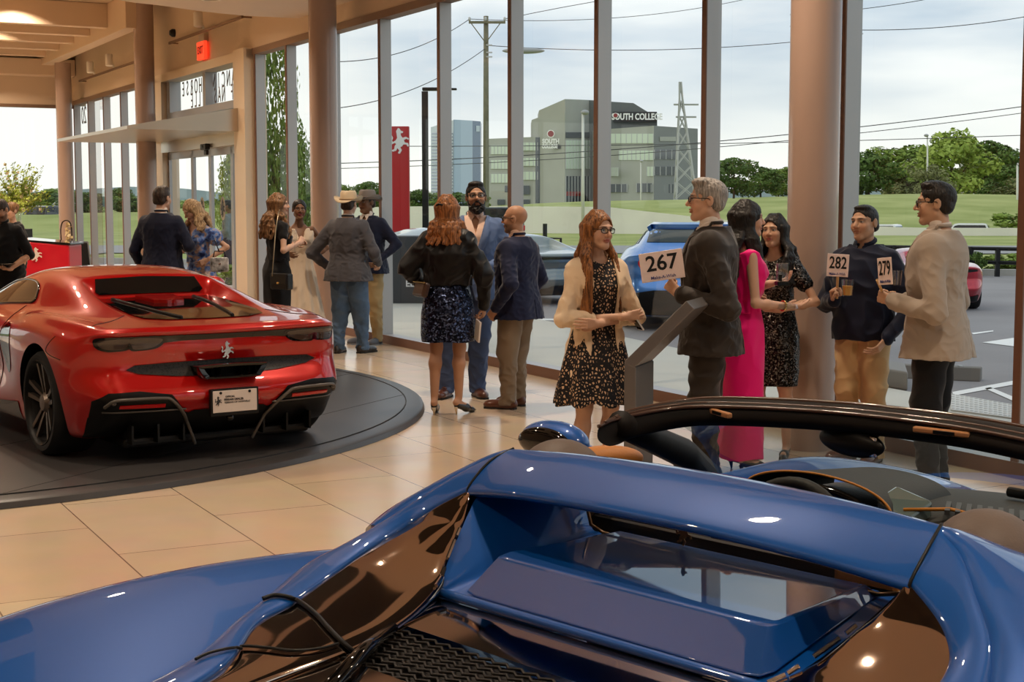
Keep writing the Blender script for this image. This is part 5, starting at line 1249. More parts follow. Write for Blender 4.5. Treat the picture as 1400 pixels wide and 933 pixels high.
# ------------------------------------------------------------------ people: distance fields meshed to continuous surfaces
import openvdb as vdb
V3 = lambda *a: np.array(a, float)
class SDF:
    def __init__(s, lo, hi, h):
        s.h = h; s.lo = np.array(lo, float); s.n = np.ceil((np.array(hi, float) - s.lo) / h).astype(int) + 1
        s.a = np.full(s.n, .15, np.float32); s.ax = [s.lo[i] + h * np.arange(s.n[i]) for i in range(3)]
    def blk(s, lo, hi, pad):
        sl = []
        for i in range(3):
            a = int(np.floor((lo[i] - pad - s.lo[i]) / s.h)); b = int(np.ceil((hi[i] + pad - s.lo[i]) / s.h)) + 1
            a = max(a, 0); b = min(b, s.n[i])
            if b <= a: return None
            sl.append(slice(a, b))
        X = s.ax[0][sl[0]][:, None, None].astype(np.float32); Y = s.ax[1][sl[1]][None, :, None].astype(np.float32); Z = s.ax[2][sl[2]][None, None, :].astype(np.float32)
        return tuple(sl), X, Y, Z
    def put(s, sl, d, k, sub=False):
        A = s.a[sl]
        if sub:
            d = -d
            if k > 0: hh = np.clip(.5 - .5 * (d - A) / k, 0, 1); s.a[sl] = d * (1 - hh) + A * hh + k * hh * (1 - hh)
            else: s.a[sl] = np.maximum(A, d)
        else:
            if k > 0: hh = np.clip(.5 + .5 * (d - A) / k, 0, 1); s.a[sl] = d * (1 - hh) + A * hh - k * hh * (1 - hh)
            else: s.a[sl] = np.minimum(A, d)
    def rc(s, a, b, ra, rb=None, k=.02, sub=False, sq=None):
        rb = ra if rb is None else rb; a = np.array(a, float); b = np.array(b, float); R = max(ra, rb)
        B = s.blk(np.minimum(a, b) - R, np.maximum(a, b) + R, k + 3 * s.h)
        if B is None: return s
        sl, X, Y, Z = B; ba = b - a; L = float(ba @ ba) + 1e-9
        px, py, pz = X - a[0], Y - a[1], Z - a[2]
        t = np.clip((px * ba[0] + py * ba[1] + pz * ba[2]) / L, 0, 1)
        d = np.sqrt((px - t * ba[0]) ** 2 + (py - t * ba[1]) ** 2 + (pz - t * ba[2]) ** 2) - (ra + (rb - ra) * t)
        s.put(sl, d, k, sub); return s
    def chain(s, pts, rs, k=.02, k0=None):
        for i in range(len(pts) - 1): s.rc(pts[i], pts[i + 1], rs[i], rs[i + 1], (k0 if (i == 0 and k0 is not None) else k))
        return s
    def el(s, c, r, R=None, k=.02, sub=False):
        c = np.array(c, float); r = np.array(r, float); m = r.max() if R is not None else 0
        ext = np.full(3, r.max()) if R is not None else r
        B = s.blk(c - ext, c + ext, k + 3 * s.h)
        if B is None: return s
        sl, X, Y, Z = B; px, py, pz = X - c[0], Y - c[1], Z - c[2]
        if R is not None:
            R = np.array(R, float)     # rows = local axes
            px, py, pz = R[0, 0] * px + R[0, 1] * py + R[0, 2] * pz, R[1, 0] * px + R[1, 1] * py + R[1, 2] * pz, R[2, 0] * px + R[2, 1] * py + R[2, 2] * pz
        q = np.sqrt((px / r[0]) ** 2 + (py / r[1]) ** 2 + (pz / r[2]) ** 2) + 1e-9; g = np.sqrt((px / r[0] ** 2) ** 2 + (py / r[1] ** 2) ** 2 + (pz / r[2] ** 2) ** 2) + 1e-9
        s.put(sl, q * (q - 1) / g, k, sub); return s
    def loft(s, rows, k=.02, p=2.3, sub=False):
        """rows (z, cx, cy, a, b), z ascending"""
        rows = sorted(rows); A = np.array(rows, float); zs = A[:, 0]
        lo = [(A[:, 1] - A[:, 3]).min(), (A[:, 2] - A[:, 4]).min(), zs[0]]; hi = [(A[:, 1] + A[:, 3]).max(), (A[:, 2] + A[:, 4]).max(), zs[-1]]
        B = s.blk(lo, hi, k + 3 * s.h)
        if B is None: return s
        sl, X, Y, Z = B; z = Z[0, 0]
        # smooth interpolation of the profile
        def ip(c):
            v = np.interp(z, zs, A[:, c]); n = max(3, int(.03 / s.h)) | 1; ker = np.hanning(n + 2)[1:-1]; ker /= ker.sum()
            return np.convolve(np.pad(v, n // 2, 'edge'), ker, 'valid')[None, None, :].astype(np.float32)
        cx, cy, a, b = ip(1), ip(2), ip(3), ip(4)
        q = ((np.abs(X - cx) / a) ** p + (np.abs(Y - cy) / b) ** p) ** (1 / p)
        d = (q - 1) * np.minimum(a, b) * 1.0
        d = np.maximum(d, np.maximum(Z - zs[-1], zs[0] - Z)); s.put(sl, d.astype(np.float32), k, sub); return s
    def wrinkle(s, amp, fr, seed, zmin=-9, zmax=9, aniso=(1, 1, 1)):
        r = np.random.RandomState(seed); near = np.abs(s.a) < .05
        idx = np.nonzero(near); P = np.stack([s.ax[i][idx[i]] for i in range(3)], 1)
        v = np.zeros(len(P))
        for q in range(7):
            d = r.normal(size=3) * np.array(aniso); d = d / np.linalg.norm(d) * fr * r.uniform(.6, 1.5); v += np.sin(P @ d + r.uniform(0, 6.3) + 1.2 * np.sin(P @ (d[[2, 0, 1]] * .5)))
        v = np.abs(v / 3.0) * 2 - .8; wgt = np.clip((P[:, 2] - zmin) / .06, 0, 1) * np.clip((zmax - P[:, 2]) / .06, 0, 1)
        s.a[idx] += (amp * v * wgt).astype(np.float32); return s
    def cut(s, fn, k=.004):
        """subtract region where fn(X,Y,Z)<0"""
        X = s.ax[0][:, None, None].astype(np.float32); Y = s.ax[1][None, :, None].astype(np.float32); Z = s.ax[2][None, None, :].astype(np.float32)
        s.put((slice(None),) * 3, np.broadcast_to(fn(X, Y, Z), s.a.shape), k, True); return s
    def mesh(s, name):
        g = vdb.FloatGrid(.15); g.copyFromArray(np.clip(s.a, -.15, .15)); pts, tri, qd = (lambda r: r if len(r) == 3 else (r[0], np.zeros((0, 3), int), r[1]))(g.convertToPolygons(0.0, 0.0))
        pts = pts * s.h + s.lo; me = bpy.data.meshes.new(name); me.from_pydata(pts.tolist(), [], [tuple(f)[::-1] for f in qd.tolist()] + [tuple(f)[::-1] for f in tri.tolist()])
        me.polygons.foreach_set('use_smooth', [True] * len(me.polygons)); return me, pts
def rotm(yaw=0, pitch=0, roll=0):
    """columns right, forward, up"""
    M = Matrix.Rotation(yaw, 3, 'Z') @ Matrix.Rotation(pitch, 3, 'X') @ Matrix.Rotation(roll, 3, 'Y'); return np.array(M)

M_skin = mat('skin', (1, 1, 1), .48, spec=.4)
_n, _l, _b = nodes(M_skin); _a = _n.new('ShaderNodeAttribute'); _a.attribute_name = 'tone'; _l.new(_a.outputs['Color'], _b.inputs['Base Color'])
def skin_attr(me, cols):
    at = me.color_attributes.new('tone', 'FLOAT_COLOR', 'POINT'); at.data.foreach_set('color', np.c_[cols, np.ones(len(cols))].astype(np.float32).ravel())
M_eye = None
def cloth(name, col, rough=.8, sheen=.2, weave=350, var=None, strength=.12):
    return mat(name, col, rough, sheen=sheen, bump=(weave, strength), var=var, spec=.25)
def hair_mat(name, col, c2=None):
    if name in MT: return MT[name]
    m = mat(name, col, .45, spec=.35); N, Lk, b = nodes(m); tc = N.new('ShaderNodeTexCoord'); mp = N.new('ShaderNodeMapping'); mp.inputs['Scale'].default_value = (95, 95, 9)
    no = N.new('ShaderNodeTexNoise'); no.inputs['Scale'].default_value = 1; no.inputs['Detail'].default_value = 3; Lk.new(tc.outputs['Object'], mp.inputs['Vector']); Lk.new(mp.outputs['Vector'], no.inputs['Vector'])
    cr = N.new('ShaderNodeValToRGB'); cr.color_ramp.elements[0].position = .32; cr.color_ramp.elements[1].position = .7; cr.color_ramp.elements[0].color = (*[v * .55 for v in col], 1); cr.color_ramp.elements[1].color = (*(c2 or [min(1, v * 1.5) for v in col]), 1)
    Lk.new(no.outputs['Fac'], cr.inputs['Fac']); Lk.new(cr.outputs['Color'], b.inputs['Base Color'])
    bp = N.new('ShaderNodeBump'); bp.inputs['Strength'].default_value = .5; bp.inputs['Distance'].default_value = .006; Lk.new(no.outputs['Fac'], bp.inputs['Height']); Lk.new(bp.outputs['Normal'], b.inputs['Normal']); return m
def hand(S, w, d, pn, side, curl=.4, thumb=.5, k=.006, sc=1.0, spread=.12):
    """wrist w, finger direction d, palm normal pn (palm faces pn), side +1 right / -1 left"""
    w = np.array(w, float); d = np.array(d, float); d /= np.linalg.norm(d); pn = np.array(pn, float); pn -= d * (pn @ d); pn /= np.linalg.norm(pn)
    t = np.cross(d, pn) * -side       # towards the thumb
    c = curl if isinstance(curl, (list, tuple)) else [curl] * 4
    S.rc(w - d * .03 * sc, w + d * .012 * sc, .026 * sc, .024 * sc, .012)
    for o in (-.028, -.010, .010, .026): S.rc(w + d * .012 * sc + t * o * .7 * sc, w + d * .082 * sc + t * o * sc, .0135 * sc, .0115 * sc, .010)
    for i, (o, L, r) in enumerate(((.029, (.043, .026, .020), .0088), (.0098, (.048, .030, .022), .0090), (-.0098, (.045, .028, .021), .0086), (-.028, (.034, .021, .018), .0076))):
        p = w + d * (.088 - .004 * abs(i - 1)) * sc + t * o * sc; dd = d + t * spread * o * 18; dd /= np.linalg.norm(dd); a = 0.15
        for j, l in enumerate(L):
            a += c[i] * (1.25, 1.55, 1.0)[j]
            q = p + (dd * math.cos(a) + pn * math.sin(a)) * l * sc; S.rc(p, q, (r - .0006 * j) * sc, (r - .0006 * (j + 1)) * sc, .003 if j else .006); p = q
    b0 = w + d * .020 * sc + t * .022 * sc + pn * .006; dirs = [d * .55 + t * (.75 - .5 * thumb) + pn * (.25 + .5 * thumb), d * .8 + t * (.35 - .5 * thumb) + pn * (.2 + .5 * thumb), d * .95 + t * (.1 - .55 * thumb) + pn * (.1 + .35 * thumb)]
    p = b0
    for j, l in enumerate((.038, .032, .024)):
        v = dirs[j] / np.linalg.norm(dirs[j]); q = p + v * l * sc; S.rc(p, q, (.0135, .0105, .0095)[j] * sc, (.0105, .0098, .0078)[j] * sc, .008 if j == 0 else .003); p = q
    return w + d * .085 * sc + pn * .03 * sc
def head_fields(S, hc, R, f=1.0, fem=False, skin=True):
    Q = lambda x, y, z: hc + R @ (V3(x, y, z) * f); Rt = R.T
    S.el(Q(0, -.012, .030), V3(.077, .098, .086) * f, Rt, .02); S.el(Q(0, .024, -.03), V3(.060 if not fem else .056, .068, .080) * f, Rt, .03)
    S.rc(Q(.050, .0, -.058), Q(.012, .066, -.098), .020 * f, .018 * f, .025); S.rc(Q(-.050, .0, -.058), Q(-.012, .066, -.098), .020 * f, .018 * f, .025); S.el(Q(0, .070, -.100), V3(.024, .018, .018) * f, Rt, .02)
    for s in (1, -1):
        S.el(Q(s * .036, .056, -.032), V3(.028, .026, .028) * f, Rt, .025); S.rc(Q(s * .012, .088, .024), Q(s * .046, .074, .024), .010 * f, .009 * f, .014)
    S.rc(Q(0, .088, .014), Q(0, .112, -.026), .0085 * f, .0125 * f, .010)
    for s in (1, -1): S.el(Q(s * .013, .097, -.031), V3(.009, .011, .008) * f, Rt, .006)
    for s in (1, -1):
        S.el(Q(s * .032, .099, .004), V3(.019, .017, .012) * f, Rt, .010, True); S.el(Q(s * .032, .0755, .003), V3(.0135, .0135, .0115) * f, Rt, .0025)
        S.rc(Q(s * .020, .0895, .0125), Q(s * .045, .082, .011), .0035 * f, .003 * f, .004)
        S.el(Q(s * .079, -.012, -.004), V3(.010, .021, .032) * f, Rt, .006); S.el(Q(s * .090, -.004, -.002), V3(.007, .010, .017) * f, Rt, .005, True)
    S.el(Q(0, .093, -.0565), V3(.024, .010, .0065) * f, Rt, .006); S.el(Q(0, .091, -.068), V3(.021, .011, .0075) * f, Rt, .006); S.rc(Q(-.022, .098, -.0625), Q(.022, .098, -.0625), .0035 * f, .0035 * f, .003, True)
def face_tone(loc, cols, tone, hairc, fem, lip, stubble, smile=0):
    """loc: head-local coordinates / f"""
    x, y, z = np.abs(loc[:, 0]), loc[:, 1], loc[:, 2]; T = np.array(tone)
    def blend(m, c): cols[:] = cols * (1 - m[:, None]) + np.array(c) * m[:, None]
    def soft(v): return np.clip(v, 0, 1)
    front = soft((y - .03) / .02)
    blend(.45 * front * soft(1.4 - np.hypot((x - .042) / .026, (z + .03) / .024)), [min(1, T[0] * 1.02), T[1] * .78, T[2] * .74])        # cheek flush
    blend(.5 * front * soft(1.4 - np.hypot(x / .018, (z + .028) / .016)), [T[0] * .98, T[1] * .76, T[2] * .72])
    if stubble is not None:
        m = soft((y + .01) / .03) * soft((-.038 - z) / .012) * (1 - .9 * soft(1.5 - np.hypot(x / .02, (z + .062) / .009))); blend(.75 * m, stubble)
    lm = front * soft(2.2 - 1.6 * np.hypot(x / .025, (z + .0625) / .0125)) * soft((y - .07) / .01); blend(lm * .85, lip)
    br = front * soft(1.8 - 1.3 * np.hypot((x - .031) / .022, (z - .0245 + .1 * np.clip(x - .034, 0, 1)) / .0055)); blend(br * .9, np.array(hairc) * .55)
    eo = np.hypot((x - .032) / .0128, (z - .003) / .0062); blend(front * soft(3.2 - 2.4 * eo) * soft((y - .074) / .004), [.50, .46, .42])
    ir = np.hypot((x - .032) / .0058, (z - .003) / .0062); blend(front * soft(3 - 2.4 * ir), [.02, .012, .008])
    ll = np.hypot((x - .032) / .017, (z - .0105) / .0032); blend(front * soft(2.2 - 1.6 * ll) * .85, [.03, .02, .015])

HM = dict(black=((.012, .010, .009),), dark=((.026, .016, .011), (.075, .048, .033)), grey=((.22, .20, .185), (.46, .43, .40)), red=((.085, .030, .011), (.40, .16, .05)), brown=((.10, .045, .018), (.34, .17, .07)), blond=((.30, .17, .08), (.62, .42, .22)), ginger=((.15, .050, .015), (.48, .19, .06)))
TONES = dict(fair=(.60, .36, .25), tan=(.47, .25, .15), olive=(.42, .235, .145), brown=(.20, .095, .05), asian=(.52, .31, .20))
def person(name_label, px=None, D=None, loc=None, rz=0, H=1.75, fem=False, build=1.0, h=.0055, tone='fair', hair='dark', style='short', headrot=(0, 0, 0), lean=(0, 0), arms=None, feet=None, wear=None, glasses=None, beard=None, stubble=None, lip=None, group=None, seed=1, hands=None, face=True, heel=0.0, hip_shift=0.0, cov='al'):
    s = H / 1.75; root = thing('person', name_label, 'person', tuple(loc), rz, group); E = {}
    sw = (.176 if not fem else .152) * s * (1 + (build - 1) * .45); hw = (.088 if not fem else .092) * s
    zk = heel
    lx, ly = lean
    pel = V3(hip_shift, 0, .965 * s + zk); che = V3(lx * .7 + hip_shift, ly * .7, 1.30 * s + zk); nb = V3(lx, ly, 1.485 * s + zk)
    hc = nb + V3(lx * .15, ly * .25 + .022 * s, .150 * s); J = dict(shR=nb + V3(sw, -.008, -.085 * s), shL=nb + V3(-sw, -.008, -.085 * s), hipR=pel + V3(hw, 0, -.05 * s), hipL=pel + V3(-hw, 0, -.05 * s))
    feet = feet or {}
    for sd, sg in (('R', 1), ('L', -1)):
        fx, fy, fa = feet.get(sd, (sg * .10, 0, -sg * .15)); J['an' + sd] = V3(fx, fy, .085 * s + zk); J['fa' + sd] = fa
        J['kn' + sd] = (J['hip' + sd] + J['an' + sd]) / 2 + V3(0, .025, .0); 
    arms = arms or {}
    for sd, sg in (('R', 1), ('L', -1)):
        d = arms.get(sd)
        if d is None: d = ((sg * (.245 * s + .02), -.03, 1.14 * s), (sg * .255 * s, .05, .90 * s))
        J['el' + sd] = V3(*d[0]) + V3(0, 0, zk); J['wr' + sd] = V3(*d[1]) + V3(0, 0, zk)
    lo = V3(-.62, -.5, -.02); hi = V3(.62, .72, H + .16 + zk)
    P_ = [v for k_, v in J.items() if not k_.startswith('fa')]
    lo = np.minimum(np.min(P_, 0) - .24, V3(-.3, -.3, -.02)); hi = np.maximum(np.max(P_, 0) + .24, V3(.3, .3, H + .14 + zk)); lo[2] = -.02
    R = rotm(*headrot); f = s * (1.0 if not fem else .985)
    thin = .86
    def center(z):
        return np.interp(z, [0, pel[2], che[2], nb[2]], [pel[0], pel[0], che[0], nb[0]]), np.interp(z, [0, pel[2], che[2], nb[2]], [0, 0, che[1], nb[1]])
    def rows(tab, off=0.0, sc=1.0):
        out = []
        for z, a, b, cy in tab:
            zz = z * s + zk; cx, c2 = center(zz); out.append((zz, cx, c2 + cy * s, a * s * sc * (1 + (build - 1) * (.85 if z < 1.3 else .35)) + off, b * s * sc * (1 + (build - 1) * 1.3) + off))
        return out
    TM = [(.84, .165, .105, -.012), (.92, .172, .115, -.012), (1.02, .160, .108, 0), (1.10, .152, .104, .006), (1.22, .162, .112, .008), (1.32, .172, .115, .003), (1.38, .168, .102, -.004), (1.42, .145, .088, -.008), (1.455, .108, .074, -.010), (1.485, .076, .062, -.010), (1.51, .058, .056, -.006)]
    TF = [(.84, .168, .115, -.018), (.92, .172, .122, -.020), (1.02, .145, .102, -.004), (1.10, .124, .090, .004), (1.20, .135, .105, .014), (1.28, .150, .124, .020), (1.35, .155, .105, .006), (1.41, .148, .082, -.006), (1.455, .105, .066, -.010), (1.485, .066, .054, -.010), (1.51, .050, .048, -.006)]
    TB = TF if fem else TM
    E.update(J=J, R=R, hc=hc, f=f, s=s, rows=rows, TB=TB, root=root, lo=lo, hi=hi, h=h, zk=zk, fem=fem, build=build, seed=seed, nb=nb, center=center)
    # ---- body
    S = SDF(lo, hi, h)
    S.loft(rows(TB, -.016, .90), .02)
    for sd in 'RL':
        ra = (.047, .042, .034, .027) if not fem else (.040, .035, .029, .023)
        ra = tuple(v * (.74 if 'a' in cov else 1) for v in ra[:3]) + (ra[3],)
        mid = (J['el' + sd] * .65 + J['wr' + sd] * .35)
        S.rc(J['sh' + sd], J['el' + sd], ra[0] * s, ra[2] * s, .03); S.rc(J['el' + sd], mid, ra[2] * s, ra[2] * 1.08 * s, .02); S.rc(mid, J['wr' + sd], ra[2] * 1.08 * s, ra[3] * s, .02)
        lg = (.082, .058, .052, .036) if not fem else (.084, .056, .050, .033)
        lg = tuple(v * (.72 if 'l' in cov else 1) for v in lg)
        calf = J['kn' + sd] * .68 + J['an' + sd] * .32 + V3(0, -.018, 0)
        S.rc(J['hip' + sd], J['kn' + sd], lg[0] * s * .95, lg[1] * s * .92, .03); S.rc(J['kn' + sd], calf, lg[1] * s * .9, lg[2] * s, .03); S.rc(calf, J['an' + sd], lg[2] * s, lg[3] * s * .95, .03)
        a = J['fa' + sd]; fd = V3(-math.sin(a), math.cos(a), 0) ; an = J['an' + sd]
        S.rc(an + fd * -.03 + V3(0, 0, -.045 * s), an + fd * .13 * s + V3(0, 0, -.055 * s - zk * .75), .030 * s, .024 * s, .03)
    S.rc(nb + V3(0, -.012, -.03), hc + R @ V3(0, -.018, -.07) * f, (.056 if not fem else .045) * s, (.052 if not fem else .043) * s, .03)
    head_fields(S, hc, R, f, fem)
    hands = hands or {}
    for sd, sg in (('R', 1), ('L', -1)):
        hd = hands.get(sd, {}); fo = J['wr' + sd] - J['el' + sd]; fo /= np.linalg.norm(fo)
        d = hd.get('d'); d = fo if d is None else V3(*d); pn = hd.get('pn'); pn = V3(-sg, .25, 0) if pn is None else V3(*pn)
        if hd.get('off'): continue
        E['grip' + sd] = hand(S, J['wr' + sd] + fo * .01, d, pn, sg, hd.get('curl', .35), hd.get('thumb', .4), sc=s * (1.0 if not fem else .92))
    me, pts = S.mesh('body'); T = TONES[tone]; cols = np.tile(np.array(T), (len(pts), 1)); hcol = HM[hair][0]
    l_ = ((pts - hc) @ R) / f; near = (np.abs(l_) < .16).all(1)
    if face and near.any():
        c = cols[near]; face_tone(l_[near], c, T, hcol, fem, lip or ((.34, .085, .075) if fem else (T[0] * .72, T[1] * .48, T[2] * .46)), stubble); cols[near] = c
    # knuckles, knees a little redder
    skin_attr(me, cols); me.materials.append(M_skin); b = bpy.data.objects.new('body', me); COL.objects.link(b); b.parent = root
    E['body'] = b
    # ---- hair
    hm = hair_mat('hair_' + hair, HM[hair][0], HM[hair][1] if len(HM[hair]) > 1 else (.022, .019, .017))
    if style: E['hair'] = make_hair(E, style, hm)
    if beard: make_beard(E, hair_mat('hair_' + beard, HM[beard][0], HM[beard][1] if len(HM[beard]) > 1 else (.022, .019, .017)))
    if glasses: make_glasses(E, glasses)
    for it in (wear or []): it(E)
    return E
def sdf_obj(E, S, name, m, parent=None):
    me, pts = S.mesh(name); me.materials.append(m); o = bpy.data.objects.new(name, me); COL.objects.link(o); o.parent = parent or E['root']; return o
def make_hair(E, style, m):
    hc, R, f, s = E['hc'], E['R'], E['f'], E['s']; Rt = R.T; Q = lambda x, y, z: hc + R @ (V3(x, y, z) * f); r = np.random.RandomState(E['seed'] + 50)
    L = {'short': .0, 'grey': 0, 'crop': 0, 'bald': 0, 'bun': 0, 'long': .56, 'bob': .22, 'wavy': .36, 'halfup': .24, 'straight': .40, 'tied': .1}[style]
    S = SDF(hc - V3(.22, .26, .16 + L), hc + V3(.22, .2, .2), .0042 if E['h'] < .005 else .005)
    t = {'short': .006, 'grey': .007, 'crop': .004, 'bald': .0015, 'bun': .009}.get(style, .013)
    S.el(Q(0, -.014, .032), (V3(.077, .098, .086) + t) * f, Rt, .004)
    if style in ('short', 'grey', 'crop'):
        S.rc(Q(.035, -.062, -.03), Q(-.035, -.062, -.03), .034 * f, .034 * f, .03); S.el(Q(0, .030, .100), V3(.056, .046, .020 if style != 'crop' else .015) * f, Rt, .02)
        if style == 'grey': S.el(Q(0, .03, .10), V3(.062, .062, .026) * f, Rt, .02)
    if style == 'short': S.el(Q(0, .016, .102), V3(.060, .062, .024) * f, Rt, .02)
    # face opening
    S.el(Q(0, .108, -.024), V3(.072 if style in ('short', 'grey', 'crop', 'bun', 'bald') else .066, .082, .100) * f, Rt, .006, True)
    if style in ('short', 'grey', 'crop', 'bald'):
        for sg in (1, -1): S.el(Q(sg * .090, .016, -.048), V3(.030, .050, .062) * f, Rt, .005, True); S.rc(Q(sg * .085, .05, .02), Q(sg * .07, .09, .05), .024 * f, .022 * f, .006, True)
        S.el(Q(0, -.06, -.135), V3(.12, .10, .06) * f, Rt, .012, True)
    if style == 'bun': S.el(Q(0, -.10, .055), V3(.045, .04, .045) * f, Rt, .012)
    if style == 'bun':
        for sg in (1, -1): S.el(Q(sg * .088, .012, -.055), V3(.024, .05, .05) * f, Rt, .006, True)
    if L > .12:
        n = {'long': 46, 'bob': 34, 'wavy': 44, 'halfup': 40, 'straight': 40}[style]
        up = V3(0, 0, 1)
        for i in range(n):
            u = -1 + 2 * (i + .5) / n; a = u * {'long': 1.95, 'bob': 2.1, 'wavy': 2.05, 'halfup': 2.1, 'straight': 1.95}[style] + r.uniform(-.05, .05)
            # a = angle from the back of the head
            dx, dy = math.sin(a), -math.cos(a); top = Q(dx * .030, -.012 + dy * .03, .112); side = Q(dx * .084, -.014 + dy * .104, .035 - .02 * r.rand())
            nk = Q(dx * .080, -.02 + dy * .085, -.07); ln = L * r.uniform(.86, 1.04); fr = max(0, abs(a) - 1.25)
            back = .055 * s; drop = [nk]
            steps = 5; base = nk.copy(); wv = {'long': .006, 'straight': .003, 'bob': .014, 'wavy': .020, 'halfup': .018}[style]; ph = r.uniform(0, 6.3)
            for q in range(1, steps + 1):
                tt = q / steps; sp = E['nb'] - base; sp[2] = 0
                outx = dx * (.020 + .05 * tt * (1.0 if style not in ('long', 'straight') else .55)); outy = dy * (.02 + .03 * tt)
                if fr > 0: outy += .078 * min(1, tt * 2.2) * (1 if style in ('long',) else .5)
                elif dy < 0: outy -= .045 * min(1, tt * 2) 
                p = base + V3(outx + wv * math.sin(ph + 7 * tt), outy + wv * math.cos(ph + 6 * tt), -ln * .80 * tt); drop.append(p)
            pts = [top, side] + drop; rad = [.016, .018, .018] + [.019 - .006 * (q / steps) for q in range(1, steps + 1)]
            S.chain(pts, [v * f for v in rad], .012)
        S.el(Q(0, .118, -.03), V3(.052, .075, .088) * f, Rt, .006, True)
        if style == 'halfup':
            S.rc(Q(-.035, -.105, .045), Q(.035, -.105, .045), .022 * f, .022 * f, .008); S.el(Q(0, -.118, .015), V3(.03, .02, .04) * f, Rt, .01)
    S.wrinkle(.0016 if L else .0012, 330 if L else 300, E['seed'] + 3, aniso=(1, 1, .12))
    o = sdf_obj(E, S, 'hair', m)
    if style == 'halfup':
        mb = MB(); mb.tube([tuple(Q(-.03, -.135, .05)), tuple(Q(0, -.147, .058)), tuple(Q(.03, -.135, .05))], .008, 8); obj('hair_clip', mb, M_sblack, E['root'], smooth=True)
    return o
def make_beard(E, m):
    hc, R, f = E['hc'], E['R'], E['f']; Rt = R.T; Q = lambda x, y, z: hc + R @ (V3(x, y, z) * f)
    S = SDF(hc - V3(.16, .16, .22), hc + V3(.16, .18, .08), .004)
    S.rc(Q(.058, .008, -.04), Q(.040, .045, -.095), .016 * f, .026 * f, .02); S.rc(Q(-.058, .008, -.04), Q(-.040, .045, -.095), .016 * f, .026 * f, .02)
    S.rc(Q(.036, .062, -.098), Q(-.036, .062, -.098), .030 * f, .030 * f, .02); S.el(Q(0, .074, -.118), V3(.038, .030, .034) * f, Rt, .02); S.rc(Q(-.030, .094, -.066), Q(.0, .100, -.046), .008 * f, .008 * f, .006); S.rc(Q(.030, .094, -.066), Q(.0, .100, -.046), .008 * f, .008 * f, .006)
    S.rc(Q(.034, .084, -.07), Q(.03, .085, -.09), .010, .012, .01); S.rc(Q(-.034, .084, -.07), Q(-.03, .085, -.09), .010, .012, .01)
    S.el(Q(0, .115, -.0625), V3(.021, .03, .0085) * f, Rt, .003, True); S.wrinkle(.0022, 180, 5)
    return sdf_obj(E, S, 'beard', m)
def make_glasses(E, col):
    hc, R, f = E['hc'], E['R'], E['f']; Q = lambda x, y, z: tuple(hc + R @ (V3(x, y, z) * f)); mb = MB(); th = .0026
    for sg in (1, -1):
        loop = [Q(sg * .033 + .0235 * math.copysign(abs(math.cos(a)) ** .7, math.cos(a)), .106 - .010 * abs((sg * .033 + .0235 * math.cos(a)) / .056) ** 2, .002 + .0165 * math.copysign(abs(math.sin(a)) ** .75, math.sin(a))) for a in np.linspace(0, 2 * PI, 29)[:-1]]
        mb.tube(loop, th, 6, closed=True); mb.tube([Q(sg * .056, .098, .008), Q(sg * .078, .075, .010), Q(sg * .086, -.005, .008), Q(sg * .084, -.022, -.008)], th, 6)
    mb.tube([Q(-.0095, .106, .006), Q(0, .109, .008), Q(.0095, .106, .006)], th, 6); g = obj('glasses', mb, col, E['root'], smooth=True)
    mb = MB()
    for sg in (1, -1): mb.add([Q(sg * .033 + .022 * math.cos(a), .1045 - .010 * abs((sg * .033 + .022 * math.cos(a)) / .056) ** 2, .002 + .0155 * math.sin(a)) for a in np.linspace(0, 2 * PI, 21)[:-1]], [tuple(range(20))])
    obj('lens', mb, glass_mat('spectacle_lens', (.9, .93, .95), .10), g)
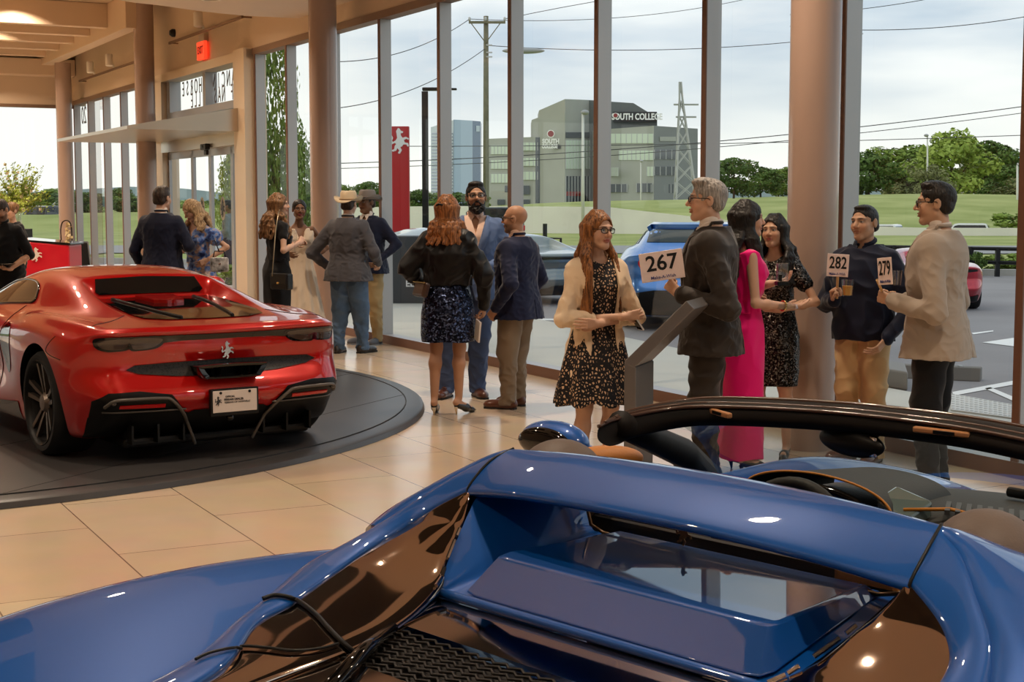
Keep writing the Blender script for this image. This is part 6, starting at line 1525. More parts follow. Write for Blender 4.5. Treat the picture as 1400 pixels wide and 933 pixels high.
# ---- clothes
def torso_jacket(m, hem=.80, flare=.02, off=.026, v=None, vz=1.04, vent=True, sleeve=(.064, .055, .043), shirt=None, tie=None, name='jacket', wr=.0034, cuff=None, button=True, short=None, seedo=0, openf=.0, cutaway=.22):
    def go(E):
        s, J, rows, zk = E['s'], E['J'], E['rows'], E['zk']; S = SDF(E['lo'], E['hi'], E['h'])
        TB = E['TB']; tab = [(z, a, b, c) for z, a, b, c in TB if z > .95 and z < 1.50]
        a0, b0 = [(a, b) for z, a, b, c in TB if z == .92][0]
        tab = [(hem, a0 + flare, b0 + flare * 1.1, -.010), (hem + .10, a0 + flare * .6, b0 + flare * .6, -.010)] + [t for t in tab if t[0] > hem + .11]
        tab = [(z, a + (.010 if z > 1.34 and z < 1.44 else 0), b, c) for z, a, b, c in tab]
        S.loft(rows(tab, off), .02, 2.5)
        for sd, sg in (('R', 1), ('L', -1)):
            sh = J['sh' + sd] + V3(-sg * .012, 0, -.008); el, wr_ = J['el' + sd], J['wr' + sd]
            b_ = E['build']
            if short is None: S.rc(sh, el, min(sleeve[0], .069) * s * b_ ** .5, min(sleeve[1], .060) * s * b_ ** .5, .05); S.rc(el, wr_ + (el - wr_) * .04, min(sleeve[1], .060) * s * b_ ** .5, sleeve[2] * s, .018)
            else: S.rc(sh, sh + (el - sh) * short, sleeve[0] * s * b_, sleeve[1] * s * b_, .04)
        S.wrinkle(wr, 30, E['seed'] + seedo, aniso=(1, 1, .8)); S.wrinkle(wr * .55, 75, E['seed'] + 9 + seedo, zmax=1.36 * s)
        nb = E['nb']
        if v:
            zt = nb[2] + .01; zb = vz * s + zk; hz = hem * s + zk
            def vf(X, Y, Z):
                cx = np.interp(Z[0, 0], [0, zb, nb[2]], [E['center'](zb)[0]] * 2 + [nb[0]])[None, None, :].astype(np.float32)
                w = np.where(Z > zb, v * np.clip((Z - zb) / (zt - zb), 0, 1) ** .85 + openf, openf + cutaway * np.clip(zb - .10 - Z, 0, 1)) + (0 if openf else -.001)
                return np.maximum(np.abs(X - cx) - w, -(Y - E['center'](1.2 * s)[1] * 0 - .02)) + 0 * Z
            S.cut(vf, .003)
        # neck hole
        S.rc(nb + V3(0, .005, -.02), nb + V3(0, .03, .12), .064 * s, .07 * s, .006, True)
        if vent:
            S.cut(lambda X, Y, Z: np.maximum(np.maximum(np.abs(X - .0) - .003, Y + .04), Z - ((hem + .17) * s + zk)), .002)
        o = sdf_obj(E, S, name, m); E[name] = o
        bv = BVHTree.FromPolygons([v_.co.copy() for v_ in o.data.vertices], [tuple(p.vertices) for p in o.data.polygons]); E['jbv'] = bv
        if v:      # lapels laid along the opening
            for sg in (1, -1):
                if openf > .03: break
                zs = np.linspace(vz * s + zk + .01, E['nb'][2] - .03, 14); inn = []; outr = []
                for z in zs:
                    t = (z - (vz * s + zk)) / (E['nb'][2] + .01 - vz * s - zk); w = v * t ** .85 + .002; lw = .012 + .055 * math.sin(min(1, t * 1.15) * PI * .62)
                    if t > .74: lw *= .72
                    cx = E['center'](z)[0]
                    for lst, xx in ((inn, w), (outr, w + lw)):
                        h_ = bv.ray_cast(Vector((cx + sg * xx, .8, z)), Vector((0, -1, 0))); lst.append((h_[0] + Vector((0, .006, 0))) if h_[0] is not None else Vector((cx + sg * xx, lst[-1].y if lst else .1, z)))
                mb = MB()
                for i in range(13): mb.quad(inn[i], inn[i + 1], outr[i + 1], outr[i])
                lp = obj('lapel', mb, m, o, smooth=True); sd_ = lp.modifiers.new('t', 'SOLIDIFY'); sd_.thickness = .006
            if button:
                h_ = bv.ray_cast(Vector((E['center'](vz * s)[0], .8, vz * s + zk - .015)), Vector((0, -1, 0)))
                if h_[0] is not None: mb = MB(); mb.lathe([(.001, .004), (.010, .003), (.010, -.004)], 12, h_[0] + Vector((0, .003, 0)), axis='y'); obj('button', mb, M_sblack, o)
        # collar roll at the neck
        mb = MB(); nk = E['nb']; 
        ring = [tuple(nk + V3(.068 * s * math.cos(a), -.012 + .064 * s * math.sin(a) + .012, .002 + (.022 if math.sin(a) < 0 else -.02 * math.sin(a)))) for a in np.linspace(math.radians(150), math.radians(390), 25)]
        mb.tube(ring, [.006 + .005 * math.sin(PI * i / 24) for i in range(25)], 8); obj('collar', mb, m, o, smooth=True)
        if shirt:
            S2 = SDF(E['lo'], E['hi'], E['h']); tab2 = [(z, a, b, c) for z, a, b, c in TB if .95 < z < 1.50]; S2.loft(rows(tab2, off - .017), .02, 2.5)
            S2.rc(nk + V3(0, -.005, -.02), nk + V3(0, .005, .028), .063 * s, .060 * s, .01); S2.rc(nk + V3(0, .02, .0), nk + V3(0, .012, .08), .052 * s, .05 * s, .003, True) if False else None
            S2.wrinkle(.0015, 30, E['seed'] + 4); S2.cut(lambda X, Y, Z: np.maximum(np.maximum(Y - .015, Z - (nk[2] - .045)), -1 + 0 * X), .002); S2.cut(lambda X, Y, Z: np.maximum(np.maximum(.125 * s - np.abs(X - nk[0]), Z - (nk[2] - .045)), -1 + 0 * Y), .002)
            if not tie and v: S2.cut(lambda X, Y, Z: np.maximum(np.abs(X - nk[0]) - .045 * np.clip((Z - (nk[2] - .16)) / .16, 0, 1), -(Y - .03)), .002)
            o2 = sdf_obj(E, S2, 'shirt', shirt)
            for sg in (1, -1):
                mb = MB(); n_ = nk
                mb.add([tuple(n_ + V3(sg * .008, .072 * s, -.005)), tuple(n_ + V3(sg * .055 * s, .040 * s, .022)), tuple(n_ + V3(sg * .068 * s, .0, .035)), tuple(n_ + V3(sg * .072 * s, .01, .0)), tuple(n_ + V3(sg * .045, .078 * s, -.055))], [(0, 1, 4), (1, 2, 3), (1, 3, 4)])
                c_ = obj('collar_wing', mb, shirt, o2); sd_ = c_.modifiers.new('t', 'SOLIDIFY'); sd_.thickness = .004
            mb = MB(); ring = [tuple(nk + V3(.061 * s * math.cos(a), .060 * s * math.sin(a), .022 - .016 * math.sin(a))) for a in np.linspace(0, 2 * PI, 33)[:-1]]; mb.tube(ring, .009, 8, closed=True); obj('collar_band', mb, shirt, o2, smooth=True)
            if tie:
                bv2 = BVHTree.FromPolygons([v_.co.copy() for v_ in o2.data.vertices], [tuple(p.vertices) for p in o2.data.polygons]); mb = MB(); L_ = []; R_ = []
                for i, z in enumerate(np.linspace(nk[2] - .005, vz * s + zk - .05, 14)):
                    cx = E['center'](z)[0]; h_ = bv2.ray_cast(Vector((cx, .8, z)), Vector((0, -1, 0))); y = (h_[0].y if h_[0] is not None else .1) + .008; w_ = .020 + .018 * i / 13 - (.006 if i == 2 else 0); L_.append((cx - w_, y, z)); R_.append((cx + w_, y, z))
                for i in range(13): mb.quad(L_[i], L_[i + 1], R_[i + 1], R_[i])
                t_ = obj('tie', mb, tie, E['root'], smooth=True); sd_ = t_.modifiers.new('t', 'SOLIDIFY'); sd_.thickness = .006
        if cuff:
            for sd in 'RL':
                el, wr_ = J['el' + sd], J['wr' + sd]; d = (wr_ - el) / np.linalg.norm(wr_ - el); mb = MB(); mb.tube([wr_ - d * .04, wr_ + d * .006], [sleeve[2] * s * .93, sleeve[2] * s * .9], 16); obj('cuff', mb, cuff, E['root'], smooth=True)
    return go
def trousers(m, r=(.100, .074, .058), wr=.005, name='trousers', belt=None, top=1.0):
    def go(E):
        s, J, zk = E['s'], E['J'], E['zk']; S = SDF(E['lo'], E['hi'], E['h']); b_ = E['build']
        S.loft(E['rows']([(z, a, b, c) for z, a, b, c in E['TB'] if z < 1.03] , .010), .02, 2.4)
        for sd in 'RL':
            S.rc(J['hip' + sd] + V3(0, -.005, 0), J['kn' + sd], r[0] * s * b_, r[1] * s * b_, .035); S.rc(J['kn' + sd], J['an' + sd] + V3(0, 0, .0), r[1] * s * b_, r[2] * s, .03)
            a = J['fa' + sd]; S.rc(J['an' + sd] + V3(0, 0, .0), J['an' + sd] + V3(-math.sin(a) * .02, math.cos(a) * .02, -.035 * s), r[2] * s, r[2] * s * 1.06, .02)
        S.wrinkle(wr, 30, E['seed'] + 21, aniso=(1, 1, 1.2)); S.wrinkle(wr * .9, 55, E['seed'] + 23, zmax=.40)
        S.cut(lambda X, Y, Z: np.maximum(Z - (.035 * s + zk * 1.0), 0 * X - 1) + 0 * Y, .002)
        E[name] = sdf_obj(E, S, name, m)
    return go
def skirt(m, prof, name='skirt', wr=.004, fr=22, p=2.2, k=.02, folds=0):
    """prof rows (z/1.75 scale, a, b, cy) absolute at H=1.75"""
    def go(E):
        S = SDF(np.minimum(E['lo'], V3(-.36, -.34, -.02)), np.maximum(E['hi'], V3(.36, .34, 1.6)), E['h']); S.loft(E['rows'](prof), k, p)
        if folds:
            idx = np.nonzero(np.abs(S.a) < .06); X, Y, Z = S.ax[0][idx[0]], S.ax[1][idx[1]], S.ax[2][idx[2]]; zt = max(r[0] for r in prof) * E['s'] + E['zk']; zb = min(r[0] for r in prof) * E['s']
            ang = np.arctan2(Y, X); S.a[idx] += (.016 * np.clip((zt - Z) / (zt - zb), 0, 1) ** .8 * np.sin(folds * ang + 1.2 * np.sin(2 * ang) + E['seed'])).astype(np.float32)
        S.wrinkle(wr, fr, E['seed'] + 31, aniso=(1, 1, .35)); E[name] = sdf_obj(E, S, name, m)
    return go
def top_cloth(m, off=.014, zmin=.98, zmax=1.49, neck=(.085, .03), short=None, sleeve=(.058, .046, .034), name='top', wr=.004, v=0, strap=False, puff=None, loose=0, blouse=0):
    def go(E):
        s, J, zk = E['s'], E['J'], E['zk']; S = SDF(E['lo'], E['hi'], E['h']); tab = [(z, a + loose * (1 if z < 1.3 else .4), b + loose * (1 if z < 1.3 else .4), c) for z, a, b, c in E['TB'] if zmin <= z <= zmax]
        if blouse: tab[0] = (tab[0][0], tab[0][1] - .02, tab[0][2] - .02, tab[0][3])
        S.loft(E['rows'](tab, off), .02, 2.4)
        if not strap:
            for sd, sg in (('R', 1), ('L', -1)):
                sh = J['sh' + sd] + V3(-sg * .012, 0, -.006); el, wr_ = J['el' + sd], J['wr' + sd]
                if short is not None:
                    if puff: S.el(sh + (el - sh) * .42 + V3(sg * .012, 0, .01), V3(puff, puff, puff * 1.15), None, .03); S.rc(sh, sh + (el - sh) * short, sleeve[0] * s, sleeve[1] * s, .03)
                    else: S.rc(sh, sh + (el - sh) * short, sleeve[0] * s, sleeve[1] * s, .03)
                else: S.rc(sh, el, sleeve[0] * s, sleeve[1] * s, .04); S.rc(el, wr_, sleeve[1] * s, sleeve[2] * s, .02)
        S.wrinkle(wr, 38, E['seed'] + 41, aniso=(1, 1, .8)); nb = E['nb']
        S.rc(nb + V3(0, neck[1], -.01), nb + V3(0, neck[1] + .03, .14), neck[0] * s, neck[0] * s * 1.1, .006, True)
        if v: S.cut(lambda X, Y, Z: np.maximum(np.abs(X - nb[0]) - v * np.clip((Z - (nb[2] - .26 * s)) / (.26 * s), 0, 1), -(Y - .0)), .004)
        if strap: S.cut(lambda X, Y, Z: np.maximum(np.maximum(.075 - np.abs(X - nb[0]) if False else np.abs(X - nb[0]) * 0 + (np.abs(np.abs(X - nb[0]) - .085) - .028) * -1, 1.385 * s + zk - Z), -1 + 0 * Y), .004)
        E[name] = sdf_obj(E, S, name, m)
    return go
def shoes(m, heel=0, sole=None, name='shoe', boot=False):
    def go(E):
        s, J = E['s'], E['J']
        for sd in 'RL':
            a = J['fa' + sd]; an = J['an' + sd].copy(); zk = E['zk']; fd = V3(-math.sin(a), math.cos(a), 0); rt = V3(math.cos(a), math.sin(a), 0); g = V3(an[0], an[1], 0)
            Rl = np.array([rt, fd, V3(0, 0, 1)]); S = SDF(g - V3(.25, .25, .02), g + V3(.25, .25, .26), .005)
            if heel == 0:
                S.el(g + fd * .075 * s + V3(0, 0, .036), V3(.046, .150, .046) * s, Rl, .01); S.el(g + fd * -.005 * s + V3(0, 0, .055), V3(.042, .068, .062) * s, Rl, .03); S.el(g + fd * .16 * s + V3(0, 0, .03), V3(.044, .065, .036) * s, Rl, .02)
                S.rc(g + fd * .0 + V3(0, 0, .06), g + V3(0, 0, .10 * s), .046 * s, .047 * s, .02)
                S.cut(lambda X, Y, Z: Z - .002 + 0 * X + 0 * Y, .003); S.cut(lambda X, Y, Z: (.105 * s if not boot else .2) - Z + 0 * X + 0 * Y, .003)
                o = sdf_obj(E, S, name, m)
                if sole: mb = MB(); pts = [g + fd * y * s + rt * x * s for x, y in ((.036, -.06), (.040, .05), (.050, .14), (.036, .215), (0, .228), (-.036, .215), (-.050, .14), (-.040, .05), (-.036, -.06), (0, -.075))]; mb.prism([(p[0], p[1]) for p in pts], lambda x, y: (x, y, .0), lambda x, y: (x, y, .016)); obj('sole', mb, sole, o)
            else:
                S.rc(g + fd * -.02 + V3(0, 0, zk + .022), g + fd * .09 * s + V3(0, 0, zk * .5 + .018), .030 * s, .032 * s, .02); S.rc(g + fd * .09 * s + V3(0, 0, zk * .5 + .016), g + fd * .165 * s + V3(0, 0, .022), .033 * s, .022 * s, .02); S.rc(g + fd * .165 * s + V3(0, 0, .020), g + fd * .205 * s + V3(0, 0, .016), .022 * s, .010 * s, .02)
                S.el(g + fd * .04 * s + V3(0, 0, zk + .065), V3(.024, .085, .035) * s, Rl, .008, True); S.cut(lambda X, Y, Z: Z - .002 + 0 * X + 0 * Y, .002)
                o = sdf_obj(E, S, name, m); mb = MB(); mb.tube([g + fd * -.035 + V3(0, 0, zk + .005), g + fd * -.028 + V3(0, 0, .001)], [.016, .005], 10); obj('heel', mb, sole or m, o, smooth=True)
    return go
R_ = math.radians
def at_foot(px, D): q = AT(px, 300, D); return (q[0], q[1], 0)
M_navy = cloth('wool_navy', rgb(26, 30, 50), .75); M_navy2 = cloth('wool_blue_navy', rgb(28, 34, 62), .75); M_gwool = cloth('wool_grey', rgb(78, 76, 80), .8); M_jean = cloth('denim', rgb(82, 104, 130), .85, var=(9, .18)); M_khaki = cloth('chino_khaki', rgb(160, 136, 96), .85); M_blueb = cloth('blazer_blue', rgb(92, 112, 150), .8)
M_dsuit = cloth('suit_charcoal_brown', rgb(48, 41, 36), .62); M_shirt_w = cloth('shirt_white', rgb(226, 214, 204), .7, weave=200); M_shirt_p = cloth('shirt_blush', rgb(226, 192, 172), .7, weave=200); M_greyk = cloth('trouser_taupe', rgb(124, 108, 90), .8); M_bblue = cloth('trouser_blue', rgb(70, 86, 120), .8)
M_beige = cloth('blazer_beige', rgb(164, 150, 136), .85); M_blackw = cloth('wool_black', rgb(22, 22, 25), .8); M_black_d = cloth('dress_black', rgb(17, 16, 17), .75); M_crm = cloth('dress_cream', rgb(222, 202, 178), .75, weave=120); M_knit = cloth('knit_cream', rgb(232, 208, 178), .9, weave=260, strength=.3); M_nshirt = cloth('shirt_navy', rgb(20, 26, 46), .7, weave=250); M_chino = cloth('chino_sand', rgb(192, 160, 116), .8); M_pink = cloth('dress_pink', rgb(246, 14, 128), .55, weave=200, sheen=.3)
M_blouse = cloth('blouse_black', rgb(19, 18, 19), .45, weave=180); M_polo = cloth('polo_black', rgb(20, 20, 22), .85)
M_leath = mat('shoe_brown', rgb(84, 46, 30), .28, coat=.4); M_leathd = mat('shoe_dark', rgb(34, 26, 24), .35, coat=.3); M_shoeb = mat('shoe_black', rgb(16, 15, 15), .28, coat=.4); M_sneak = mat('shoe_grey', rgb(88, 90, 96), .7); M_sole = mat('sole_dark', rgb(28, 24, 22), .7)
M_gold = mat('gold', (.83, .58, .22), .25, metal=1.0); M_spec = mat('spectacle_frame', rgb(24, 20, 20), .3)
def voro_mat(name, base, spots, scale, thr, rough=.7, metal=0., spec=.4, rnd=1.0, tilt=0.):
    if name in MT: return MT[name]
    m = mat(name, base, rough, spec=spec); N, Lk, b = nodes(m); tc = N.new('ShaderNodeTexCoord'); mp = N.new('ShaderNodeMapping'); mp.inputs['Scale'].default_value = (1, 1, .72); v = N.new('ShaderNodeTexVoronoi'); v.feature = 'DISTANCE_TO_EDGE'; v.inputs['Scale'].default_value = scale; v.inputs['Randomness'].default_value = rnd
    Lk.new(tc.outputs['Object'], mp.inputs['Vector']); Lk.new(mp.outputs['Vector'], v.inputs['Vector'])
    cr = N.new('ShaderNodeValToRGB'); cr.color_ramp.elements[0].position = thr; cr.color_ramp.elements[1].position = thr + .03; cr.color_ramp.elements[0].color = (*base, 1); cr.color_ramp.elements[1].color = (*spots, 1)
    Lk.new(v.outputs['Distance'], cr.inputs['Fac']); Lk.new(cr.outputs['Color'], b.inputs['Base Color']); return m
M_petal = voro_mat('dress_petal_print', rgb(16, 15, 22), rgb(206, 172, 138), 58, .215)
def sequin_mat(name, c1, c2, scale, rough=.28, metal=.8):
    m = mat(name, c1, rough, metal=metal); N, Lk, b = nodes(m); tc = N.new('ShaderNodeTexCoord'); v = N.new('ShaderNodeTexVoronoi'); v.inputs['Scale'].default_value = scale; Lk.new(tc.outputs['Object'], v.inputs['Vector'])
    cr = N.new('ShaderNodeValToRGB'); cr.color_ramp.elements[0].color = (*c1, 1); cr.color_ramp.elements[1].color = (*c2, 1); cr.color_ramp.elements[0].position = .55; cr.color_ramp.elements[1].position = .95
    sp = N.new('ShaderNodeSeparateColor'); Lk.new(v.outputs['Color'], sp.inputs[0]); Lk.new(sp.outputs[0], cr.inputs['Fac']); Lk.new(cr.outputs['Color'], b.inputs['Base Color'])
    g = N.new('ShaderNodeNewGeometry'); vm = N.new('ShaderNodeVectorMath'); vm.operation = 'SUBTRACT'; Lk.new(v.outputs['Color'], vm.inputs[0]); vm.inputs[1].default_value = (.5, .5, .5)
    v2 = N.new('ShaderNodeVectorMath'); v2.operation = 'SCALE'; v2.inputs['Scale'].default_value = .9; Lk.new(vm.outputs[0], v2.inputs[0]); v3 = N.new('ShaderNodeVectorMath'); v3.operation = 'ADD'; Lk.new(g.outputs['Normal'], v3.inputs[0]); Lk.new(v2.outputs[0], v3.inputs[1]); v4 = N.new('ShaderNodeVectorMath'); v4.operation = 'NORMALIZE'; Lk.new(v3.outputs[0], v4.inputs[0]); Lk.new(v4.outputs[0], b.inputs['Normal']); return m
M_seqn = sequin_mat('sequin_navy', rgb(20, 26, 44), rgb(90, 104, 140), 85); M_seqb = sequin_mat('sequin_black', rgb(16, 15, 15), rgb(120, 112, 104), 130)
def floral_mat():
    m = mat('dress_blue_floral', rgb(70, 96, 150), .75); N, Lk, b = nodes(m); tc = N.new('ShaderNodeTexCoord'); n = N.new('ShaderNodeTexNoise'); n.inputs['Scale'].default_value = 17; n.inputs['Detail'].default_value = 2; Lk.new(tc.outputs['Object'], n.inputs['Vector'])
    cr = N.new('ShaderNodeValToRGB'); e = cr.color_ramp.elements; e[0].position = .36; e[0].color = (*rgb(40, 60, 120), 1); e[1].position = .64; e[1].color = (*rgb(206, 186, 176), 1)
    for p, c in ((.46, rgb(84, 118, 186)), (.53, rgb(130, 156, 206)), (.58, rgb(170, 140, 128))): q = e.new(p); q.color = (*c, 1)
    Lk.new(n.outputs['Fac'], cr.inputs['Fac']); Lk.new(cr.outputs['Color'], b.inputs['Base Color']); return m
M_flor = floral_mat()
PP = {}
# --- far group
PP['navyback'] = person('man seen from behind in a dark navy suit with short brown hair', loc=at_foot(221, 16.6), rz=R_(-14), H=1.87, build=1.14, h=.0065, hair='dark', style='short', seed=1, headrot=(-.15, .05, 0),
    arms={'R': ((.335, -.02, 1.22), (.17, .24, 1.19)), 'L': ((-.31, -.06, 1.17), (-.27, .06, .93))}, wear=[torso_jacket(M_navy, v=.06, shirt=M_shirt_w, hem=.80), trousers(M_navy), shoes(M_shoeb, sole=M_sole)])
PP['floral'] = person('woman in blue floral puff-sleeve dress looking down with a hand on her hip', cov='l', loc=at_foot(273, 17.0), rz=R_(155), H=1.68, fem=True, h=.0065, hair='blond', style='bob', seed=2, headrot=(-.5, -.55, .1), lean=(.02, .07), heel=.04,
    arms={'L': ((-.33, -.05, 1.16), (-.17, .10, 1.02)), 'R': ((.24, .06, 1.10), (.12, .28, 1.08))}, hands={'L': dict(d=(.6, .6, -.4), pn=(.6, -.6, 0), curl=.3)},
    wear=[top_cloth(M_flor, .016, .98, 1.46, (.085, .05), short=.55, sleeve=(.07, .06), puff=.085, v=.06), skirt(M_flor, [(.35, .27, .24, 0), (.60, .23, .20, 0), (.85, .19, .15, -.01), (1.0, .155, .115, -.005), (1.05, .14, .105, 0)], folds=9), shoes(M_shoeb, heel=.04)])
PP['valet'] = person('person in grey work clothes outside the glass doors facing left', loc=at_foot(314, 31), rz=R_(75), H=1.74, h=.009, hair='black', style='short', tone='brown', seed=3, arms={'L': ((-.27, -.06, 1.12), (-.20, .20, 1.05)), 'R': ((.27, -.06, 1.12), (.20, .20, 1.05))},
    wear=[top_cloth(cloth('work_shirt', rgb(120, 128, 132)), .02, .86, 1.49), trousers(cloth('work_trousers', rgb(66, 48, 56))), shoes(M_shoeb, sole=M_sole)])
PP['blackdress'] = person('woman with long wavy light brown hair in a short-sleeved black dress carrying a black bag', cov='l', loc=at_foot(379, 16.2), rz=R_(-52), H=1.72, fem=True, h=.0065, hair='brown', style='wavy', seed=4, heel=.07, headrot=(-.45, .0, 0),
    arms={'R': ((.235, -.06, 1.12), (.13, .20, 1.20)), 'L': ((-.22, .02, 1.12), (-.06, .24, 1.18))}, hands={'R': dict(curl=.7, d=(-.4, .6, .5))},
    wear=[top_cloth(M_black_d, .014, .98, 1.49, (.075, .03), short=.45, sleeve=(.056, .05)), skirt(M_black_d, [(.38, .155, .13, -.01), (.60, .165, .14, -.012), (.85, .185, .15, -.015), (.92, .186, .14, -.018), (1.02, .158, .115, -.004), (1.05, .15, .108, -.0)], wr=.004), shoes(M_shoeb, heel=.07)])
PP['cream'] = person('woman with dark hair tied back in a long sleeveless cream V-neck dress', cov='l', loc=at_foot(409, 17.2), rz=R_(197), H=1.68, fem=True, h=.0065, tone='brown', hair='black', style='bun', seed=5, heel=.05, headrot=(-.05, 0, 0), lip=(.30, .05, .06),
    arms={'L': ((-.335, -.10, 1.13), (-.17, -.02, 1.02)), 'R': ((.25, -.02, 1.12), (.17, .20, 1.08))}, hands={'L': dict(d=(.5, .5, -.3), curl=.3)},
    wear=[top_cloth(M_crm, .012, .98, 1.43, (.1, .05), strap=True, v=.085), skirt(M_crm, [(.03, .34, .31, 0), (.40, .27, .24, 0), (.80, .20, .165, -.01), (1.0, .155, .118, -.002), (1.14, .138, .104, .006), (1.17, .135, .10, .008)], folds=13)])
PP['hat'] = person('man in a cream cowboy hat, grey blazer and blue jeans seen from behind', loc=at_foot(476, 16.9), rz=R_(-22), H=1.80, build=1.22, h=.0065, hair='dark', style='crop', seed=6, headrot=(.1, 0, 0), feet={'L': (-.12, -.05, .2), 'R': (.13, .06, -.25)},
    arms={'L': ((-.42, -.09, 1.13), (-.29, .08, .96)), 'R': ((.33, -.02, 1.14), (.27, .20, 1.02))}, wear=[torso_jacket(M_gwool, v=.06, shirt=M_shirt_w, hem=.80, flare=.035, sleeve=(.078, .066, .048)), trousers(M_jean, (.105, .080, .066), wr=.007), shoes(M_leathd, sole=M_sole)])
PP['hat2'] = person('man in a navy blazer, khaki trousers and grey hat standing behind the cowboy hat', loc=at_foot(503, 18.0), rz=R_(150), H=1.82, build=1.15, h=.0075, hair='dark', style='crop', tone='brown', seed=7, headrot=(-.2, 0, 0), feet={'L': (-.13, 0, .15), 'R': (.10, 0, -.2)},
    arms={'L': ((-.36, -.08, 1.2), (-.26, .12, 1.03)), 'R': ((.30, -.02, 1.14), (.25, .12, .95))}, wear=[torso_jacket(M_navy, v=.07, shirt=M_shirt_w, hem=.82), trousers(M_khaki), shoes(M_sneak, sole=mat('sole_pale', rgb(150, 150, 150), .7))])
# --- middle group
PP['sequin'] = person('woman with reddish brown hair from behind in a black blouse and navy sequin skirt', cov='a', loc=at_foot(612, 11.95), rz=R_(-8), H=1.69, fem=True, build=1.16, h=.0055, tone='tan', hair='ginger', style='halfup', seed=8, heel=.06, headrot=(-.35, .05, 0), feet={'L': (-.11, -.02, .1), 'R': (.08, .03, -.55)},
    arms={'L': ((-.32, -.06, 1.12), (-.22, .14, .96)), 'R': ((.30, -.07, 1.08), (.285, .03, .82))}, hands={'R': dict(curl=.55, pn=(-1, .2, 0))},
    wear=[top_cloth(M_blouse, .022, .98, 1.49, (.085, .02), sleeve=(.082, .080, .045), loose=.03, wr=.006, blouse=1), skirt(M_seqn, [(.555, .192, .15, -.015), (.62, .195, .155, -.015), (.80, .192, .155, -.018), (.92, .180, .145, -.018), (1.02, .148, .115, -.004)], wr=.003), shoes(M_shoeb, heel=.06, sole=mat('heel_bone', rgb(190, 170, 140), .5))])
PP['beard'] = person('bearded man in glasses and a light blue blazer facing the room', loc=at_foot(641, 13.15), rz=R_(183), H=1.87, build=1.22, h=.005, tone='olive', hair='black', style='short', beard='black', glasses=M_spec, seed=9, headrot=(.05, .10, .03), lean=(-.055, -.02), feet={'R': (.20, .08, -.35), 'L': (-.07, .05, .25)},
    arms={'L': ((-.345, -.02, 1.18), (-.13, .24, 1.13)), 'R': ((.32, -.02, 1.17), (.24, .18, 1.02))}, hands={'L': dict(curl=.75, d=(.9, .25, .0), pn=(-.2, -.6, -.3))},
    wear=[torso_jacket(M_blueb, v=.10, vz=1.06, shirt=M_shirt_p, hem=.80, sleeve=(.078, .064, .048)), trousers(M_bblue, (.105, .08, .064)), shoes(M_leath, sole=M_sole)])
PP['bald'] = person('bald man in glasses, navy blazer and taupe trousers with a hand in his pocket', loc=at_foot(707, 12.35), rz=R_(58), H=1.675, build=1.18, h=.005, tone='tan', hair='grey', style=None, stubble=(.16, .11, .08), glasses=M_spec, seed=10, headrot=(.25, 0, 0), feet={'L': (-.10, .02, .25), 'R': (.11, .06, -.05)},
    arms={'L': ((-.31, -.13, 1.05), (-.24, .06, .84)), 'R': ((.30, -.05, 1.06), (.24, .12, .86))}, hands={'L': dict(curl=.3)}, wear=[torso_jacket(M_navy2, v=.07, shirt=M_shirt_p, hem=.78, sleeve=(.074, .062, .047)), trousers(M_greyk, (.102, .078, .062)), shoes(M_leath, sole=M_sole)])
# --- right group
PP['girl'] = person('young woman with very long red brown hair and glasses, arms crossed in a cream cardigan', cov='a', loc=at_foot(816, 9.05), rz=R_(202), H=1.64, fem=True, h=.0042, tone='fair', hair='red', style='long', glasses=mat('frame_bronze', rgb(50, 34, 30), .3, metal=.4), seed=11, headrot=(.27, -.02, -.03), feet={'L': (-.09, 0, .2), 'R': (.09, .0, -.2)},
    arms={'R': ((.245, .055, 1.005), (-.085, .215, 1.025)), 'L': ((-.245, .055, 1.005), (.07, .185, .985))}, hands={'R': dict(d=(-.85, .1, .1), pn=(.1, -1, 0), curl=.35), 'L': dict(d=(.9, .15, .05), pn=(0, -1, 0), curl=.3)},
    wear=[top_cloth(M_petal, .013, .98, 1.485, (.070, .026), short=.2, sleeve=(.05, .045), name='dress_top'), skirt(M_petal, [(.525, .262, .225, -.01), (.60, .252, .215, -.01), (.78, .222, .18, -.012), (.92, .190, .145, -.014), (1.03, .146, .112, -.002), (1.10, .138, .104, .004)], folds=8),
          torso_jacket(M_knit, hem=.70, flare=.018, off=.024, v=.001, openf=.080, cutaway=.10, vent=False, sleeve=(.060, .052, .040), button=False, name='cardigan', wr=.004), shoes(M_shoeb)])
PP['gray'] = person('grey-haired man in glasses and a dark suit holding up the 267 paddle', loc=at_foot(972, 9.0), rz=R_(78), H=1.835, build=1.16, h=.0042, tone='fair', hair='grey', style='grey', glasses=M_spec, seed=12, headrot=(.12, .02, 0),
    arms={'L': ((-.30, -.135, 1.075), (-.245, .155, 1.165)), 'R': ((.31, -.05, 1.12), (.28, .10, .9))}, hands={'L': dict(d=(.25, .72, .62), pn=(.85, -.35, .15), curl=[.95, .95, 1, 1], thumb=.8)},
    wear=[torso_jacket(M_dsuit, v=.105, vz=1.0, shirt=M_shirt_w, tie=cloth('tie_dark', rgb(34, 32, 46), .5), hem=.76, cuff=M_shirt_w, sleeve=(.080, .070, .050), wr=.0036), trousers(M_dsuit), shoes(M_shoeb, sole=M_sole)])
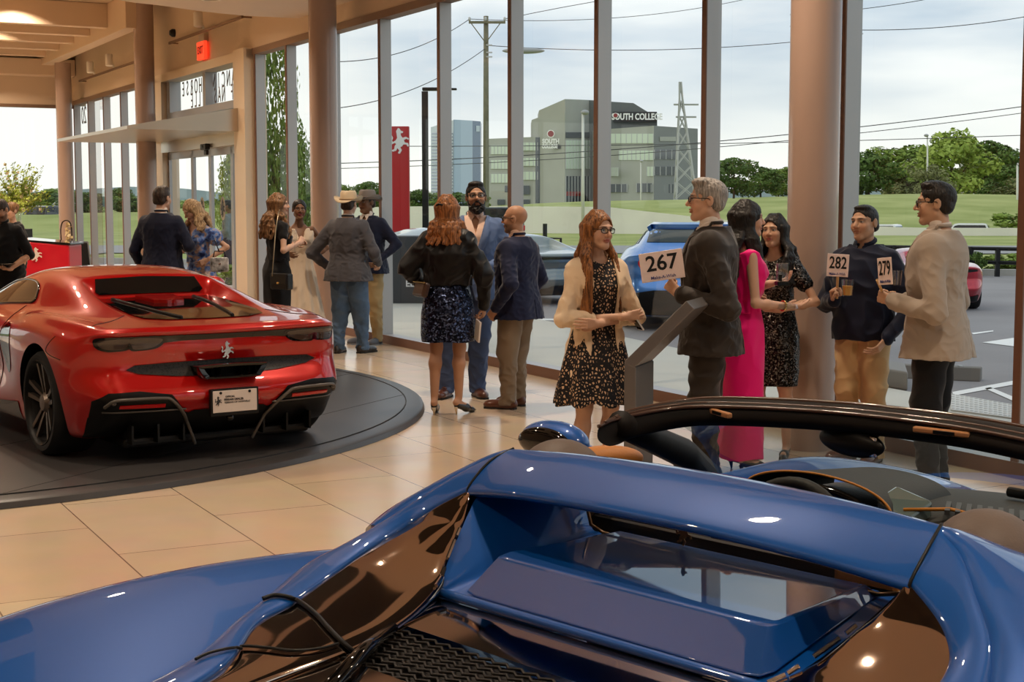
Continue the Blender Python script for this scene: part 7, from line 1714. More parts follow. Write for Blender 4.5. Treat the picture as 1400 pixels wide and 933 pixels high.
PP['pink'] = person('woman with straight dark hair in a bright pink dress holding crystal awards', cov='l', loc=at_foot(1018, 9.42), rz=R_(-78), H=1.655, fem=True, h=.005, tone='fair', hair='black', style='straight', seed=13, heel=.05, headrot=(-.05, 0, 0),
    arms={'R': ((.21, .0, 1.03), (.135, .235, 1.005)), 'L': ((-.20, .02, 1.05), (-.055, .20, 1.135))}, hands={'R': dict(d=(-.1, 1, .05), pn=(0, -.05, 1), curl=.12, thumb=.1), 'L': dict(d=(.2, .95, .15), pn=(.2, 0, 1), curl=.3, thumb=.2)},
    wear=[top_cloth(M_pink, .013, .98, 1.44, (.10, .04), short=.1, sleeve=(.05, .045)), skirt(M_pink, [(.04, .17, .15, -.01), (.45, .165, .145, -.01), (.80, .182, .15, -.018), (.92, .186, .145, -.02), (1.02, .152, .112, -.004), (1.06, .142, .106, 0)], wr=.005), shoes(M_shoeb, heel=.05)])
PP['blackseq'] = person('woman with dark wavy hair in a short-sleeved black sequin dress beside the wide column', cov='', loc=at_foot(1060, 9.93), rz=R_(152), H=1.575, fem=True, h=.005, tone='asian', hair='black', style='wavy', seed=14, heel=.04, headrot=(-.12, .06, .04),
    arms={'L': ((-.285, .01, 1.01), (-.10, .22, .97)), 'R': ((.22, .05, 1.0), (.06, .26, 1.05))}, hands={'L': dict(d=(.8, .5, .1), pn=(.2, -.5, .6), curl=.35), 'R': dict(curl=.6)},
    wear=[top_cloth(M_seqb, .014, .98, 1.485, (.078, .028), short=.52, sleeve=(.060, .058)), skirt(M_seqb, [(.50, .185, .15, -.012), (.70, .188, .155, -.014), (.85, .186, .155, -.016), (.95, .180, .145, -.014), (1.05, .150, .112, 0)], wr=.003), shoes(M_shoeb, heel=.04)])
PP['navyshirt'] = person('smiling man in a navy shirt and sand chinos holding the 282 paddle and a drink', loc=at_foot(1184, 9.8), rz=R_(140), H=1.68, build=1.10, h=.0042, tone='asian', hair='black', style='crop', seed=15, headrot=(-.12, .02, .03),
    arms={'R': ((.29, -.02, 1.03), (.125, .175, 1.065)), 'L': ((-.325, -.06, 1.04), (-.215, .10, .83))}, hands={'R': dict(d=(-.15, .45, .85), pn=(-.75, .2, -.1), curl=[.7, .75, .8, .85], thumb=.5), 'L': dict(curl=.3)},
    wear=[top_cloth(M_nshirt, .024, .82, 1.49, (.070, .03), sleeve=(.072, .062, .045), wr=.006, name='shirt', loose=.012), trousers(M_chino, (.102, .080, .066), wr=.007), shoes(M_leath, sole=M_sole)])
PP['beigeman'] = person('man in black-rimmed glasses and a beige blazer holding the 279 paddle', loc=at_foot(1284, 8.85), rz=R_(60), H=1.815, build=1.16, h=.0042, tone='asian', hair='black', style='short', glasses=M_spec, seed=16, headrot=(.22, -.03, 0),
    arms={'L': ((-.31, -.07, 1.07), (-.20, .21, 1.125)), 'R': ((.31, -.05, 1.1), (.16, .22, 1.11))}, hands={'L': dict(d=(.35, .85, .25), pn=(.8, -.3, .1), curl=[.8, .85, .9, .9], thumb=.7), 'R': dict(d=(-.5, .8, .1), pn=(-.8, 0, .2), curl=.6)},
    wear=[torso_jacket(M_beige, v=.09, shirt=M_shirt_w, hem=.76, flare=.03, sleeve=(.080, .072, .052), wr=.003), trousers(M_blackw), shoes(M_shoeb, sole=M_sole)])
# --- staff
PP['waiter'] = person('waiter in a black shirt and apron looking down at the tray he carries', cov='l', loc=at_foot(6, 17.2), rz=R_(170), H=1.73, build=1.1, h=.0065, tone='tan', hair='dark', style='short', stubble=(.10, .06, .04), seed=17, headrot=(-.15, -.5, 0), lean=(0, .05),
    arms={'L': ((-.30, .0, 1.10), (-.20, .27, .96)), 'R': ((.28, .0, 1.10), (.12, .27, .96))}, hands={'L': dict(d=(.1, 1, 0), pn=(0, 0, 1), curl=.15), 'R': dict(d=(-.1, 1, 0), pn=(0, 0, 1), curl=.15)},
    wear=[top_cloth(M_polo, .024, .84, 1.49, (.072, .03), short=.98, sleeve=(.072, .06), name='shirt', loose=.012), trousers(M_blackw), skirt(M_polo, [(.45, .19, .14, 0), (.95, .185, .135, 0), (1.0, .18, .13, 0)], name='apron'), shoes(M_shoeb, sole=M_sole)])
PP['staff'] = person('staff member in a black shirt half hidden behind the waiter', cov='l', loc=at_foot(17, 20.5), rz=R_(150), H=1.70, fem=True, h=.0075, tone='fair', hair='brown', style='bun', seed=18, wear=[top_cloth(M_polo, .02, .86, 1.49, (.075, .03), short=.5, sleeve=(.06, .055)), trousers(M_blackw), shoes(M_shoeb)])

# ------------------------------------------------------------------ things people wear or hold
def hat(E, m, band):
    hc, R, f = E['hc'], E['R'], E['f']; Q = lambda x, y, z: tuple(hc + R @ (V3(x, y, z) * f)); mb = MB(); n = 40
    rings = []
    for r, z, cr in ((1.95, .042, 0), (1.98, .047, 0), (1.2, .040, 0), (1.10, .044, 0), (1.08, .075, 0), (1.02, .125, .0), (.86, .148, 1), (.5, .142, 1), (.05, .128, 1)):
        ring = []
        for k in range(n):
            a = 2 * PI * k / n; x, y = math.cos(a), math.sin(a); zz = z
            if r > 1.3: zz += .050 * abs(x) ** 3 - .028 * abs(y) ** 3 - .004
            if cr: zz -= .018 * math.exp(-(x * r / .25) ** 2) * (1 if r < .9 else 0)
            ring.append(Q(x * .083 * r * (1.0 if r < 1.5 else .93), -.012 + y * .100 * r * (1.0 if r < 1.5 else .96), zz))
        rings.append(ring)
    for ring in rings: mb.v += ring
    for i in range(len(rings) - 1):
        for k in range(n): mb.f.append((i * n + k, i * n + (k + 1) % n, (i + 1) * n + (k + 1) % n, (i + 1) * n + k)); mb.m.append(0)
    h = obj('hat', mb, m, E['root'], smooth=True); sd = h.modifiers.new('t', 'SOLIDIFY'); sd.thickness = .004
    mb = MB(); mb.tube([Q(.092 * math.cos(a), -.012 + .111 * math.sin(a), .053) for a in np.linspace(0, 2 * PI, 41)[:-1]], .008, 6, closed=True); obj('hat_band', mb, band, h, smooth=True)
hat(PP['hat'], cloth('felt_cream', rgb(206, 184, 152), .9, weave=300), mat('band_tan', rgb(150, 124, 94), .6)); hat(PP['hat2'], cloth('felt_grey', rgb(140, 130, 122), .9, weave=300), mat('band_dark', rgb(60, 54, 50), .6))
def shirt_collar(E, m):
    nk, s = E['nb'], E['s']; mb = MB(); ring = [tuple(nk + V3(.064 * s * math.cos(a), .004 + .060 * s * math.sin(a), .020 - .02 * math.sin(a))) for a in np.linspace(R_(110), R_(430), 29)]; mb.tube(ring, [.010 + .008 * math.sin(PI * i / 28) for i in range(29)], 8); c = obj('collar', mb, m, E['root'], smooth=True)
    for sg in (1, -1):
        mb = MB(); mb.add([tuple(nk + V3(sg * .012, .078 * s, -.015)), tuple(nk + V3(sg * .055 * s, .046 * s, .020)), tuple(nk + V3(sg * .075 * s, .02, .005)), tuple(nk + V3(sg * .055, .090 * s, -.060))], [(0, 1, 2, 3)]); w_ = obj('collar_wing', mb, m, c); sd = w_.modifiers.new('t', 'SOLIDIFY'); sd.thickness = .006
shirt_collar(PP['navyshirt'], M_nshirt); shirt_collar(PP['waiter'], M_polo)
def W_of(E, p):            # person-local -> world
    r = E['root']; return Matrix.Translation(r.location) @ Matrix.Rotation(r.rotation_euler.z, 4, 'Z') @ Vector(p)
M_card = mat('paddle_card', rgb(238, 216, 210), .6); M_ink = mat('paddle_ink', rgb(14, 14, 16), .55); M_inkb = mat('paddle_ink_blue', rgb(70, 74, 130), .55); M_stick = mat('paddle_stick', rgb(214, 176, 124), .6)
def paddle(E, num, c_px, D, wpx, hpx, rot, yaw, label, hand_side):
    """card centre on pixel c_px at depth D, facing the room; handle runs down into the hand"""
    c = Vector(AT(c_px[0], c_px[1], D)); w_, h_ = wpx / F * D, hpx / F * D
    t = thing('bid_paddle', label, 'paddle', tuple(c), 0); Mx = Matrix.Rotation(yaw, 4, 'Z') @ Matrix.Rotation(rot, 4, 'Y'); t.rotation_euler = (0, 0, 0)
    B = Matrix(((1, 0, 0, 0), (0, 0, -1, 0), (0, 1, 0, 0), (0, 0, 0, 1)))
    def put(name, me, m):
        me.transform(Mx); me.materials.clear(); me.materials.append(m); o = bpy.data.objects.new(name, me); COL.objects.link(o); o.parent = t; return o
    mb = MB(); mb.box((0, 0, 0), (w_, .004, h_)); me = bpy.data.meshes.new('c'); me.from_pydata(mb.v, [], mb.f); cd = put('card', me, M_card); bv_ = cd.modifiers.new('b', 'BEVEL'); bv_.width = .0015
    me = text_mesh(num, h_ * .74, h_ * .012, .0008, xs=min(1.0, w_ * .92 / (h_ * .74 * .56 * 3 + 1e-6))); me.transform(Matrix.Translation((0, -.003, h_ * .09)) @ B); put('number', me, M_ink)
    me = text_mesh('Make-A-Wish', h_ * .155, .0003, .0008, xs=min(1.0, w_ * .8 / (h_ * .155 * 6.0))); me.transform(Matrix.Translation((0, -.003, -h_ * .38)) @ B); put('caption', me, M_inkb)
    g = W_of(E, E['grip' + hand_side]) - c; gl = Mx.to_3x3().inverted() @ g
    mb = MB(); mb.tube([Mx @ Vector((gl.x * .35, .006, -h_ * .3)), Vector(g) + Vector((0, 0, .01)), Vector(g) + Vector((0, 0, -.05))], .0085, 8); obj('handle', mb, M_stick, t)
    return t
paddle(PP['gray'], '267', (905, 363.5), 8.78, 60, 40, R_(-8), R_(4), 'pale bidding paddle numbered 267 in the hand of the grey-haired man', 'L')
paddle(PP['navyshirt'], '282', (1145.5, 363), 9.55, 29, 31, R_(3), R_(-10), 'pale bidding paddle numbered 282 beside the column', 'R')
paddle(PP['beigeman'], '279', (1210, 371), 8.62, 24, 37, R_(-6), R_(-52), 'pale bidding paddle numbered 279 turned edgewise in front of the navy shirt', 'L')
M_clear = glass_mat('clear_plastic', (.93, .94, .94), .07); M_crys = glass_mat('crystal', (.86, .90, .93), .16); M_juice = mat('orange_juice', rgb(222, 160, 50), .3)
def tumbler(loc, r, h, label, juice=None, name='plastic_cup'):
    t = thing(name, label, 'cup', tuple(loc)); mb = MB(); mb.lathe([(r * .78, 0), (r, h), (r - .002, h), (r * .78 - .002, .004), (.001, .004)], 28, cap=False); mb.lathe([(.001, 0), (r * .78, 0)], 28, cap=False); obj('cup', mb, M_clear, t, smooth=True, auto=40)
    if juice: mb = MB(); mb.lathe([(r * .78 - .004, .006), (r * .93 - .004, h * juice)], 28); obj('drink', mb, M_juice, t, smooth=True, auto=40)
    return t
tumbler(AT(1158.5, 405, 9.50), .040, .105, 'clear plastic cup of orange drink held by the man in navy shirt', .62)
tumbler(AT(1225, 390, 8.72), .036, .085, 'clear empty plastic cup held by the man in beige blazer')
tumbler(AT(1054, 396, 9.62), .034, .085, 'clear cup held by the woman in black sequin dress')
aw = thing('crystal_award', 'upright clear crystal block award on a black base, upper of the two', 'award', tuple(AT(1069, 391, 9.36)), .2)
mb = MB(); mb.box((0, 0, .085), (.068, .04, .115)); obj('crystal_block', mb, M_crys, aw, bevel=.004); mb = MB(); mb.box((0, 0, .014), (.078, .055, .028)); obj('base', mb, M_gblack, aw, bevel=.004); mb = MB(); mb.box((-.02, -.021, .05), (.022, .002, .04)); obj('engraving', mb, M_sblack, aw)
aw2 = thing('crystal_award', 'clear crystal award lying flat on an open palm, lower of the two', 'award', tuple(AT(1072, 421, 9.28)), -.3)
mb = MB(); mb.prism([(-.075, -.02), (.075, -.03), (.09, .0), (.06, .035), (-.06, .035)], lambda x, y: (x, y * .9, -.006), lambda x, y: (x * .92, y * .8, .024)); obj('crystal_block', mb, M_crys, aw2, bevel=.004)
br = MB(); E = PP['pink']; w_ = E['J']['wrR']; e_ = E['J']['elR']; d = (w_ - e_) / np.linalg.norm(w_ - e_); o1 = V3(0, 0, 1); u1 = np.cross(d, o1); u1 /= np.linalg.norm(u1); u2 = np.cross(d, u1)
br.tube([tuple(w_ - d * .03 + (u1 * math.cos(a) + u2 * math.sin(a)) * .031) for a in np.linspace(0, 2 * PI, 25)[:-1]], .006, 8, closed=True); obj('bracelet', br, M_gold, E['root'], smooth=True)
# bags
E = PP['blackdress']
bg_ = thing('shoulder_bag', 'black quilted shoulder bag with gold clasp on a long chain', 'bag', tuple(AT(385, 385, 15.85)), R_(-38))
mb = MB(); mb.box((0, 0, .0), (.27, .085, .17)); obj('body', mb, mat('bag_black', rgb(24, 23, 23), .35, bump=(60, .3)), bg_, bevel=.015); mb = MB(); mb.box((0, -.046, .03), (.24, .012, .11)); fl_ = obj('flap', mb, mat('bag_flap', rgb(40, 38, 36), .4), bg_, bevel=.008); mb = MB(); mb.box((0, -.055, -.015), (.035, .01, .022)); obj('clasp', mb, M_gold, bg_, bevel=.003)
sh_ = W_of(E, E['J']['shL'] + V3(.05, -.03, .05)); p0_ = Vector(AT(372.5, 370, 15.85)); loc = Vector(bg_.location); Mi = Matrix.Rotation(R_(38), 4, 'Z')
a_ = W_of(E, E['nb'] + V3(.06, -.055, -.02)); mb = MB(); pts = [Mi @ (Vector(v_) - loc) for v_ in (AT(372, 378, 15.8), AT(374.5, 345, 15.82), AT(377, 315, 15.9), AT(380, 295, 16.0), AT(382, 287, 16.12))]; mb.tube(curve_pts([np.array(p) for p in pts], 24), .006, 6); obj('chain', mb, mat('chain_pale', rgb(170, 150, 120), .3, metal=.8), bg_, smooth=True)
fl = thing('champagne_flute', 'champagne flute in the hand of the woman in black dress', 'glass', tuple(AT(403, 345, 16.0))); mb = MB(); mb.lathe([(.03, 0), (.031, .003), (.004, .008), (.004, .09), (.022, .12), (.026, .20), (.024, .24)], 20, cap=False); obj('bowl', mb, M_clear, fl, smooth=True)
hb = thing('handbag', 'small black and white handbag hanging beside the blue floral dress', 'bag', tuple(AT(300, 362, 16.65)), .3)
mb = MB(); mb.box((0, 0, 0), (.20, .09, .16)); obj('body', mb, mat('bag_patch', rgb(28, 28, 30), .4, var=(14, .2, rgb(220, 216, 214))), hb, bevel=.02); mb = MB(); mb.tube([(-.07, 0, .07), (-.05, 0, .15), (.05, 0, .15), (.07, 0, .07)], .007, 8); obj('handle', mb, M_sblack, hb, smooth=True); mb = MB(); mb.lathe([(.001, -.004), (.012, -.003), (.012, .004)], 14, (0, -.05, .01), axis='y'); obj('clasp', mb, M_chrome, hb)
mb = MB(); q0 = Vector(AT(296, 330, 16.8)) - Vector(hb.location); mb.tube([(0, 0, .14), (q0.x * .6, q0.y * .6, .14 + q0.z * .5), tuple(q0)], .006, 6); obj('strap', mb, M_sblack, hb, smooth=True)
cl = thing('clutch_bag', 'small brown clutch tucked under the arm of the sequin-skirt woman', 'bag', tuple(AT(576, 396, 11.85)), .5); mb = MB(); mb.box((0, 0, 0), (.055, .20, .12), Matrix.Rotation(.3, 3, 'Y')); obj('body', mb, mat('clutch_brown', rgb(66, 44, 32), .35, coat=.3), cl, bevel=.02); mb = MB(); mb.tube([(-.02, -.1, .06), (-.02, .1, .06)], .007, 6); obj('frame', mb, M_gold, cl)
pr = thing('folded_programme', 'folded white paper held low by the woman in sequin skirt', 'paper', tuple(AT(653, 449, 11.85)), .4); mb = MB(); mb.box((0, 0, -.02), (.012, .10, .17), Matrix.Rotation(.25, 3, 'X')); obj('sheet', mb, mat('paper_white', rgb(228, 222, 216), .7), pr, bevel=.003); mb = MB(); mb.box((.0075, 0, -.02), (.002, .10, .17), Matrix.Rotation(.25, 3, 'X')); obj('cover', mb, mat('paper_grey', rgb(170, 166, 166), .7), pr)
ph = thing('phone', 'dark phone in hand of the girl with crossed arms', 'phone', tuple(W_of(PP['girl'], (-.17, .20, .99))), R_(202)); mb = MB(); mb.box((0, 0, 0), (.012, .07, .12), Matrix.Rotation(.6, 3, 'Y')); obj('case', mb, mat('phone_pale', rgb(200, 200, 204), .3), ph, bevel=.004); mb = MB(); mb.box((.0065, 0, 0), (.002, .064, .112), Matrix.Rotation(.6, 3, 'Y')); obj('screen', mb, M_gblack, ph)
# tray with canapes
tl = Vector(W_of(PP['waiter'], (-.04, .33, 1.0))); tr = thing('serving_tray', 'round dark serving tray carried by the waiter at far left', 'tray', tuple(tl)); mb = MB(); mb.lathe([(.001, 0), (.20, 0), (.225, .02), (.22, .022), (.198, .006), (.001, .006)], 40, cap=False); obj('tray', mb, M_gblack, tr, smooth=True, auto=40)

# ------------------------------------------------------------------ furniture of the showroom
ki = thing('info_kiosk', 'slanted grey metal information kiosk standing beside the dark suit man', 'kiosk', tuple(G(868, 0, 0)) if False else (AT(866, 300, 8.28)[0], 8.28, 0))
M_kg = mat('kiosk_grey', rgb(112, 106, 102), .38, metal=.5); M_kp = mat('kiosk_panel', rgb(20, 20, 22), .1, coat=1)
wv = Vector((.135, .38, 0)); sl = Vector((.345, .03, .335)); th_ = Vector((-.045, 0, .046))
mb = MB(); b0 = Vector((0, 0, .775)); A = [b0, b0 + wv, b0 + wv + sl, b0 + sl]; mb.add([tuple(p) for p in A] + [tuple(p + th_) for p in A], [(3, 2, 1, 0), (4, 5, 6, 7), (0, 1, 5, 4), (1, 2, 6, 5), (2, 3, 7, 6), (3, 0, 4, 7)]); obj('slanted_top', mb, M_kg, ki, bevel=.004)
mb = MB(); A = [b0 + th_ + wv * .08 + sl * .06, b0 + th_ + wv * .92 + sl * .06, b0 + th_ + wv * .92 + sl * .94, b0 + th_ + wv * .08 + sl * .94]; nrm = wv.cross(sl).normalized() * -1
if nrm.z < 0: nrm = -nrm
mb.add([tuple(p + nrm * .003) for p in A], [(0, 1, 2, 3)]); obj('screen', mb, M_kp, ki)
mb = MB(); L0 = [Vector((-.045, 0, 0)), Vector((.02, 0, 0)), Vector((.02, 0, .785)), Vector((-.045, 0, .82))]; mb.add([tuple(p) for p in L0] + [tuple(p + wv) for p in L0], [(0, 1, 2, 3), (7, 6, 5, 4), (0, 4, 5, 1), (1, 5, 6, 2), (2, 6, 7, 3), (3, 7, 4, 0)]); obj('leg', mb, M_kg, ki, bevel=.004)
mb = MB(); mb.box((.1, .19, .008), (.36, .46, .016)); obj('foot_plate', mb, M_kg, ki, bevel=.004)
# reception desk
dk = thing('reception_desk', 'red curved-front reception desk with white horse emblem behind the red coupe', 'desk', (AT(62, 300, 22)[0], 22, 0), 0)
M_desk = mat('desk_red', rgb(196, 26, 44), .3, coat=.4)
def dz(px, py): p = AT(px, py, 22); return p[0] - dk.location.x, p[2]
xl, zl = dz(20, 329); xr, zr = dz(93, 335.5)
mb = MB(); mb.add([(xl, -.12, 0), (xr, .05, 0), (xr, .05, zr), (xl, -.12, zl), (xl, .75, 0), (xr, .7, 0), (xr, .7, zr), (xl, .75, zl)], [(0, 1, 2, 3), (7, 6, 5, 4), (3, 2, 6, 7), (1, 5, 6, 2), (4, 0, 3, 7), (0, 4, 5, 1)]); obj('front_panel', mb, M_desk, dk, bevel=.02)
mb = MB(); mb.add([(xl - .02, -.1, zl), (xr + .02, .04, zr), (xr + .02, .74, zr), (xl - .02, .78, zl), (xl - .02, -.1, zl + .03), (xr + .02, .04, zr + .03), (xr + .02, .74, zr + .03), (xl - .02, .78, zl + .03)], [(3, 2, 1, 0), (4, 5, 6, 7), (0, 1, 5, 4), (1, 2, 6, 5), (2, 3, 7, 6), (3, 0, 4, 7)]); obj('counter_top', mb, M_gblack, dk, bevel=.008)
hx_, hz_ = dz(51, 348); sl_ = .17 / (xr - xl); me = horse_mesh(.21, .01); me.transform(Matrix(((1, 0, 0, hx_), (sl_, 0, -1, -.12 + sl_ * (hx_ - xl) - .012), (0, 1, 0, hz_), (0, 0, 0, 1)))); obj('horse_emblem', me, M_shirt_w, dk)
tb = thing('draped_table', 'table under a floor-length black cloth right of the red desk', 'table', (AT(105, 300, 24)[0], 24, 0), .25)
zt = AT(105, 331, 24)[2]; mb = MB(); mb.add([(-.16, -.3, zt), (.16, -.3, zt), (.16, .45, zt), (-.16, .45, zt), (-.24, -.36, 0), (.26, -.36, 0), (.26, .52, 0), (-.24, .52, 0)], [(0, 1, 2, 3), (4, 5, 1, 0), (5, 6, 2, 1), (6, 7, 3, 2), (7, 4, 0, 3)]); obj('cloth', mb, cloth('table_cloth', rgb(24, 24, 26), .8), tb, bevel=.02); mb = MB(); mb.box((0, .07, zt - .03), (.26, .66, .03)); obj('table_top', mb, M_sblack, tb)
# vase with a large arrangement on a pedestal
ps_ = thing('black_pedestal', 'slim black pedestal standing behind the waiter under the tall vase', 'pedestal', (AT(25, 300, 24)[0], 24, 0)); zp = AT(25, 313, 24)[2]; mb = MB(); mb.box((0, 0, zp / 2), (.34, .34, zp)); obj('column', mb, M_sblack, ps_, bevel=.01); mb = MB(); mb.box((0, 0, .02), (.4, .4, .04)); obj('plinth', mb, M_sblack, ps_, bevel=.008)
vs = thing('vase', 'tall clear glass vase on the black pedestal', 'vase', (AT(25, 300, 24)[0], 24, zp)); hv = AT(25, 282, 24)[2] - zp; mb = MB(); mb.lathe([(.09, 0), (.085, .02), (.05, .12), (.045, hv * .5), (.08, hv), (.077, hv), (.042, hv * .5), (.046, .12), (.001, .03)], 28, cap=False); mb.lathe([(.001, 0), (.09, 0)], 28, cap=False); obj('glass', mb, M_clear, vs, smooth=True)
fw = thing('flower_arrangement', 'large airy arrangement of pale green sprays and cream flowers in the vase', 'flowers', (AT(25, 300, 24)[0], 24, zp + hv - .04)); r = random.Random(5)
sp_, lf, bl = MB(), MB(), MB()
for i in range(150):
    a = r.uniform(0, 6.28); el_ = r.uniform(.05, 1.35); L_ = r.uniform(.28, .62) * (1.25 if el_ > .9 else 1.0); d = Vector((math.cos(a) * math.cos(el_), math.sin(a) * math.cos(el_), math.sin(el_))); p1 = d * L_ + Vector((0, 0, -.06 * (1 - el_)))
    sp_.tube([(0, 0, -.02), tuple(d * L_ * .5 + Vector((0, 0, .03))), tuple(p1)], [.004, .003, .002], 4)
    for k in range(15):
        t = r.uniform(.35, 1.02); q = p1 * t + Vector((r.gauss(0, .02), r.gauss(0, .02), r.gauss(0, .02))); n = Vector((r.gauss(0, 1), r.gauss(0, 1), r.gauss(0, 1))).normalized(); u_ = n.orthogonal().normalized(); v_ = n.cross(u_); s_ = r.uniform(.018, .036); lf.add([q - u_ * s_, q + v_ * s_ * .5, q + u_ * s_, q - v_ * s_ * .5], [(0, 1, 2, 3)])
    if r.random() < .5:
        q = p1 * r.uniform(.45, .95)
        for k in range(5): n = Vector((r.gauss(0, 1), r.gauss(0, 1), r.gauss(0, 1))).normalized(); u_ = n.orthogonal().normalized(); v_ = n.cross(u_); s_ = .03; bl.add([q - u_ * s_, q + v_ * s_, q + u_ * s_, q - v_ * s_], [(0, 1, 2, 3)])
obj('stems', sp_, LM[1], fw); obj('leaves', lf, LM[2], fw); obj('blossoms', bl, mat('blossom_cream', rgb(226, 218, 190), .7), fw)
orn = thing('table_ornament', 'gilded wire arch ornament with cream blossoms on the draped table', 'ornament', (AT(90, 300, 23.9)[0], 23.9, zt)); mb = MB(); mb.tube(curve_pts([np.array(p, float) for p in ((-.08, 0, 0), (-.085, 0, .2), (-.05, 0, .32), (.03, 0, .34), (.08, 0, .26), (.09, 0, .0))], 40), .010, 8); obj('wire_arch', mb, mat('wire_dark', rgb(60, 50, 40), .35, metal=.6), orn, smooth=True)
mb = MB()
for i in range(46): q = Vector((.03 + r.gauss(0, .022), r.gauss(0, .03), r.uniform(.03, .30))); n = Vector((r.gauss(0, 1), r.gauss(0, 1), r.gauss(0, 1))).normalized(); u_ = n.orthogonal().normalized(); v_ = n.cross(u_); s_ = .028; mb.add([q - u_ * s_, q + v_ * s_, q + u_ * s_, q - v_ * s_], [(0, 1, 2, 3)])
obj('blossoms', mb, mat('blossom_gold', rgb(214, 196, 150), .6), orn)
# ------------------------------------------------------------------ vehicles outside
def road_car(name, loc, rz, L_, W_, H_, paint, label, kind='suv'):
    t = thing(name, label, 'car' if kind != 'truck' else 'truck', tuple(loc), rz)
    if kind == 'truck': prof = [(0, .25), (0, 1), (.72, 1), (.74, .72), (.86, .70), (.97, .45), (1, .42), (1, .22)]
    else: prof = [(0, .24), (0, .50), (.03, .60), (.10, .98), (.16, 1.0), (.55, 1.0), (.62, .97), (.74, .66), (.95, .58), (1, .48), (1, .22)]
    mb = MB(); mb.prism(prof, lambda x, z: ((x - .5) * L_, -W_ / 2 * (1 - .10 * max(0, z - .6) / .4), z * H_), lambda x, z: ((x - .5) * L_, W_ / 2 * (1 - .10 * max(0, z - .6) / .4), z * H_)); obj('body', mb, paint, t, bevel=.05, seg=3)
    if kind != 'truck':
        for sg in (1, -1):
            wl_ = [(.07, .66), (.12, .93), (.56, .93), (.61, .90), (.70, .66)]; mb = MB(); n = lambda x, z, o: ((x - .5) * L_, sg * (W_ / 2 * (1 - .10 * max(0, z - .6) / .4) + o), z * H_)
            mb.prism(wl_, lambda x, z: n(x, z, -.01), lambda x, z: n(x, z, .012)); obj('side_window', mb, M_cglass, t)
        mb = MB(); q = [((.025 - .5) * L_, y, z * H_) for y, z in ((-.42 * W_, .63), (.42 * W_, .63), (.38 * W_, .92), (-.38 * W_, .92))]; q[2] = ((.085 - .5) * L_ - .02, q[2][1], q[2][2]); q[3] = ((.085 - .5) * L_ - .02, q[3][1], q[3][2]); q[0] = ((.032 - .5) * L_ - .02, q[0][1], q[0][2]); q[1] = ((.032 - .5) * L_ - .02, q[1][1], q[1][2]); mb.quad(*q); o = obj('rear_window', mb, M_cglass, t); sd = o.modifiers.new('t', 'SOLIDIFY'); sd.thickness = .03
    for sg in (1, -1): mb = MB(); mb.box((-.5 * L_ - .01, sg * .42 * W_, .52 * H_), (.04, .14 * W_, .12 * H_)); obj('tail_lamp', mb, M_lens_r, t, bevel=.02)
    for x in (-.30, .31):
        for sg in (1, -1): mb = MB(); R0 = .21 * min(H_, 1.7); mb.lathe([(.001, -.11), (R0 * .7, -.11), (R0, -.08), (R0, .08), (R0 * .7, .11), (.001, .11)], 28, (x * L_, sg * (W_ / 2 - .10), R0), axis='y', cap=False); o = obj('wheel', mb, M_tyre, t, smooth=True, auto=40); mb = MB(); mb.lathe([(.001, sg * .115), (R0 * .6, sg * .112), (R0 * .62, sg * .09)], 20, (x * L_, sg * (W_ / 2 - .10), R0), axis='y', cap=False); obj('hub_cap', mb, M_rim, o, smooth=True)
    return t
M_wpaint = carpaint('paint_white', rgb(226, 228, 232), 0, .3, 1.5); M_kpaint = carpaint('paint_black', rgb(26, 28, 30), .2, .3, 1.5)
GZ = -.03
q = AT(674, 300, 58); road_car('box_truck', (q[0], 58, GZ), R_(95), 6.5, 1.9, 1.55, M_kpaint, 'dark truck with red tail lights on the street behind the bearded man', 'truck')
q = AT(74, 300, 104); road_car('parked_car', (q[0], 104, GZ), R_(70), 4.6, 1.9, 1.5, M_kpaint, 'black off-road car parked beyond the far end windows')
q = AT(90, 300, 125); road_car('parked_car', (q[0], 125, GZ), R_(120), 4.8, 1.9, 1.75, M_wpaint, 'white car parked beyond the far end windows, partly behind the far column')
q = AT(1196, 300, 92); road_car('passing_car', (q[0], 92, -1.12), R_(150), 3.6, 1.8, 1.5, M_wpaint, 'white car passing on the street behind the head of the man in navy shirt')
q = AT(1316, 300, 92); road_car('passing_car', (q[0], 92, -1.12), R_(160), 3.6, 1.8, 1.56, M_wpaint, 'white car passing on the street right of the beige blazer man')
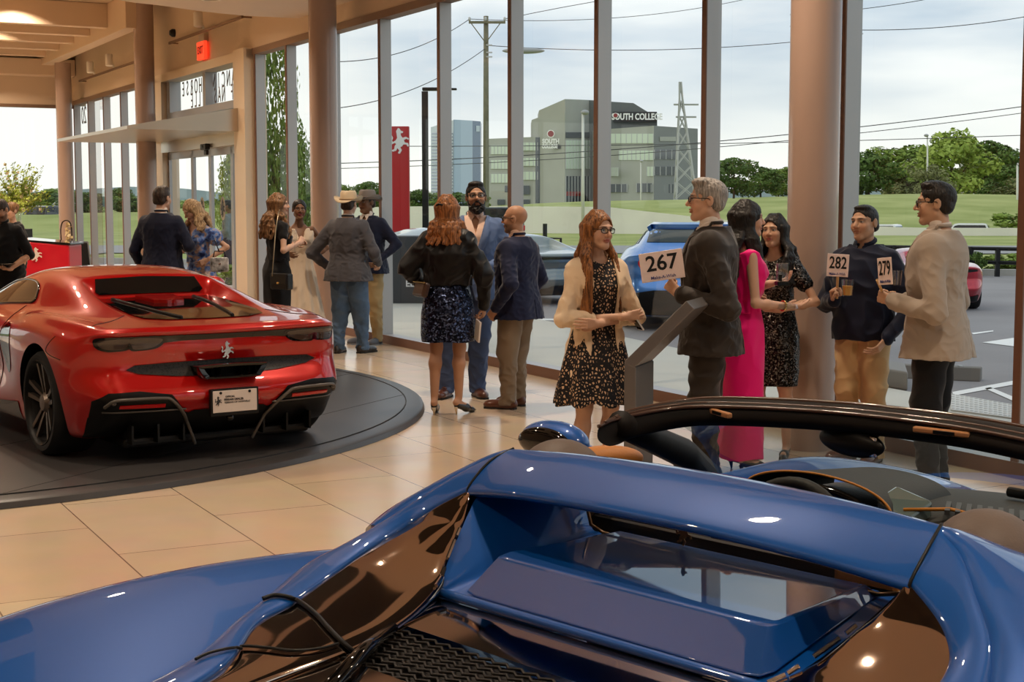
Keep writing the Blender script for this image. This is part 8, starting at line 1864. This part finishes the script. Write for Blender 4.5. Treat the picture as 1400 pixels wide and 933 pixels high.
# blue hatchback with its tail to the glass
def hatch(loc, rz):
    t = thing('hatchback_car', 'sky blue hatchback parked outside with its tail towards the glass behind the 267 paddle', 'car', loc, rz)
    b = car_body('hatch', 'body', M_bluo, t, 3)
    bv_ = bvh_of(b)
    for x, R, wd, yy in ((0, .343, .285, .80), (2.6, .335, .245, .83)):
        for sg in (1, -1): wheel(t, x, sg * yy, R, R, wd, None, None, sg)
    rwn = [(-.60, .985), (.60, .985), (.56, 1.10), (.48, 1.125), (-.48, 1.125), (-.56, 1.10)]
    patch('rear_window', bv_, rwn, 'x', M_cglass, t, .006, .05); 
    patch('hatch_lip', bv_, [(-.60, 1.135), (.60, 1.135), (.56, 1.155), (-.56, 1.155)], 'x', M_bluo, t, .05, .05, 0, .05)
    for sg in (1, -1): patch('tail_lamp', bv_, [(sg * (.62 + .085 * math.cos(a)), .76 + .07 * math.sin(a)) for a in np.linspace(0, 2 * PI, 21)[:-1]][::sg], 'x', M_lens_r, t, .012, .02, 0, .01)
    patch('plate_recess', bv_, [(-.30, .60), (.30, .60), (.28, .74), (-.28, .74)], 'x', M_sblack, t, .008, .04)
    patch('licence_plate', bv_, [(-.17, .62), (.17, .62), (.17, .72), (-.17, .72)], 'x', mat('plate_white', (0, 0, 0)), t, .014, .04)
    patch('rear_diffuser', bv_, [(-.84, .18), (.84, .18), (.84, .42), (.5, .46), (-.5, .46), (-.84, .42)], 'x', M_sblack, t, .008, .05)
    for sg in (1, -1): patch('side_window', bv_, [(-.2, .965), (0, 1.07), (.6, 1.10), (1.2, 1.09), (1.7, 1.02), (2.0, .92), (1.2, .93), (.4, .95)], 'y+' if sg > 0 else 'y-', M_cglass, t, .006, .06)
    return t
q = AT(946, 300, 20.8); hb_ = hatch((q[0], 20.8, GZ), R_(84)); hb_.scale = (1.02, 1.02, 1.21)
q = AT(752, 300, 26.2); sv = thing('parked_coupe', 'dark silver sports coupe parked outside, wheel with yellow caliper behind the bald man', 'car', (q[0] - .15, 26.0, GZ), R_(118)); M_ycal = mat('caliper_yellow', rgb(226, 200, 30), .4)
b_, bv2 = sports_car(sv, M_silver, rimm=mat('rim_dark', rgb(40, 42, 44), .3, metal=.7), caliper=M_ycal, level=2)
patch('windshield', bv2, ws_, 'z', M_cglass, sv, .004, .08)
for sg, ax in ((1, 'y+'), (-1, 'y-')): patch('side_window', bv2, [(.74, .955), (.95, 1.06), (1.45, 1.075), (1.72, 1.02), (2.06, .875), (1.2, .925)], ax, M_cglass, sv, .005, .06)
patch('light_bar', bv2, bar, 'x', M_gblack, sv, .006, .05); patch('valance_and_shade', bv2, vl, 'x', M_sblack, sv, .008, .05)
q = AT(1279, 300, 24.4); rr2 = thing('parked_roadster', 'small crimson sports car parked outside between the two men with paddles', 'car', (q[0], 24.6, GZ), R_(84)); rr2.scale = (.80, .80, .82)
b_, bv3 = sports_car(rr2, M_redo, level=2); patch('rear_window', bv3, rw, 'x', M_cglass, rr2, .008, .06); patch('light_bar', bv3, bar, 'x', M_gblack, rr2, .008, .05); patch('valance_and_shade', bv3, vl, 'x', M_sblack, rr2, .008, .05)
for sg, ax in ((1, 'y+'), (-1, 'y-')): patch('side_window', bv3, [(.74, .955), (.95, 1.06), (1.45, 1.075), (1.72, 1.02), (2.06, .875), (1.2, .925)], ax, M_cglass, rr2, .005, .06)
q = AT(520, 300, 33); wc = thing('parked_saloon', 'pale silver car parked outside behind the dark planter box', 'car', (q[0], 33, GZ), R_(15))
b_, bv4 = sports_car(wc, carpaint('paint_pale', rgb(196, 202, 206), .3, .3, 1.5), level=2); patch('windshield', bv4, ws_, 'z', M_cglass, wc, .004, .08)
for sg, ax in ((1, 'y+'), (-1, 'y-')): patch('side_window', bv4, [(.74, .955), (.95, 1.06), (1.45, 1.075), (1.72, 1.02), (2.06, .875), (1.2, .925)], ax, M_cglass, wc, .005, .06)
